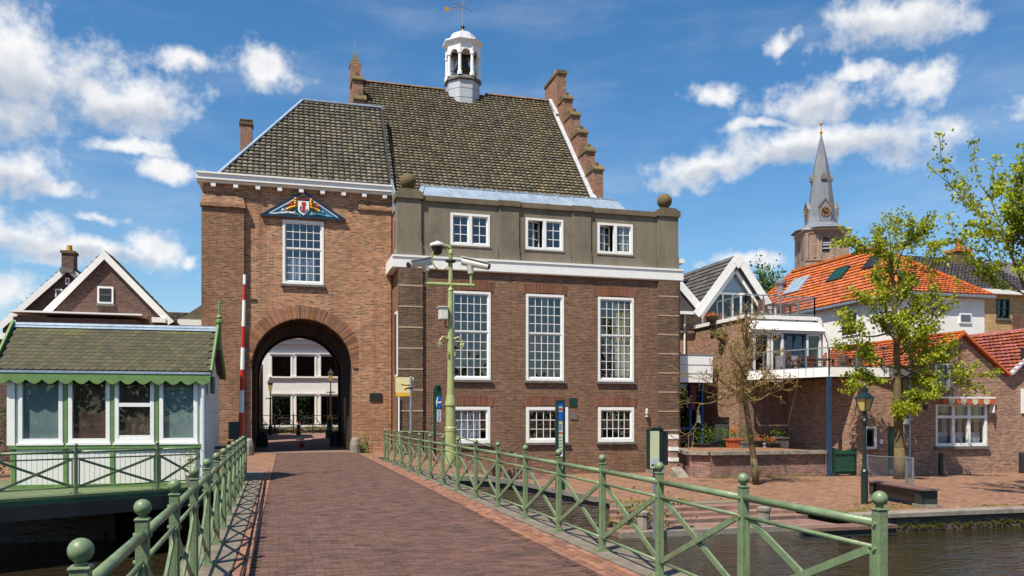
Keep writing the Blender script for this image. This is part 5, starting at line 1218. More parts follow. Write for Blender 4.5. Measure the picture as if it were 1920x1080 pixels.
    b = MB(); A = [Vector((4.5,33.6,.95)),Vector((5.6,33.6,.95)),Vector((7.0,33.2,.72)),Vector((9.1,32.2,.05)),Vector((9.15,32.2,-.15))]; b.tube(A,.03,8); b.build('handrail', m_rail, t)
    for v in (A[0],A[1],A[2],A[3]): b = MB(); b.cyl((v.x,v.y,-1),v,.025,n=8); b.build('post', m_rail, t)
    r = T('ramp_kerb','low reddish brick ramp wall at the foot of the hall','ramp wall',(7.5,33,-.5)); b = MB()
    b.add([(5.0,33.9,-.8),(10.6,32.0,-1.3),(10.6,32.25,-1.3),(5.0,34.15,-.8),(5.0,33.9,.2),(10.6,32.0,-.85),(10.6,32.25,-.85),(5.0,34.15,.2)],[(0,3,2,1),(4,5,6,7),(0,1,5,4),(1,2,6,5),(2,3,7,6),(3,0,4,7)]); b.build('wall', m_terr, r)
signs()

# ================================================================== RIGHT BANK: TERRACE AND HOUSES
def terrace():
    t = T('raised_terrace','raised brick terrace with stone coping right of the hall','terrace',(19.5,32,-1))
    TZ = .12; poly = [(16.4,31.2),(17.0,30.62),(22.58,30.62),(22.58,41),(17.75,41),(17.75,35)]
    b = MB(); b.prism(poly,-1.2,TZ-.14,'z'); b.build('wall', m_terr, t)
    b = MB(); b.prism([(16.6,31.4),(17.1,30.9),(22.3,30.9),(22.5,41),(17.8,41),(17.8,35)],TZ-.14,TZ-.02,'z'); b.build('paving', m_street, t)
    for (a,c) in (((16.4,31.2),(17.0,30.62)),((17.0,30.62),(22.58,30.62)),((16.4,31.2),(17.75,35))):
        A,B_ = Vector((*a,TZ-.07)),Vector((*c,TZ-.07)); n_ = max(1,round((B_-A).length/.95)); 
        for i in range(n_):
            s = MB(); p,q = A.lerp(B_,i/n_),A.lerp(B_,(i+1)/n_-.01); s.bar(p,q,.36,.15+random.uniform(-.01,.01)); s.build('coping_stone', m_stone, t)
    # steps/slope at the left corner
    b = MB(); b.prism([(31.0,-1.2),(34.7,-1.2),(34.7,.0),(33.2,-.1)],16.0,16.5,'x'); b.build('stair_cheek', m_stone, t)
    st = T('balcony_post','slim blue steel post under the balcony corner','post',(22.66,30.5,-1)); b = MB(); b.box(22.58,22.74,30.42,30.58,-1.05,3.28); b.build('post', m_bluep, st); b = MB(); b.box(22.5,22.82,30.34,30.66,-1.0,-.97); b.build('foot_plate', m_bluep, st)
terrace()
def side_house():
    Y = 40.; P = lambda x,y: onY(x,y,Y); t = T('terrace_house','brick house with glazed white gable and roof terrace above the balcony','house',(23,Y,-1))
    a,l,r = (23.6,10.25),(21.35,7.35),(25.75,7.35)
    # main body with gable front
    b = MB(); b.prism([(21.3,-1),(25.75,-1),(25.75,7.3),(25.0,8.2),(22.2,8.2),(21.3,7.3)],Y,Y+14,'y'); b.box(19.4,21.3,Y,Y+12,-1,7.2); b.build('wall', m_house, t)
    # roof slopes
    A = Vector((a[0],0,a[1]))
    for s,f in ((-1,l),(1,r)):
        e = Vector((f[0]+s*.25,0,f[1]-.25)); rf = MB(); rf.add([(A.x,Y-.5,A.z),(e.x,Y-.5,e.z),(e.x,Y+14,e.z),(A.x,Y+14,A.z),(A.x,Y-.5,A.z-.12),(e.x,Y-.5,e.z-.12),(e.x,Y+14,e.z-.12),(A.x,Y+14,A.z-.12)],[(0,1,2,3),(7,6,5,4),(0,4,5,1),(1,5,6,2),(2,6,7,3),(3,7,4,0)]); ro = rf.build('roof', m_gtile, t)
        sd = Vector((A.x-e.x,0,A.z-e.z)); 
        if s < 0: roof_tiles(ro,(e.x,Y+14,e.z+.01),(0,-1,0),sd,lambda u,v: v<sd.length-.1,14.4,sd.length,.3,.34,m_gtile,0,'flat')
        b = MB(); d = (A-e).normalized(); b.bar((e.x,Y-.56,e.z-.12),(A.x+d.x*.04,Y-.56,A.z-.06),.05,.42,(-s*d.z,0,abs(d.x))); b.build('barge_board', m_white, t)
        b = MB(); b.bar((e.x-s*.42,Y-.3,e.z-.2),(A.x,Y-.3,A.z-.75),.06,.16,(-s*d.z,0,abs(d.x))); b.build('inner_frame', m_white, t)
    b = MB(); b.prism([(23.3,9.92),(23.6,9.55),(23.9,9.92),(23.6,10.33)],Y-.60,Y-.53,'y'); b.build('gable_apex', m_white, t)
    b = MB(); b.prism([(22.15,8.3),(25.05,8.3),(24.0,9.55),(23.6,9.75),(23.2,9.55)],Y-.03,Y-.005,'y'); b.build('gable_glass_back', m_net, t)
    w_ = MB(); w_.box(22.0,25.2,Y-.12,Y-.04,8.2,8.32); w_.box(22.9,22.98,Y-.12,Y-.04,6.5,8.2); w_.box(24.0,24.1,Y-.12,Y-.04,6.5,8.2); w_.box(24.7,24.78,Y-.12,Y-.04,6.5,8.2); w_.box(23.5,23.58,Y-.11,Y-.04,6.5,8.2); wo = w_.build('gable_window', m_white, t)
    for x0,x1,m in ((22.0,22.9,m_glassd),(22.98,23.5,m_glassd),(23.58,24.0,m_glassd),(24.1,24.7,m_glassd)): pane(wo,x0,x1,6.5,8.2,Y-.06,m)
    pn = MB(); pn.prism([(22.2,8.32),(25.0,8.32),(23.98,9.6),(23.6,9.85),(23.2,9.6)],Y-.08,Y-.07,'y'); pn.build('pane', m_glass, wo)
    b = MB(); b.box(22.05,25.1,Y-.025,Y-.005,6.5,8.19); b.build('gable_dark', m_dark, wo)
    # smaller gable to the left with flashing
    b = MB(); q = [P(1262,528),P(1303,578)]; b.bar((20.0,Y-.5,8.75),(21.45,Y-.5,7.25),.05,.4,(.7,0,.7)); b.build('barge_board', m_white, t)
    b = MB(); b.prism([(19.4,7.2),(21.3,7.2),(20.0,8.6),(19.4,9.2)],Y-.4,Y+10,'y'); b.build('side_roof', m_gtile, t)
    b = MB(); b.box(19.5,21.2,Y-.52,Y-.42,7.0,7.16); b.build('gutter', m_white, t)
    # annexe with first floor windows
    E0 = 34.6; b = MB(); holes = [(21.55,22.35,3.6,5.55),(22.5,23.1,3.6,5.55),(23.25,24.35,3.6,5.55),(24.45,25.2,3.6,5.55)]
    b.wall(21.3,25.35,3.5,5.75,E0,holes,.15); b.quad((21.3,Y,-1),(21.3,E0+.9,-1),(21.3,E0+.9,3.5),(21.3,Y,3.5)); b.quad((21.3,Y,3.5),(21.3,E0,3.5),(21.3,E0,6.3),(21.3,Y,6.3)); b.quad((25.35,E0,3.5),(25.35,Y,3.5),(25.35,Y,6.3),(25.35,E0,6.3)); an = b.build('annexe_wall', m_house, t)
    for i,(x0,x1,z0,z1) in enumerate(holes):
        f = MB(); fm = m_white if i != 2 else m_bluep; w2 = .07; f.box(x0-.04,x0+w2,E0-.03,E0+.1,z0,z1); f.box(x1-w2,x1+.04,E0-.03,E0+.1,z0,z1); f.box(x0+w2,x1-w2,E0-.03,E0+.1,z1-w2,z1+.03); 
        if i == 2: f.box((x0+x1)/2-.06,(x0+x1)/2+.06,E0-.02,E0+.1,z0,z1-w2)
        wo = f.build('window', fm, t); pane(wo,x0+w2,x1-w2,z0,z1-w2,E0+.05,m_glassd); r_ = MB(); r_.room(x0+.01,x1-.01,E0+.151,E0+2,z0,z1-.01); r_.build('interior', m_dark, wo)
    b = MB(); b.box(21.25,25.4,E0-.1,E0-.005,5.58,5.75); b.build('window_head', m_white, t)
    b = MB(); b.add([(21.3,E0-.2,5.72),(25.4,E0-.2,5.72),(25.15,E0+.35,6.28),(21.3,E0+.35,6.28)],[(0,1,2,3)]); b.box(21.2,25.2,E0+.2,Y,6.28,6.46); b.build('roof_fascia', m_white, t)
    b = MB(); b.add([(25.36,E0-.2,5.7),(25.36,E0+.9,5.7),(25.16,E0+.5,6.46),(25.16,E0+.3,6.46),(25.9,E0+.9,4.8),(25.9,E0-.1,4.8)],[(0,1,2,3)]); b.bar((25.2,E0+.1,6.4),(25.75,E0+.1,5.2),.1,.12); b.bar((25.75,E0+.1,5.2),(25.75,E0+.1,3.6),.1,.1); b.build('side_trim', m_white, t)
    # ground floor wall below the balcony, set back
    b = MB(); b.quad((21.3,E0+.9,-1.2),(26.2,E0+.9,-1.2),(26.2,E0+.9,3.3),(21.3,E0+.9,3.3)); b.quad((26.2,E0+.9,-1.2),(26.2,30.3,-1.2),(26.2,30.3,3.3),(26.2,E0+.9,3.3)); b.build('ground_wall', m_terr, t)
    b = MB(); b.box(21.35,25.9,E0+.84,E0+.895,.1,.45); b.build('painted_plinth', m_paver2, t)
    # downpipes, wall brackets
    for px in (1315,1282): p = P(px,600); b = MB(); b.cyl((p.x,Y-.1,.1 if px > 1300 else 4.9),(p.x,Y-.1,7.1),.05,n=8); b.build('drain_pipe', m_white, t)
    # balcony
    F0 = [Vector((21.0,34.6,0)),Vector((22.62,30.45,0)),Vector((26.4,29.95,0)),Vector((26.4,30.25,0)),Vector((26.2,34.6,0))]
    b = MB(); b.prism([(v.x,v.y) for v in F0],3.3,3.46,'z'); b.build('balcony_floor', m_beam, t)
    for i in range(2):
        A_,B_ = F0[i],F0[i+1]; n_ = 6 if i == 0 else 4
        for k in range(n_):
            p,q = A_.lerp(B_,k/n_),A_.lerp(B_,(k+1)/n_-.006); b = MB(); b.bar(p+Vector((0,0,3.5)),q+Vector((0,0,3.5)),.04,.4); b.build('fascia_panel', m_white, t)
    def glassrail(A_,B_,z0,h,n_,nm):
        d = (B_-A_).normalized(); z = Vector((0,0,1)); b = MB(); b.bar(A_+z*(z0+h),B_+z*(z0+h),.05,.05); ra = b.build(nm, m_galv, t); b = MB(); b.bar(A_+z*(z0+.12),B_+z*(z0+.12),.04,.04); b.build('lower_rail', m_galv, ra)
        for k in range(n_+1):
            p = A_.lerp(B_,k/n_); b = MB(); b.bar(p+z*(z0-.25),p+z*(z0+h),.05,.05); b.build('rail_post', m_galv, ra)
            if k < n_:
                p2 = A_.lerp(B_,(k+1)/n_); b = MB(); b.bar(p+z*(z0+.16)+d*.06+z*(h-.24)/2,p2+z*(z0+.16)-d*.06+z*(h-.24)/2,.008,h-.24); b.build('glass_panel', m_glassb, ra)
    glassrail(F0[0],F0[1],3.6,.95,4,'balcony_rail'); glassrail(F0[1],F0[2],3.6,.95,3,'balcony_rail')
    U = [Vector((21.25,37.5,0)),Vector((21.3,34.9,0)),Vector((25.1,34.9,0)),Vector((25.1,39,0))]
    glassrail(U[0],U[1],6.42,1.0,2,'terrace_rail'); glassrail(U[1],U[2],6.42,1.0,4,'terrace_rail'); glassrail(U[2],U[3],6.42,1.0,3,'terrace_rail')
    # entrance under a white canopy between the hall and the house
    c = T('entrance_canopy','white boarded canopy over the blue framed entrance','canopy',(18.8,35.4,.12)); cx0, cx1, cz = 17.78, 19.75, 3.2
    for i in range(3): b = MB(); b.box(cx0,cx1,35.3-.02*i,35.6,cz+i*.42,cz+i*.42+.405); b.build('board', m_white, c)
    b = MB(); b.box(cx0,cx1+.02,35.61,40,cz,cz+1.25); b.box(cx0-.02,cx1+.06,35.25,40,cz+1.26,cz+1.33); b.build('canopy_body', m_galv, c)
    e = T('glazed_entrance','dark glazed entrance with blue posts beneath the white canopy','entrance',(18.8,36.2,.12))
    for x in (17.8,18.3,18.95,19.6): b = MB(); b.box(x,x+.1,36.1,36.2,.1,cz); b.build('blue_post', m_bluef, e)
    b = MB(); b.box(17.8,19.7,36.12,36.18,.95,1.05); b.build('blue_rail', m_bluef, e)
    for x in (17.9,18.4,19.05): pane(e,x,x+(.4 if x < 18 else .55),.15,cz,36.15,m_glassd)
    b = MB(); b.room(17.79,19.75,36.25,38.5,.1,cz); b.build('interior', m_dark, e)
    b = MB(); b.prism([(18.95,cz-.1),(19.3,cz-.1),(19.2,2.1),(19.05,1.8),(19.0,2.2)],36.0,36.06,'y'); b.build('purple_drape', m_plum, e)
    b = MB(); b.prism([(19.2,1.3),(19.45,1.25),(19.4,1.85),(19.25,1.95)],35.9,35.96,'y'); b.build('hanging_sign', m_cushion, e)
    b = MB(); b.quad((19.76,40,.1),(19.76,36.2,.1),(19.76,36.2,cz),(19.76,40,cz)); b.quad((19.76,36.25,.1),(21.3,36.25,.1),(21.3,36.25,.101),(19.76,36.25,.101)); b.build('side_wall', m_house, e)
    # wall basket
    k = T('wall_basket','mossy hanging basket on a bracket on the brick side wall','basket',(21.1,37,5.2)); p = onX(1352,628,21.1); b = MB(); b.lathe([(.05,-.3),(.2,-.2),(.32,0)],p,10); b.build('basket', m_bark, k); b = MB(); foliage(b,p+Vector((0,0,.1)),(.5,.5,.2),220,.09); b.build('plants', m_leaf2, k)
    k = T('wall_basket','orange flowered hanging basket high on the brick side wall','basket',(21.1,38,6.4)); p = onX(1336,594,21.1); b = MB(); b.lathe([(.05,-.35),(.25,-.2),(.36,0)],p,10); b.build('basket', m_bark, k); b = MB(); foliage(b,p+Vector((0,0,.08)),(.5,.5,.14),160,.09); b.build('plants', m_flower, k)
side_house()
def furniture():
    def chair(x,y,z,rz,label,m=m_teak,g='chairs on the terraces'):
        t = T('terrace_chair',label,'chair',(x,y,z),rz,g,local=True); b = MB(); b.box(-.25,.25,-.25,.25,.40,.46); b.build('seat', m, t); b = MB(); b.box(-.25,.25,.2,.27,.46,.95); b.build('backrest', m, t)
        for u in (-.22,.22):
            for v in (-.22,.22): b = MB(); b.box(u-.025,u+.025,v-.025,v+.025,0,.4); b.build('leg', m, t)
            b = MB(); b.box(u-.03,u+.03,-.25,.2,.62,.66); b.build('armrest', m, t)
    def table(x,y,z,L,label,rz=0):
        t = T('terrace_table',label,'table',(x,y,z),rz,local=True); b = MB(); b.box(-L/2,L/2,-.4,.4,.7,.75); b.build('tabletop', m_teak, t)
        for u in (-L/2+.1,L/2-.1):
            for v in (-.32,.32): b = MB(); b.box(u-.04,u+.04,v-.04,v+.04,0,.7); b.build('leg', m_teak, t)
    z = 3.47
    table(23.5,32.6,z,1.6,'brown table in the middle of the glass railed balcony')
    for i,(dx,dy,r,l) in enumerate(((-1.2,.1,1.57,'left end'),(1.2,0,-1.57,'right end'),(-.4,.7,0,'far left side'),(.45,.75,.1,'far right side'))): chair(23.5+dx,32.6+dy,z,r,'brown armchair at the '+l+' of the balcony table')
    table(25.4,31.6,z,1.4,'brown table at the right end of the balcony',.1)
    for i,(dx,dy,r,l) in enumerate(((-.35,.8,0,'far left side'),(.4,.8,0,'far right side'))): chair(25.4+dx,31.6+dy,z,r,'brown armchair at the '+l+' of the right balcony table')
    b = MB(); t = T('balcony_sofa','grey cushioned lounge seat behind the balcony glass','sofa',(22.6,33.3,z),-.2,local=True); b.box(-.5,.5,-.3,.3,.1,.45); b.build('seat', m_cushion, t); b = MB(); b.box(-.5,.5,.25,.42,.1,.95); b.build('backrest', m_cushion, t)
    table(24.2,36.3,6.47,1.6,'dark table on the upper roof terrace'); chair(23.2,36.2,6.47,1.57,'brown chair left of the table on the roof terrace'); chair(24.9,37.2,6.47,0,'brown chair behind the table on the roof terrace')
    # planters on the raised terrace
    Zt = .1
    def planter(px,py,w_,h,m,leafm,fn,label,Y=36.5,sz=.08,lh=.3):
        p = onY(px,py,Y); t = T('planter',label,'planter',(p.x,Y,Zt)); b = MB(); b.add([(p.x-w_*.42,Y-.2,Zt),(p.x+w_*.42,Y-.2,Zt),(p.x+w_*.42,Y+.2,Zt),(p.x-w_*.42,Y+.2,Zt),(p.x-w_/2,Y-.25,Zt+h),(p.x+w_/2,Y-.25,Zt+h),(p.x+w_/2,Y+.25,Zt+h),(p.x-w_/2,Y+.25,Zt+h)],[(0,3,2,1),(0,1,5,4),(1,2,6,5),(2,3,7,6),(3,0,4,7)]); b.box(p.x-w_/2-.03,p.x+w_/2+.03,Y-.28,Y+.28,h+Zt-.06,h+Zt); b.build('pot', m, t); b = MB(); foliage(b,(p.x,Y,Zt+h+lh*.6),(w_*.7,.35,lh),fn,sz); b.build('plants', leafm, t)
    planter(1378,828,.8,.42,m_orange,m_leaf2,200,'orange wooden planter box with green plants on the terrace',Y=34.6)
    planter(1353,828,.7,.36,m_dgreen,m_leaf2,260,'dark planter with a green bush left of the orange box',lh=.45,Y=35.2)
    planter(1318,830,.7,.2,m_beam,m_leaf2,300,'low dark pot with a spreading bush near the blue entrance',lh=.6,Y=35.4)
    planter(1338,826,.5,.3,m_beam,m_hedge,200,'dark pot with a yellowish shrub left of the planters',lh=.5,Y=35.3)
    planter(1394,826,.4,.3,m_galv,m_leaf2,160,'small metal pot right of the orange box',lh=.6,Y=34.4)
    planter(1426,826,.5,.3,m_black,m_flower,90,'black trough with red flowers by the brick wall',lh=.2,Y=34.8)
    planter(1437,826,.4,.22,m_net,m_leaf2,110,'pale trough with green plants by the brick wall',lh=.22,Y=34.6)
    planter(1448,828,.5,.22,m_black,m_flower,80,'low black tray of orange flowers on the terrace',lh=.18,Y=34.2)
    planter(1463,830,.7,.5,m_sill,m_leaf2,170,'grey square pot with mixed plants on the terrace',lh=.28,Y=34.2)
    p = onY(1377,800,34.7); b = MB(); foliage(b,(p.x,34.7,1.0),(.16,.12,.3),60,.1); b.cyl((p.x,34.7,.5),(p.x,34.7,1.0),.015,n=5); thing(b,'red_flower',m_flower,'tall red flowering plant above the orange planter','flower')
    p = onY(1354,803,36.5); b = MB(); b.box(p.x-.4,p.x+.3,36.5,36.6,.1,1.2); thing(b,'grey_panel',m_cushion,'grey panel leaning against the house wall behind the planters','panel')
furniture()
def right_house():
    Y = 30.3; t = T('gabled_brick_house','light brown brick house with orange tiled roof and white three part window','house',(29,Y,-1)); P = lambda x,y: onY(x,y,Y)
    hs = [(28.0,28.83,2.85,3.98),(28.03,30.86,.24,2.12),(24.3,24.92,.16,1.14),(25.5,26.28,-1.0,1.13)]
    tall = MB(); tall.wall(26.2,36.5,-1.2,3.4,Y,[hs[1],(hs[0][0],hs[0][1],2.85,3.4)],.22)
    tall.quad((26.2,Y,3.4),(28.0,Y,3.4),(28.0,Y,3.98),(27.2,Y,3.98)); tall.quad((28.83,Y,3.4),(31.95,Y,3.4),(31.1,Y,3.98),(28.83,Y,3.98))
    tall.add([(27.2,Y,3.98),(31.1,Y,3.98),(29.45,Y,5.2)],[(0,1,2)])
    tall.add([(31.95,Y,3.4),(36.5,Y,3.4),(36.5,Y,5.0),(34.5,Y,5.0)],[(0,1,2,3)])
    tall.quad((36.5,Y,-1.2),(36.5,Y+10,-1.2),(36.5,Y+10,5),(36.5,Y,5))
    for a,b_,c,d in (hs[0],): tall.quad((a,Y,3.4),(a,Y,d),(a,Y+.2,d),(a,Y+.2,3.4)); tall.quad((b_,Y,3.4),(b_,Y+.2,3.4),(b_,Y+.2,d),(b_,Y,d)); tall.quad((a,Y,d),(b_,Y,d),(b_,Y+.2,d),(a,Y+.2,d))
    tall.build('wall', m_house, t)
    lo = MB(); lo.wall(24.0,26.2,-1.2,3.3,Y,[hs[2],hs[3]],.2); lo.quad((24.0,35.5,-1.2),(24.0,Y,-1.2),(24.0,Y,3.3),(24.0,35.5,3.3)); lo.build('annexe_wall', m_house, t)
    # windows
    f = MB(); a,c,d,e = hs[0]; f.box(a,a+.1,Y-.02,Y+.1,d,e); f.box(c-.16,c,Y-.02,Y+.1,d,e); f.box(a+.1,c-.16,Y-.02,Y+.1,d,d+.12); f.box(a+.1,c-.16,Y-.02,Y+.1,e-.1,e); wo = f.build('window', m_white, t); pane(wo,a+.1,c-.16,d+.12,e-.1,Y+.05,m_glassd); r = MB(); r.room(a,c,Y+.2,Y+1,d,e); r.build('interior', m_dark, wo); s = MB(); s.box(a-.08,c+.1,Y-.1,Y-.001,d-.14,d-.002); s.build('sill', m_sill, wo); s = MB(); s.quad((c-.34,Y+.15,d+.1),(c-.16,Y+.13,d+.1),(c-.16,Y+.13,e-.1),(c-.3,Y+.15,e-.1)); s.build('curtain', m_curtain, wo)
    f = MB(); a,c,d,e = hs[1]; f.box(a,a+.1,Y-.03,Y+.1,d,e); f.box(c-.14,c,Y-.03,Y+.1,d,e); f.box(a+.1,c-.14,Y-.03,Y+.1,d,d+.14); f.box(a+.1,c-.14,Y-.03,Y+.1,e-.08,e); zt = e-.56; f.box(a+.1,c-.14,Y-.05,Y+.1,zt-.06,zt+.06)
    w3 = (c-.14-a-.1); x1,x2 = a+.1+w3/3,a+.1+2*w3/3
    for x in (x1,x2): f.box(x-.075,x+.075,Y-.025,Y+.1,d+.14,zt-.06); f.box(x-.075,x+.075,Y-.025,Y+.1,zt+.06,e-.08)
    wo = f.build('window', m_white, t); xs = [a+.1,x1-.075,x1+.075,x2-.075,x2+.075,c-.14]
    r = MB(); r.room(a+.01,c-.01,Y+.221,Y+2.2,d+.01,e-.01); r.build('interior', m_dark, wo)
    for i in range(3):
        p,q = xs[2*i],xs[2*i+1]; pane(wo,p,q,d+.14,zt-.06,Y+.05,m_glass); pane(wo,p,q,zt+.06,e-.08,Y+.05,m_glass)
        for (u,v) in ((p,p+(q-p)*.36),(q-(q-p)*.34,q)):
            s = MB(); n_ = 10
            for k in range(n_): A,B_ = u+(v-u)*k/n_,u+(v-u)*(k+1)/n_; s.quad((A,Y+.3+.03*math.sin(k*2),d+.1),(B_,Y+.3+.03*math.sin(k*2+2),d+.1),(B_,Y+.3+.03*math.sin(k*2+2),e-.1),(A,Y+.3+.03*math.sin(k*2),e-.1))
            s.build('curtain', m_net if i == 0 else m_curtain, wo, smooth=True)
        s = MB(); s.box(p,q,Y+.25,Y+.28,d+.12,d+.62); s.build('lower_screen', m_net, wo)
        s = MB(); cx = (p+q)/2+.03; s.lathe([(.13,0),(.13,.2),(.03,.26),(.03,1.0)],(cx,Y+.6,d+.75),8); s.build('window_ornament', m_teak, wo)
    s = MB(); s.box(a-.05,c+.08,Y-.13,Y-.001,d-.13,d-.002); s.build('sill', m_sill, wo)
    aw = T('rolled_awning','rolled striped awning with scalloped edge over the three part window','awning',(29.5,Y,2.3)); b = MB(); b.box(27.98,31.02,Y-.34,Y-.01,2.38,2.46); b.box(30.96,31.02,Y-.3,Y-.01,1.75,2.38); b.build('cassette', m_white, aw); 
    for i in range(9):
        x = 28.15+i*.318; b = MB(); pr = [(x,2.375),(x+.31,2.375),(x+.31,2.2)]+[(x+.155+.155*math.cos(u),2.2-.09*math.sin(u)) for u in [k*math.pi/6 for k in range(1,6)]]+[(x,2.2)]; b.prism(pr,Y-.33,Y-.30,'y'); b.build('valance_scallop', m_orange if i % 2 == 0 else m_curtain, aw)
    f = MB(); a,c,d,e = hs[2]; f.box(a,a+.1,Y-.02,Y+.1,d,e); f.box(c-.1,c,Y-.02,Y+.1,d,e); f.box(a+.1,c-.1,Y-.02,Y+.1,d,d+.1); f.box(a+.1,c-.1,Y-.02,Y+.1,e-.08,e); wo = f.build('window', m_white, t); pane(wo,a+.1,c-.1,d+.1,e-.08,Y+.05,m_glassd); r = MB(); r.room(a,c,Y+.2,Y+1,d,e); r.build('interior', m_dark, wo); s = MB(); s.box(a-.05,c+.05,Y-.1,Y-.001,d-.1,d-.002); s.build('sill', m_copper, wo)
    a,c,d,e = hs[3]; b = MB(); b.box(a,c,Y+.1,Y+.16,d,e); do = b.build('door', m_dgreen, t); b = MB(); b.box(c-.06,c+.06,Y-.02,Y+.09,d,e+.05); b.build('door_frame', m_white, do); b = MB(); b.box(a+.1,c-.1,Y+.06,Y+.099,d+.05,d+.25); b.build('kick_plate', m_galv, do)
    b = MB(); b.box(c+.0,c+.18,Y-.2,Y-.01,e+.1,e+.35); b.build('door_lamp', m_cctv, t)
    p = P(1703,800); b = MB(); b.cyl((p.x,Y-.08,-.9),(p.x,Y-.08,3.2),.05,n=8); b.tube([(p.x,Y-.08,3.2),(p.x+.2,Y-.1,3.35),(p.x+.25,Y-.1,3.6)],.05,8); b.build('drain_pipe', m_zinc, t)
    for px,py in ((1735,763),(1863,763)):
        p = P(px,py); b = MB(); b.prism([(p.x-.12,p.z+.1),(p.x+.12,p.z+.1),(p.x+.05,p.z-.1),(p.x-.03,p.z-.12)],Y-.06,Y-.001,'y'); b.build('wall_anchor', m_black, t)
    p = P(1801,665); b = MB(); b.box(p.x-.03,p.x+.03,Y-.04,Y-.001,p.z-.3,p.z+.3); b.build('wall_anchor', m_copper, t)
    p = P(1652,828); b = MB(); b.box(p.x-.07,p.x+.07,Y-.05,Y-.001,p.z-.1,p.z+.1); b.build('door_bell', m_white, t)
    # roof, ridge running back
    A = (29.45,5.22); el = (26.0,3.25); er = (32.0,3.42); D = 9
    for s,e in ((-1,el),(1,er)):
        r = MB(); r.add([(A[0],Y-.12,A[1]),(e[0],Y-.12,e[1]),(e[0],Y+D,e[1]),(A[0],Y+D,A[1]),(A[0],Y-.12,A[1]+.1),(e[0],Y-.12,e[1]+.1),(e[0],Y+D,e[1]+.1),(A[0],Y+D,A[1]+.1)],[(0,1,2,3),(7,6,5,4),(0,4,5,1),(1,5,6,2),(2,6,7,3),(3,7,4,0)]); ro = r.build('roof', m_otrough, t)
        sd = Vector((A[0]-e[0],0,A[1]-e[1]))
        if s < 0: roof_tiles(ro,(e[0],Y+D,e[1]+.11),(0,-1,0),sd,lambda u,v: v<sd.length-.08,D+.1,sd.length,.27,.3,m_otile,0,'pan')
        b = MB(); b.bar((e[0],Y-.16,e[1]+.06),(A[0],Y-.16,A[1]+.1),.1,.16,(0,1,0)); b.build('verge_tile', m_otile if s < 0 else m_orange, t)
    b = MB(); b.cyl((A[0],Y-.15,A[1]+.14),(A[0],Y+D,A[1]+.14),.1,n=8); b.build('ridge_tiles', m_otile, t)
    # neighbour on the right
    t2 = T('neighbour_house','brick house with dark red tiled roof at the right picture edge','house',(35,Y,-1)); A = (35.3,5.95); e = (32.02,3.46)
    r = MB(); r.add([(A[0],Y-.1,A[1]),(e[0],Y-.1,e[1]),(e[0],Y+7,e[1]),(A[0],Y+7,A[1])],[(0,1,2,3)]); r.quad((A[0],Y-.1,A[1]),(A[0],Y+7,A[1]),(38.5,Y+7,3.4),(38.5,Y-.1,3.4)); ro = r.build('roof', m_rtile, t2); sd = Vector((A[0]-e[0],0,A[1]-e[1])); roof_tiles(ro,(e[0],Y+7,e[1]+.02),(0,-1,0),sd,lambda u,v: v<sd.length-.08,7.1,sd.length,.27,.3,m_rtile,0,'pan')
    b = MB(); b.bar((e[0],Y-.16,e[1]+.04),(A[0],Y-.16,A[1]+.06),.1,.22,(0,1,0)); b.build('barge_board', m_lead, t2); b = MB(); b.prism([(32.1,3.3),(36.4,3.3),(36.4,5.0),(35.3,5.8)],Y+.02,Y+.2,'y'); b.build('gable_wall', m_house, t2)
    p,q = P(1914,745),P(1914,775); b = MB(); b.box(p.x,p.x+1.0,Y-.06,Y-.001,q.z,p.z+.4); b.build('window', m_white, t2)
    p = P(1914,660); b = MB(); b.box(p.x,p.x+.8,Y-.06,Y-.001,P(1914,690).z,p.z+.2); b.build('window', m_black, t2)
    # bollards along the facade
    for i,(px,py,l) in enumerate(((1745,889,'black bollard left below the three part window'),(1861,883,'black bollard right below the three part window'))):
        p = onZ(px,py,-1.0); p.y = min(p.y,Y-.5); b = MB(); b.lathe([(.11,-1.05),(.11,-.08),(.08,-.04),(.02,-.02)],(p.x,p.y,0),10); thing(b,'street_bollard',m_black,l,'bollard','bollards before the brick house')
    # garden gate
    g = T('garden_gate','teal green plank gate between terrace and house','gate',(23.2,30.5,-1)); a,c = onY(1563,840,30.45).x,onY(1605,840,30.45).x; n_ = 9
    for i in range(n_): x = a+.06+(c-a-.12)*i/n_; b = MB(); b.box(x,x+(c-a-.12)/n_-.02,30.47,30.5,-.93,.1+.1*abs(i-4)/4); b.build('plank', m_deckg, g)
    for z in (-.8,-.05): b = MB(); b.box(a,c,30.43,30.468,z,z+.1); b.build('cross_rail', m_deckg, g)
    for x in (a-.03,c-.02): b = MB(); b.box(x,x+.08,30.42,30.52,-1.05,.22); b.build('gate_post', m_dgreen, g)
right_house()

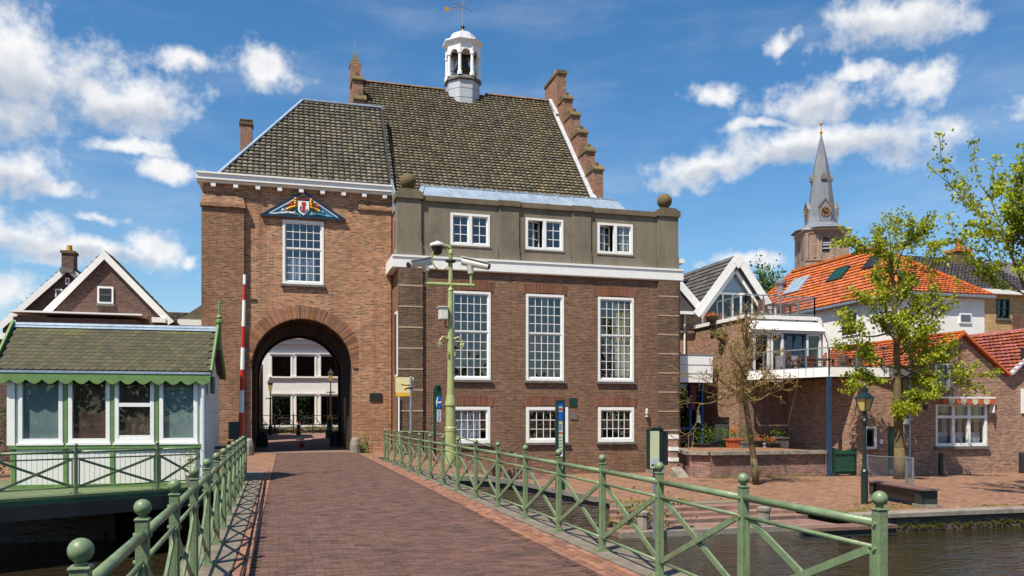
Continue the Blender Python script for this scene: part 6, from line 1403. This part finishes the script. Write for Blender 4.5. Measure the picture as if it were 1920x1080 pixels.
def back_houses():
    X0,X1,Y0,Y1,EZ = 36.2,42.4,41.8,60,9.15; RX,RZ = 39.3,13.1; YA,YB = 47.7,57.5
    t = T('white_hip_house','white painted house with bright orange hipped tile roof','house',(39,48,0))
    b = MB(); b.box(X0,X1,Y0,Y1,-1,EZ); b.build('wall', m_plaster, t)
    o = .35; rf = MB(); v = [(X0-o,Y0-o,EZ),(X1+o,Y0-o,EZ),(X1+o,Y1+o,EZ),(X0-o,Y1+o,EZ),(RX,YA,RZ),(RX,YB,RZ)]; rf.add(v,[(0,1,4),(1,2,5,4),(2,3,5),(3,0,4,5)]); roof = rf.build('roof', m_otrough, t)
    sd = Vector((RX-X0+o,0,RZ-EZ)); sl = sd.length; Lr = Y1-Y0+2*o
    fa = (Y1+o-YB)/sl; fb = (YA-Y0+o)/sl
    roof_tiles(roof,(X0-o,Y1+o,EZ+.02),(0,-1,0),sd,lambda u,v: u > v*fa and u < Lr-v*fb and v < sl-.1,Lr,sl,.3,.34,m_otile,0,'pan')
    sd2 = Vector((0,YA-Y0+o,RZ-EZ)); s2 = sd2.length; W = X1-X0+2*o
    roof_tiles(roof,(X0-o,Y0-o,EZ+.02),(1,0,0),sd2,lambda u,v: u > v*(W/2)/s2 and u < W-v*(W/2)/s2,W,s2,.3,.34,m_otile,0,'pan')
    b = MB(); b.bar((RX,YA,RZ+.1),(RX,YB,RZ+.1),.28,.18); b.bar((X1+o,Y0-o,EZ+.05),(RX,YA,RZ+.1),.24,.14); b.bar((X0-o,Y0-o,EZ+.05),(RX,YA,RZ+.1),.24,.14); b.bar((X0-o,Y1+o,EZ+.05),(RX,YB,RZ+.1),.24,.14); b.build('ridge_tiles', m_otile, roof)
    b = MB(); b.box(X0-.45,X0-.2,Y0-.45,Y1+.4,EZ-.18,EZ-.02); b.box(X0-.2,X1+.45,Y0-.45,Y0-.2,EZ-.18,EZ-.02); b.build('gutter', m_galv, t)
    def sidewin(px0,py0,px1,py1):
        p,q = onX(px0,py0,X0),onX(px1,py1,X0); b = MB(); b.box(X0-.08,X0-.001,min(p.y,q.y)-.1,max(p.y,q.y)+.1,q.z-.1,p.z+.1); w_ = b.build('window', m_white, t); b = MB(); y0,y1 = min(p.y,q.y),max(p.y,q.y); b.box(X0-.095,X0-.081,y0,y1,q.z,p.z); b.build('pane', m_black, w_); b = MB(); b.box(X0-.11,X0-.096,y0,y1,(p.z+q.z)/2-.04,(p.z+q.z)/2+.04); b.box(X0-.2,X0-.002,y0-.2,y1+.2,p.z+.12,p.z+.2); b.build('glazing_bar', m_whited, w_)
    sidewin(1581,592,1608,625); sidewin(1665,588,1680,620)
    p,q = onY(1800,590,Y0),onY(1818,604,Y0); b = MB(); b.box(p.x-.1,q.x+.1,Y0-.08,Y0-.001,q.z-.1,p.z+.1); w_ = b.build('window', m_white, t); b = MB(); b.box(p.x,q.x,Y0-.095,Y0-.081,q.z,p.z); b.build('pane', m_glassd, w_)
    # skylights, vent
    def onroof(px,py):
        k = (px-960)/F; d0 = Vector((k*cT+sT,cT-k*sT,(HZ-py)/F)); n_ = Vector((-(RZ-EZ),0,RX-X0+o)).normalized(); P0 = Vector((X0-o,Y0,EZ)); tt = (P0-Vector((0,0,EYE))).dot(n_)/d0.dot(n_); return Vector((0,0,EYE))+d0*tt, n_
    for px,py,m,s in ((1495,537,m_zinc,(1.0,.8)),(1573,516,m_dgreen,(.8,.6)),(1640,492,m_black,(.7,.6))):
        p,n_ = onroof(px,py); u = Vector((0,1,0)); s_ = n_.cross(u); b = MB(); c = p+n_*.12; a_,b_ = u*s[0],s_*s[1]; e_ = n_*.06
        b.add([c-a_-b_-e_,c+a_-b_-e_,c+a_+b_-e_,c-a_+b_-e_,c-a_-b_+e_,c+a_-b_+e_,c+a_+b_+e_,c-a_+b_+e_],[(0,3,2,1),(4,5,6,7),(0,1,5,4),(1,2,6,5),(2,3,7,6),(3,0,4,7)]); b.build('skylight', m, roof)
    p,n_ = onroof(1464,548); b = MB(); b.lathe([(.3,-.6),(.3,.5),(.34,.52),(.42,.7),(.42,.9),(.2,1.05)],p,10); b.build('roof_vent', m_galv, roof)
    # yellow brick house
    Y = 44.5; P = lambda x,y: onY(x,y,Y); x0 = 42.55; t = T('yellow_brick_house','yellow brick house with dark tiled roof behind at far right','house',(46,Y,0)); ez = P(1860,552).z
    h = (P(1868,558).x,P(1893,597).x,P(1868,597).z,P(1868,560).z); b = MB(); b.wall(x0,60,-1,ez,Y,[h],.2); b.build('wall', m_yell, t)
    f = MB(); a,c,d,e = h; f.box(a,a+.14,Y-.02,Y+.08,d,e); f.box(c-.08,c,Y-.02,Y+.08,d,e); f.box(a+.14,c-.08,Y-.02,Y+.08,d,d+.08); f.box(a+.14,c-.08,Y-.02,Y+.08,e-.08,e); f.box((a+c)/2-.03,(a+c)/2+.03,Y,Y+.07,d+.08,e-.08); f.box(a+.14,c-.08,Y+.001,Y+.069,(d+e)/2-.03,(d+e)/2+.03); wo = f.build('window', m_dgreen, t); pane(wo,a+.14,c-.08,d+.08,e-.08,Y+.1,m_glassd); r = MB(); r.room(a,c,Y+.2,Y+1.4,d,e); r.build('interior', m_dark, wo); s = MB(); s.box(a-.1,c+.1,Y-.1,Y-.001,d-.12,d-.002); s.build('sill', m_sill, wo)
    p = P(1898,560); b = MB(); b.box(p.x,60,Y-1.2,Y-.01,-1,P(1898,612).z+.8); b.build('grey_annexe', m_lefth, t)
    b = MB(); b.box(x0-.4,60,Y-.5,Y-.02,ez-.02,ez+.28); b.build('gutter', m_white, t)
    rz = ez+3.4; r = MB(); r.add([(x0-1.8,Y-.4,ez+.29),(60,Y-.4,ez+.29),(60,Y+5,rz),(x0-1.8,Y+5,rz)],[(0,1,2,3)]); r.quad((x0-1.8,Y+5,rz),(60,Y+5,rz),(60,Y+10,ez),(x0-1.8,Y+10,ez)); ro = r.build('roof', m_gtile, t); sd = Vector((0,5.4,rz-ez-.29)); roof_tiles(ro,(x0-1.8,Y-.4,ez+.3),(1,0,0),sd,lambda u,v: v<sd.length-.1,9,sd.length,.3,.33,m_gtile,0,'pan')
    p,q = onY(1786,473,Y+4),onY(1812,520,Y+4); b = MB(); b.box(p.x,q.x,Y+3.6,Y+4.6,q.z-2,p.z); c = b.build('chimney', m_ball, t); b = MB(); b.box(p.x-.1,q.x+.1,Y+3.5,Y+4.7,p.z,p.z+.2); b.lathe([(.18,.2),(.15,1.0)],((p.x+q.x)/2-.15,Y+4,p.z),8); b.lathe([(.18,.2),(.15,.9)],((p.x+q.x)/2+.25,Y+4.1,p.z),8); b.build('chimney_pot', m_orange, c)
    # glimpse of a cornice beyond the hall's right edge
    p,q = onY(1264,470,44),onY(1279,505,44); t = T('far_cornice_house','narrow glimpse of a white cornice beside the hall corner','house',(p.x,44,0)); b = MB(); b.box(p.x-1.5,q.x-.2,44,50,0,p.z-1); b.build('wall', m_plaster, t); b = MB(); b.box(p.x-1.5,q.x,43.7,50,q.z+.3,q.z+.55); b.box(p.x-1.5,q.x-.15,43.8,50,q.z-.3,q.z-.05); b.build('cornice', m_white, t)
back_houses()
def church():
    D = 150.; ang = TH+R(5.2); Fp = atd(1510,428,D); t = T('church_tower','distant brick church tower with tall grey slate spire and gold clock','church tower',(Fp.x,Fp.y,0),-ang,local=True)
    W = 7.75; ZT = Fp.z; cx,cy = W/2,W/2
    b = MB(); b.box(0,W,0,W,0,ZT-.3); b.build('wall', m_church, t)
    b = MB(); b.box(-.3,W+.3,-.3,W+.3,ZT-.3,ZT); b.build('cornice', m_lead, t)
    zz = lambda y: EYE+(HZ-y)/F*D
    def arch(xc,w_,z0,z1,mat,dy,name,par=t):
        g = MB(); pts = [(xc-w_/2,z0),(xc+w_/2,z0)]+[(xc+w_/2*math.cos(k*math.pi/8),z1-w_/2+w_/2*math.sin(k*math.pi/8)) for k in range(9)]; g.prism(pts,-dy,-.002,'y'); return g.build(name, mat, par)
    z0,z1 = zz(483),zz(436)
    for xc,w_ in ((1.0,1.1),(2.3,1.1),(5.6,1.25)):
        pts = [(xc+w_/2*math.cos(k*math.pi/8),z1-w_/2+w_/2*math.sin(k*math.pi/8)) for k in range(9)]; g = MB(); g.tube([(xc+w_/2,-.08,z0)]+[(x,-.08,z) for x,z in pts]+[(xc-w_/2,-.08,z0)],.12,5); g.build('blind_arch', m_church, t)
    arch(3.65,1.25,zz(473),zz(445),m_black,.06,'belfry_opening'); 
    for z in (zz(466),zz(460),zz(456)): g = MB(); g.box(3.05,4.25,-.25,-.061,z-.12,z+.05); g.build('louvre', m_lead, t)
    g = MB(); g.tube([(3.65+.85*math.cos(k*math.pi/8),-.08,zz(447)+.85*math.sin(k*math.pi/8)) for k in range(9)],.13,5); g.build('blind_arch', m_church, t)
    for yc in (2.0,4.8): g = MB(); g.box(-.1,-.002,yc-.5,yc+.5,z0,z1-.8); g.build('side_opening', m_sill, t)
    g = MB(); g.box(-.12,W+.12,-.14,-.002,zz(489),zz(486)); g.build('string_course', m_church, t)
    # spire
    r8 = math.pi/8; b = MB(); b.lathe([(W*.72,ZT),(3.4,zz(417)),(2.9,zz(413)),(2.55,zz(400)),(1.75,zz(330)),(1.3,zz(300)),(.06,zz(237))],(cx,cy,0),8,r8); b.build('spire', m_spire, t)
    b = MB(); b.cyl((cx,cy,zz(238)),(cx,cy,zz(216)),.12,.06,6); b.ball((cx,cy,zz(236)),.3,8); b.ball((cx,cy,zz(219)),.3,8); b.build('finial', m_gold, t)
    # clock dormers
    for k in range(4):
        a = k*math.pi/2; rt = Matrix.Translation((cx,cy,0)) @ Matrix.Rotation(a,4,'Z') @ Matrix.Translation((-cx,-cy,0)); y = cy-2.75
        g = MB(); zc = zz(394); g.prism([(cx-1.05,zz(413)),(cx+1.05,zz(413)),(cx+1.05,zc+.9),(cx,zc+2.3),(cx-1.05,zc+.9)],y,y+1.6,'y'); g.v = [tuple(rt @ Vector(q)) for q in g.v]; do = g.build('clock_dormer', m_spire, t)
        g = MB(); g.bar((cx-1.3,y-.05,zc+.75),(cx,y-.05,zc+2.4),.3,.16,(0,1,0)); g.bar((cx+1.3,y-.05,zc+.75),(cx,y-.05,zc+2.4),.3,.16,(0,1,0)); g.v = [tuple(rt @ Vector(q)) for q in g.v]; g.build('dormer_roof', m_sill, do)
        g = MB(); g.cyl((cx,y-.14,zc),(cx,y-.02,zc),.86,n=20); g.v = [tuple(rt @ Vector(q)) for q in g.v]; g.build('clock_face', m_black, do)
        g = MB()
        for h in range(12):
            q = h*math.pi/6; s_,c_ = math.sin(q),math.cos(q); g.bar((cx+s_*.62,y-.17,zc+c_*.62),(cx+s_*.95,y-.17,zc+c_*.95),.16,.05,(0,1,0))
        g.bar((cx,y-.18,zc),(cx+.5,y-.18,zc+.1),.1,.04,(0,1,0)); g.bar((cx,y-.18,zc),(cx-.25,y-.18,zc+.6),.08,.04,(0,1,0)); g.v = [tuple(rt @ Vector(q)) for q in g.v]; g.build('clock_numerals', m_gold, do)
        g = MB(); zc = zz(326); y2 = cy-1.75; g.prism([(cx-.5,zz(331)),(cx+.5,zz(331)),(cx+.5,zc),(cx,zc+.9),(cx-.5,zc)],y2-.25,y2+.8,'y'); g.v = [tuple(rt @ Vector(q)) for q in g.v]; g.build('small_dormer', m_sill, t)
    for k in range(8):
        a = r8+k*math.pi/4; g = MB(); g.cyl((cx+2.75*math.cos(a),cy+2.75*math.sin(a),zz(417)),(cx,cy,zz(240)),.09,.04,5); g.build('spire_rib', m_lead, t)
church()

# ================================================================== TREES
def grow(wood, tips, p, d, L, r, lev, spread=.6, seg=4, kids=3, upb=.12, wob=.18):
    pts = [p.copy()]; rad = [r]; q = p.copy(); dd = d.normalized()
    for i in range(seg):
        dd = (dd+Vector((random.gauss(0,wob),random.gauss(0,wob),random.gauss(0,wob)+upb*.5))).normalized(); q = q+dd*(L/seg); pts.append(q.copy()); rad.append(max(r*(1-.6*(i+1)/seg),.008))
    wood.tube(pts,rad,5 if lev < 2 else 4)
    if lev <= 1:
        for i in range(1,seg+1): tips.append((pts[i],dd))
    if lev == 0: return
    for k in range(kids):
        i = random.randint(1,seg); ax = Vector((random.gauss(0,1),random.gauss(0,1),random.gauss(0,.6))).normalized()
        nd = (dd+ax*spread*random.uniform(.7,1.4)).normalized(); grow(wood,tips,pts[i],nd,L*random.uniform(.45,.72),rad[i]*.7,lev-1,spread,seg,kids,upb,wob)
def leafy_tree(name,label,base,limbs,trunk,rt,nleaf,lsz,leafm,clump=.17,lev=2,kids=3,spread=.6):
    t = T(name,label,'tree',base); wood = MB(); tips = []
    wood.tube(trunk,rt,10)
    for (p,d,L,r) in limbs: grow(wood,tips,Vector(p),Vector(d),L,r,lev,spread,4,kids)
    wood.build('trunk', m_bark, t, smooth=True); cr = MB()
    for _ in range(nleaf):
        p,d = random.choice(tips); leaf(cr,p+Vector((random.gauss(0,clump),random.gauss(0,clump),random.gauss(0,clump*.6))),lsz)
    cr.build('crown', leafm, t); return t
def trees():
    random.seed(21)
    # young leafy tree beside the bench
    b0 = onZ(1687,899,-1.02); Y = b0.y; V = lambda x,y,dy=0: onY(x,y,Y)+Vector((0,dy,0))
    tr = [b0,V(1686,840),V(1684,780),V(1683,740),V(1682,690),V(1680,620),V(1677,560),V(1672,500),V(1668,440)]
    rt = [.26,.2,.18,.165,.14,.115,.085,.05,.02]
    limbs = []
    for (x,y,x2,y2,dy,r) in ((1682,705,1610,735,-.5,.05),(1682,715,1770,672,.6,.06),(1681,690,1602,640,.5,.06),(1681,670,1745,640,-.8,.05),(1680,640,1760,590,.3,.06),(1680,640,1600,560,-.4,.055),(1679,600,1640,520,.6,.045),(1678,580,1745,480,-.3,.055),(1678,560,1800,470,.5,.055),(1677,560,1625,450,-.3,.045),(1675,520,1700,420,.2,.04),(1672,500,1640,415,.3,.03),(1682,730,1640,765,-.7,.04),(1682,735,1710,760,-.8,.04),(1681,660,1795,620,-.2,.05),(1680,620,1590,610,.8,.05),(1681,700,1750,735,.4,.045),(1681,650,1640,600,-.9,.045),(1682,680,1800,700,.3,.05),(1682,690,1840-60,650,-.6,.05)):
        p,q = V(x,y),V(x2,y2,dy); limbs.append((p,q-p,(q-p).length*.72,r))
    leafy_tree('young_street_tree','young street tree with fresh yellow green leaves beside the bench',b0,limbs,tr,rt,16500,.14,m_leaf,.115,2,4,.5)
    # tree at the right picture edge
    b0 = Vector(onZ(2070,935,-1.0)); Y = b0.y; V = lambda x,y,dy=0: onY(x,y,Y)+Vector((0,dy,0))
    tr = [b0,V(2010,800),V(2000,700),V(1990,600),V(1985,480),V(1985,380)]; rt = [.22,.18,.16,.13,.08,.03]; limbs = []
    for (x,y,x2,y2,dy,r) in ((1993,640,1840,415,.2,.085),(1990,600,1880,380,.4,.075),(1988,540,1925,350,-.3,.06),(1992,620,1870,480,-.5,.055),(1986,480,1960,330,0,.05),(1990,600,2090,480,0,.06),(1996,680,2090,600,.4,.06),(1992,620,1900,440,.6,.06),(1990,590,1935,430,-.6,.05)):
        p,q = V(x,y),V(x2,y2,dy); limbs.append((p,q-p,(q-p).length*.86,r))
    leafy_tree('edge_street_tree','street tree with yellow green leaves reaching in at the right edge',b0,limbs,tr,rt,12500,.13,m_leaf,.11,2,4,.5)
    # pruned tree still mostly bare
    b0 = onZ(1418,910,-1.02); Y = b0.y; V = lambda x,y,dy=0: onY(x,y,Y)+Vector((0,dy,0)); t = T('bare_pruned_tree','slim leaning tree with bare budding twigs in front of the terrace','tree',b0)
    tr = [b0,V(1413,860),V(1405,800),V(1397,750),V(1396,700),V(1400,640),V(1398,590)]; w_ = MB(); w_.tube(tr,[.14,.12,.105,.1,.075,.055,.03],8); w_.build('trunk', m_bark, t, smooth=True)
    tw = MB(); tips = []
    for (x,y,x2,y2,dy,r) in ((1397,745,1330,700,-.3,.045),(1397,745,1455,728,.2,.045),(1397,730,1350,640,.3,.04),(1397,735,1440,690,-.5,.04),(1396,700,1375,600,-.2,.035),(1397,690,1425,600,.3,.035),(1397,755,1350,750,-.5,.03),(1397,750,1430,765,.4,.03),(1397,720,1310,730,.2,.035),(1398,700,1445,640,-.3,.03),(1399,650,1380,570,.2,.03),(1399,650,1420,575,-.2,.03),(1397,740,1300,705,.6,.04),(1397,740,1465,705,.5,.04),(1397,742,1320,690,.8,.035),(1397,735,1345,665,-.7,.035),(1398,715,1440,665,.7,.03),(1398,705,1365,620,.5,.03),(1398,690,1430,620,-.6,.03),(1397,750,1335,725,-.8,.03),(1397,752,1455,745,-.6,.03),(1397,748,1365,770,.3,.025)):
        p,q = V(x,y),V(x2,y2,dy); grow(tw,tips,p,q-p,(q-p).length*.8,r,3,.85,4,3,.2,.26)
    tw.build('branches', m_twig, t); cr = MB()
    for p,d in tips:
        for _ in range(1): leaf(cr,p+Vector((random.gauss(0,.05),random.gauss(0,.05),random.gauss(0,.05))),.075)
    cr.build('buds', m_bud, t)
    # distant tree between roofs
    p = atd(1432,535,120); t = T('distant_tree','far green tree between the white gable and the orange roof','tree',(p.x,p.y,0)); b = MB(); b.cyl((p.x,p.y,0),(p.x,p.y,p.z),.4,.15,7); b.build('trunk', m_bark, t); h = MB(); foliage(h,p-Vector((0,0,1)),(2.8,2.8,3.6),1500,.6); h.build('crown', m_hill, t)
    # far bank behind the viewer, seen only as reflections in the panes
    h = MB()
    for i in range(34):
        c = Vector((-85+i*5.2+random.gauss(0,1.5),-58+random.gauss(0,4),random.uniform(2.5,5.5)))
        for _ in range(420): leaf(h,c+Vector((random.gauss(0,2.4),random.gauss(0,1.5),random.gauss(0,2.0))),1.0)
    tag(h.build('tree_belt',m_hill),kind='stuff',label='dark belt of trees across the road behind the viewer',cat='trees')
trees()

# ================================================================== STREET FURNITURE ON THE RIGHT BANK
def furniture_right():
    p = onZ(1621,945,-1.0); x,Y = p.x,p.y; z = lambda py: onY(1621,py,Y).z; t = T('gas_lamp','old green gas lantern on a slim post at the quay','street lamp',(x,Y,-1))
    b = MB(); b.lathe([(.10,-1.02),(.10,z(885)),(.12,z(884)),(.075,z(880)),(.06,z(865)),(.05,z(800)),(.09,z(792)),(.09,z(788)),(.055,z(785)),(.05,z(776)),(.07,z(774)),(.06,z(770))],(x,Y,0),12); b.build('post', m_lampgreen, t)
    b = MB(); b.box(x-.12,x+.3,Y-.02,Y+.02,z(787),z(785)); b.tube([(x+.2,Y,z(787)),(x+.26,Y,z(782)),(x+.2,Y,z(779))],.025,5); b.build('ladder_bar', m_lampgreen, t)
    w0,w1 = .13,.235; b = MB(); b.lathe([(w0,z(770)),(w1,z(748))],(x,Y,0),4,math.pi/4+.2); b.build('lantern_glass', m_lampg, t)
    b = MB()
    for k in range(4):
        a = math.pi/4+.2+k*math.pi/2; b.cyl((x+w0*math.cos(a),Y+w0*math.sin(a),z(770)),(x+w1*math.cos(a),Y+w1*math.sin(a),z(748)),.016,n=5)
    b.lathe([(w0+.03,z(771)),(w0+.03,z(770))],(x,Y,0),4,math.pi/4+.2); b.build('lantern_frame', m_lampgreen, t)
    b = MB(); b.lathe([(w1+.05,z(748)),(w1+.04,z(745.5)),(.15,z(738)),(.10,z(736)),(.10,z(731)),(.115,z(730)),(.06,z(727)),(.04,z(724))],(x,Y,0),4,math.pi/4+.2); b.build('lantern_roof', m_lampgreen, t)
    # bench
    a,c = onZ(1628,933,-1.0),onZ(1712,950,-1.0); d = (c-a); L = d.length+.5; rz = math.atan2(d.y,d.x); t = T('quay_bench','worn dark red plank bench on concrete feet by the lamp','bench',a,rz,local=True)
    for i in range(4): b = MB(); b.box(-.1,L,-.05+i*.14,.08+i*.14,.50,.55); o = b.build('seat_plank', m_wood, t)
    b = MB(); b.box(.05,L-.1,.05,.10,.12,.5); b.build('apron', m_black, t)
    for x_ in (.05,L-.4): b = MB(); b.box(x_,x_+.28,.0,.5,.1,.5); b.build('leg', m_beam, t); b = MB(); b.box(x_-.06,x_+.36,-.06,.56,-.02,.1); b.build('foot', m_stone, t)
    # mesh screen
    a,c = onZ(1626,905,-1.0),onZ(1712,914,-1.0); ms = T('mesh_screen','grey see-through mesh fence behind the bench','fence',a); up = Vector((0,0,1))
    e = c+Vector((.5,.9,0)); 
    for p,q in ((a,c),(c,e)):
        b = MB(); b.bar(p+up*.62,q+up*.62,.012,1.0); 
        b = MB(); n_ = int((q-p).length/.08)
        for k in range(n_+1): v = p.lerp(q,k/n_); b.bar(v+up*.1,v+up*1.05,.005,.005)
        for k in range(13): b.bar(p+up*(.1+k*.078),q+up*(.1+k*.078),.005,.005)
        b.build('mesh', m_galv, ms); b = MB(); b.bar(p+up*1.06,q+up*1.06,.04,.03); b.build('top_bar', m_galv, ms)
    for v in (a,c,e): b = MB(); b.bar(v-up*.02,v+up*1.1,.05,.05); b.build('post', m_galv, ms)
    # moss and weeds along the quay edge
    g = MB()
    spots = [(random.uniform(13,24),18.9+abs(random.gauss(0,.25)),random.uniform(.1,.5)) for _ in range(9)]+[(16.6,20.4,.5),(17.3,19.5,.4),(17.0,20.0,.5)]
    for _ in range(1300):
        cx,cy,cr = random.choice(spots); leaf(g,Vector((cx+random.gauss(0,cr),max(18.9,cy+random.gauss(0,cr*.4)),-.985+random.uniform(0,.025))),.045,1.5)
    spots = [(random.uniform(8.3,14),random.gauss(22.9,.2),random.uniform(.1,.4)) for _ in range(6)]
    for _ in range(450):
        cx,cy,cr = random.choice(spots); leaf(g,Vector((cx+random.gauss(0,cr),cy+random.gauss(0,cr*.4),-.99+random.uniform(-.02,.04))),.055,1.5)
    for _ in range(500):
        x = random.gauss(9.2,.5); leaf(g,Vector((x,20.0+random.gauss(0,.15),-1.3+abs(random.gauss(0,.35)))),.09,1)
    for _ in range(500): leaf(g,Vector((random.uniform(17,23),30.55-abs(random.gauss(0,.08)),-.97+abs(random.gauss(0,.03)))),.05,1)
    tag(g.build('weeds',m_grass),kind='stuff',label='sparse moss and weeds along the quay edge',cat='weeds')
    b = MB(); b.prism([(14.2,19.2),(15.9,19.2),(15.9,20.0),(14.2,20.0)],-1.2,-1.02,'z'); 
    d_ = T('jetty_plank','dark timber landing plank at the quay corner','plank',(15,18,-1.2)); b = MB(); b.box(12.4,15.2,17.7,18.3,-1.28,-1.2); b.build('board', m_wood, d_); b = MB(); b.box(12.4,15.2,17.75,17.85,-1.45,-1.29); b.build('beam', m_beam, d_)
furniture_right()
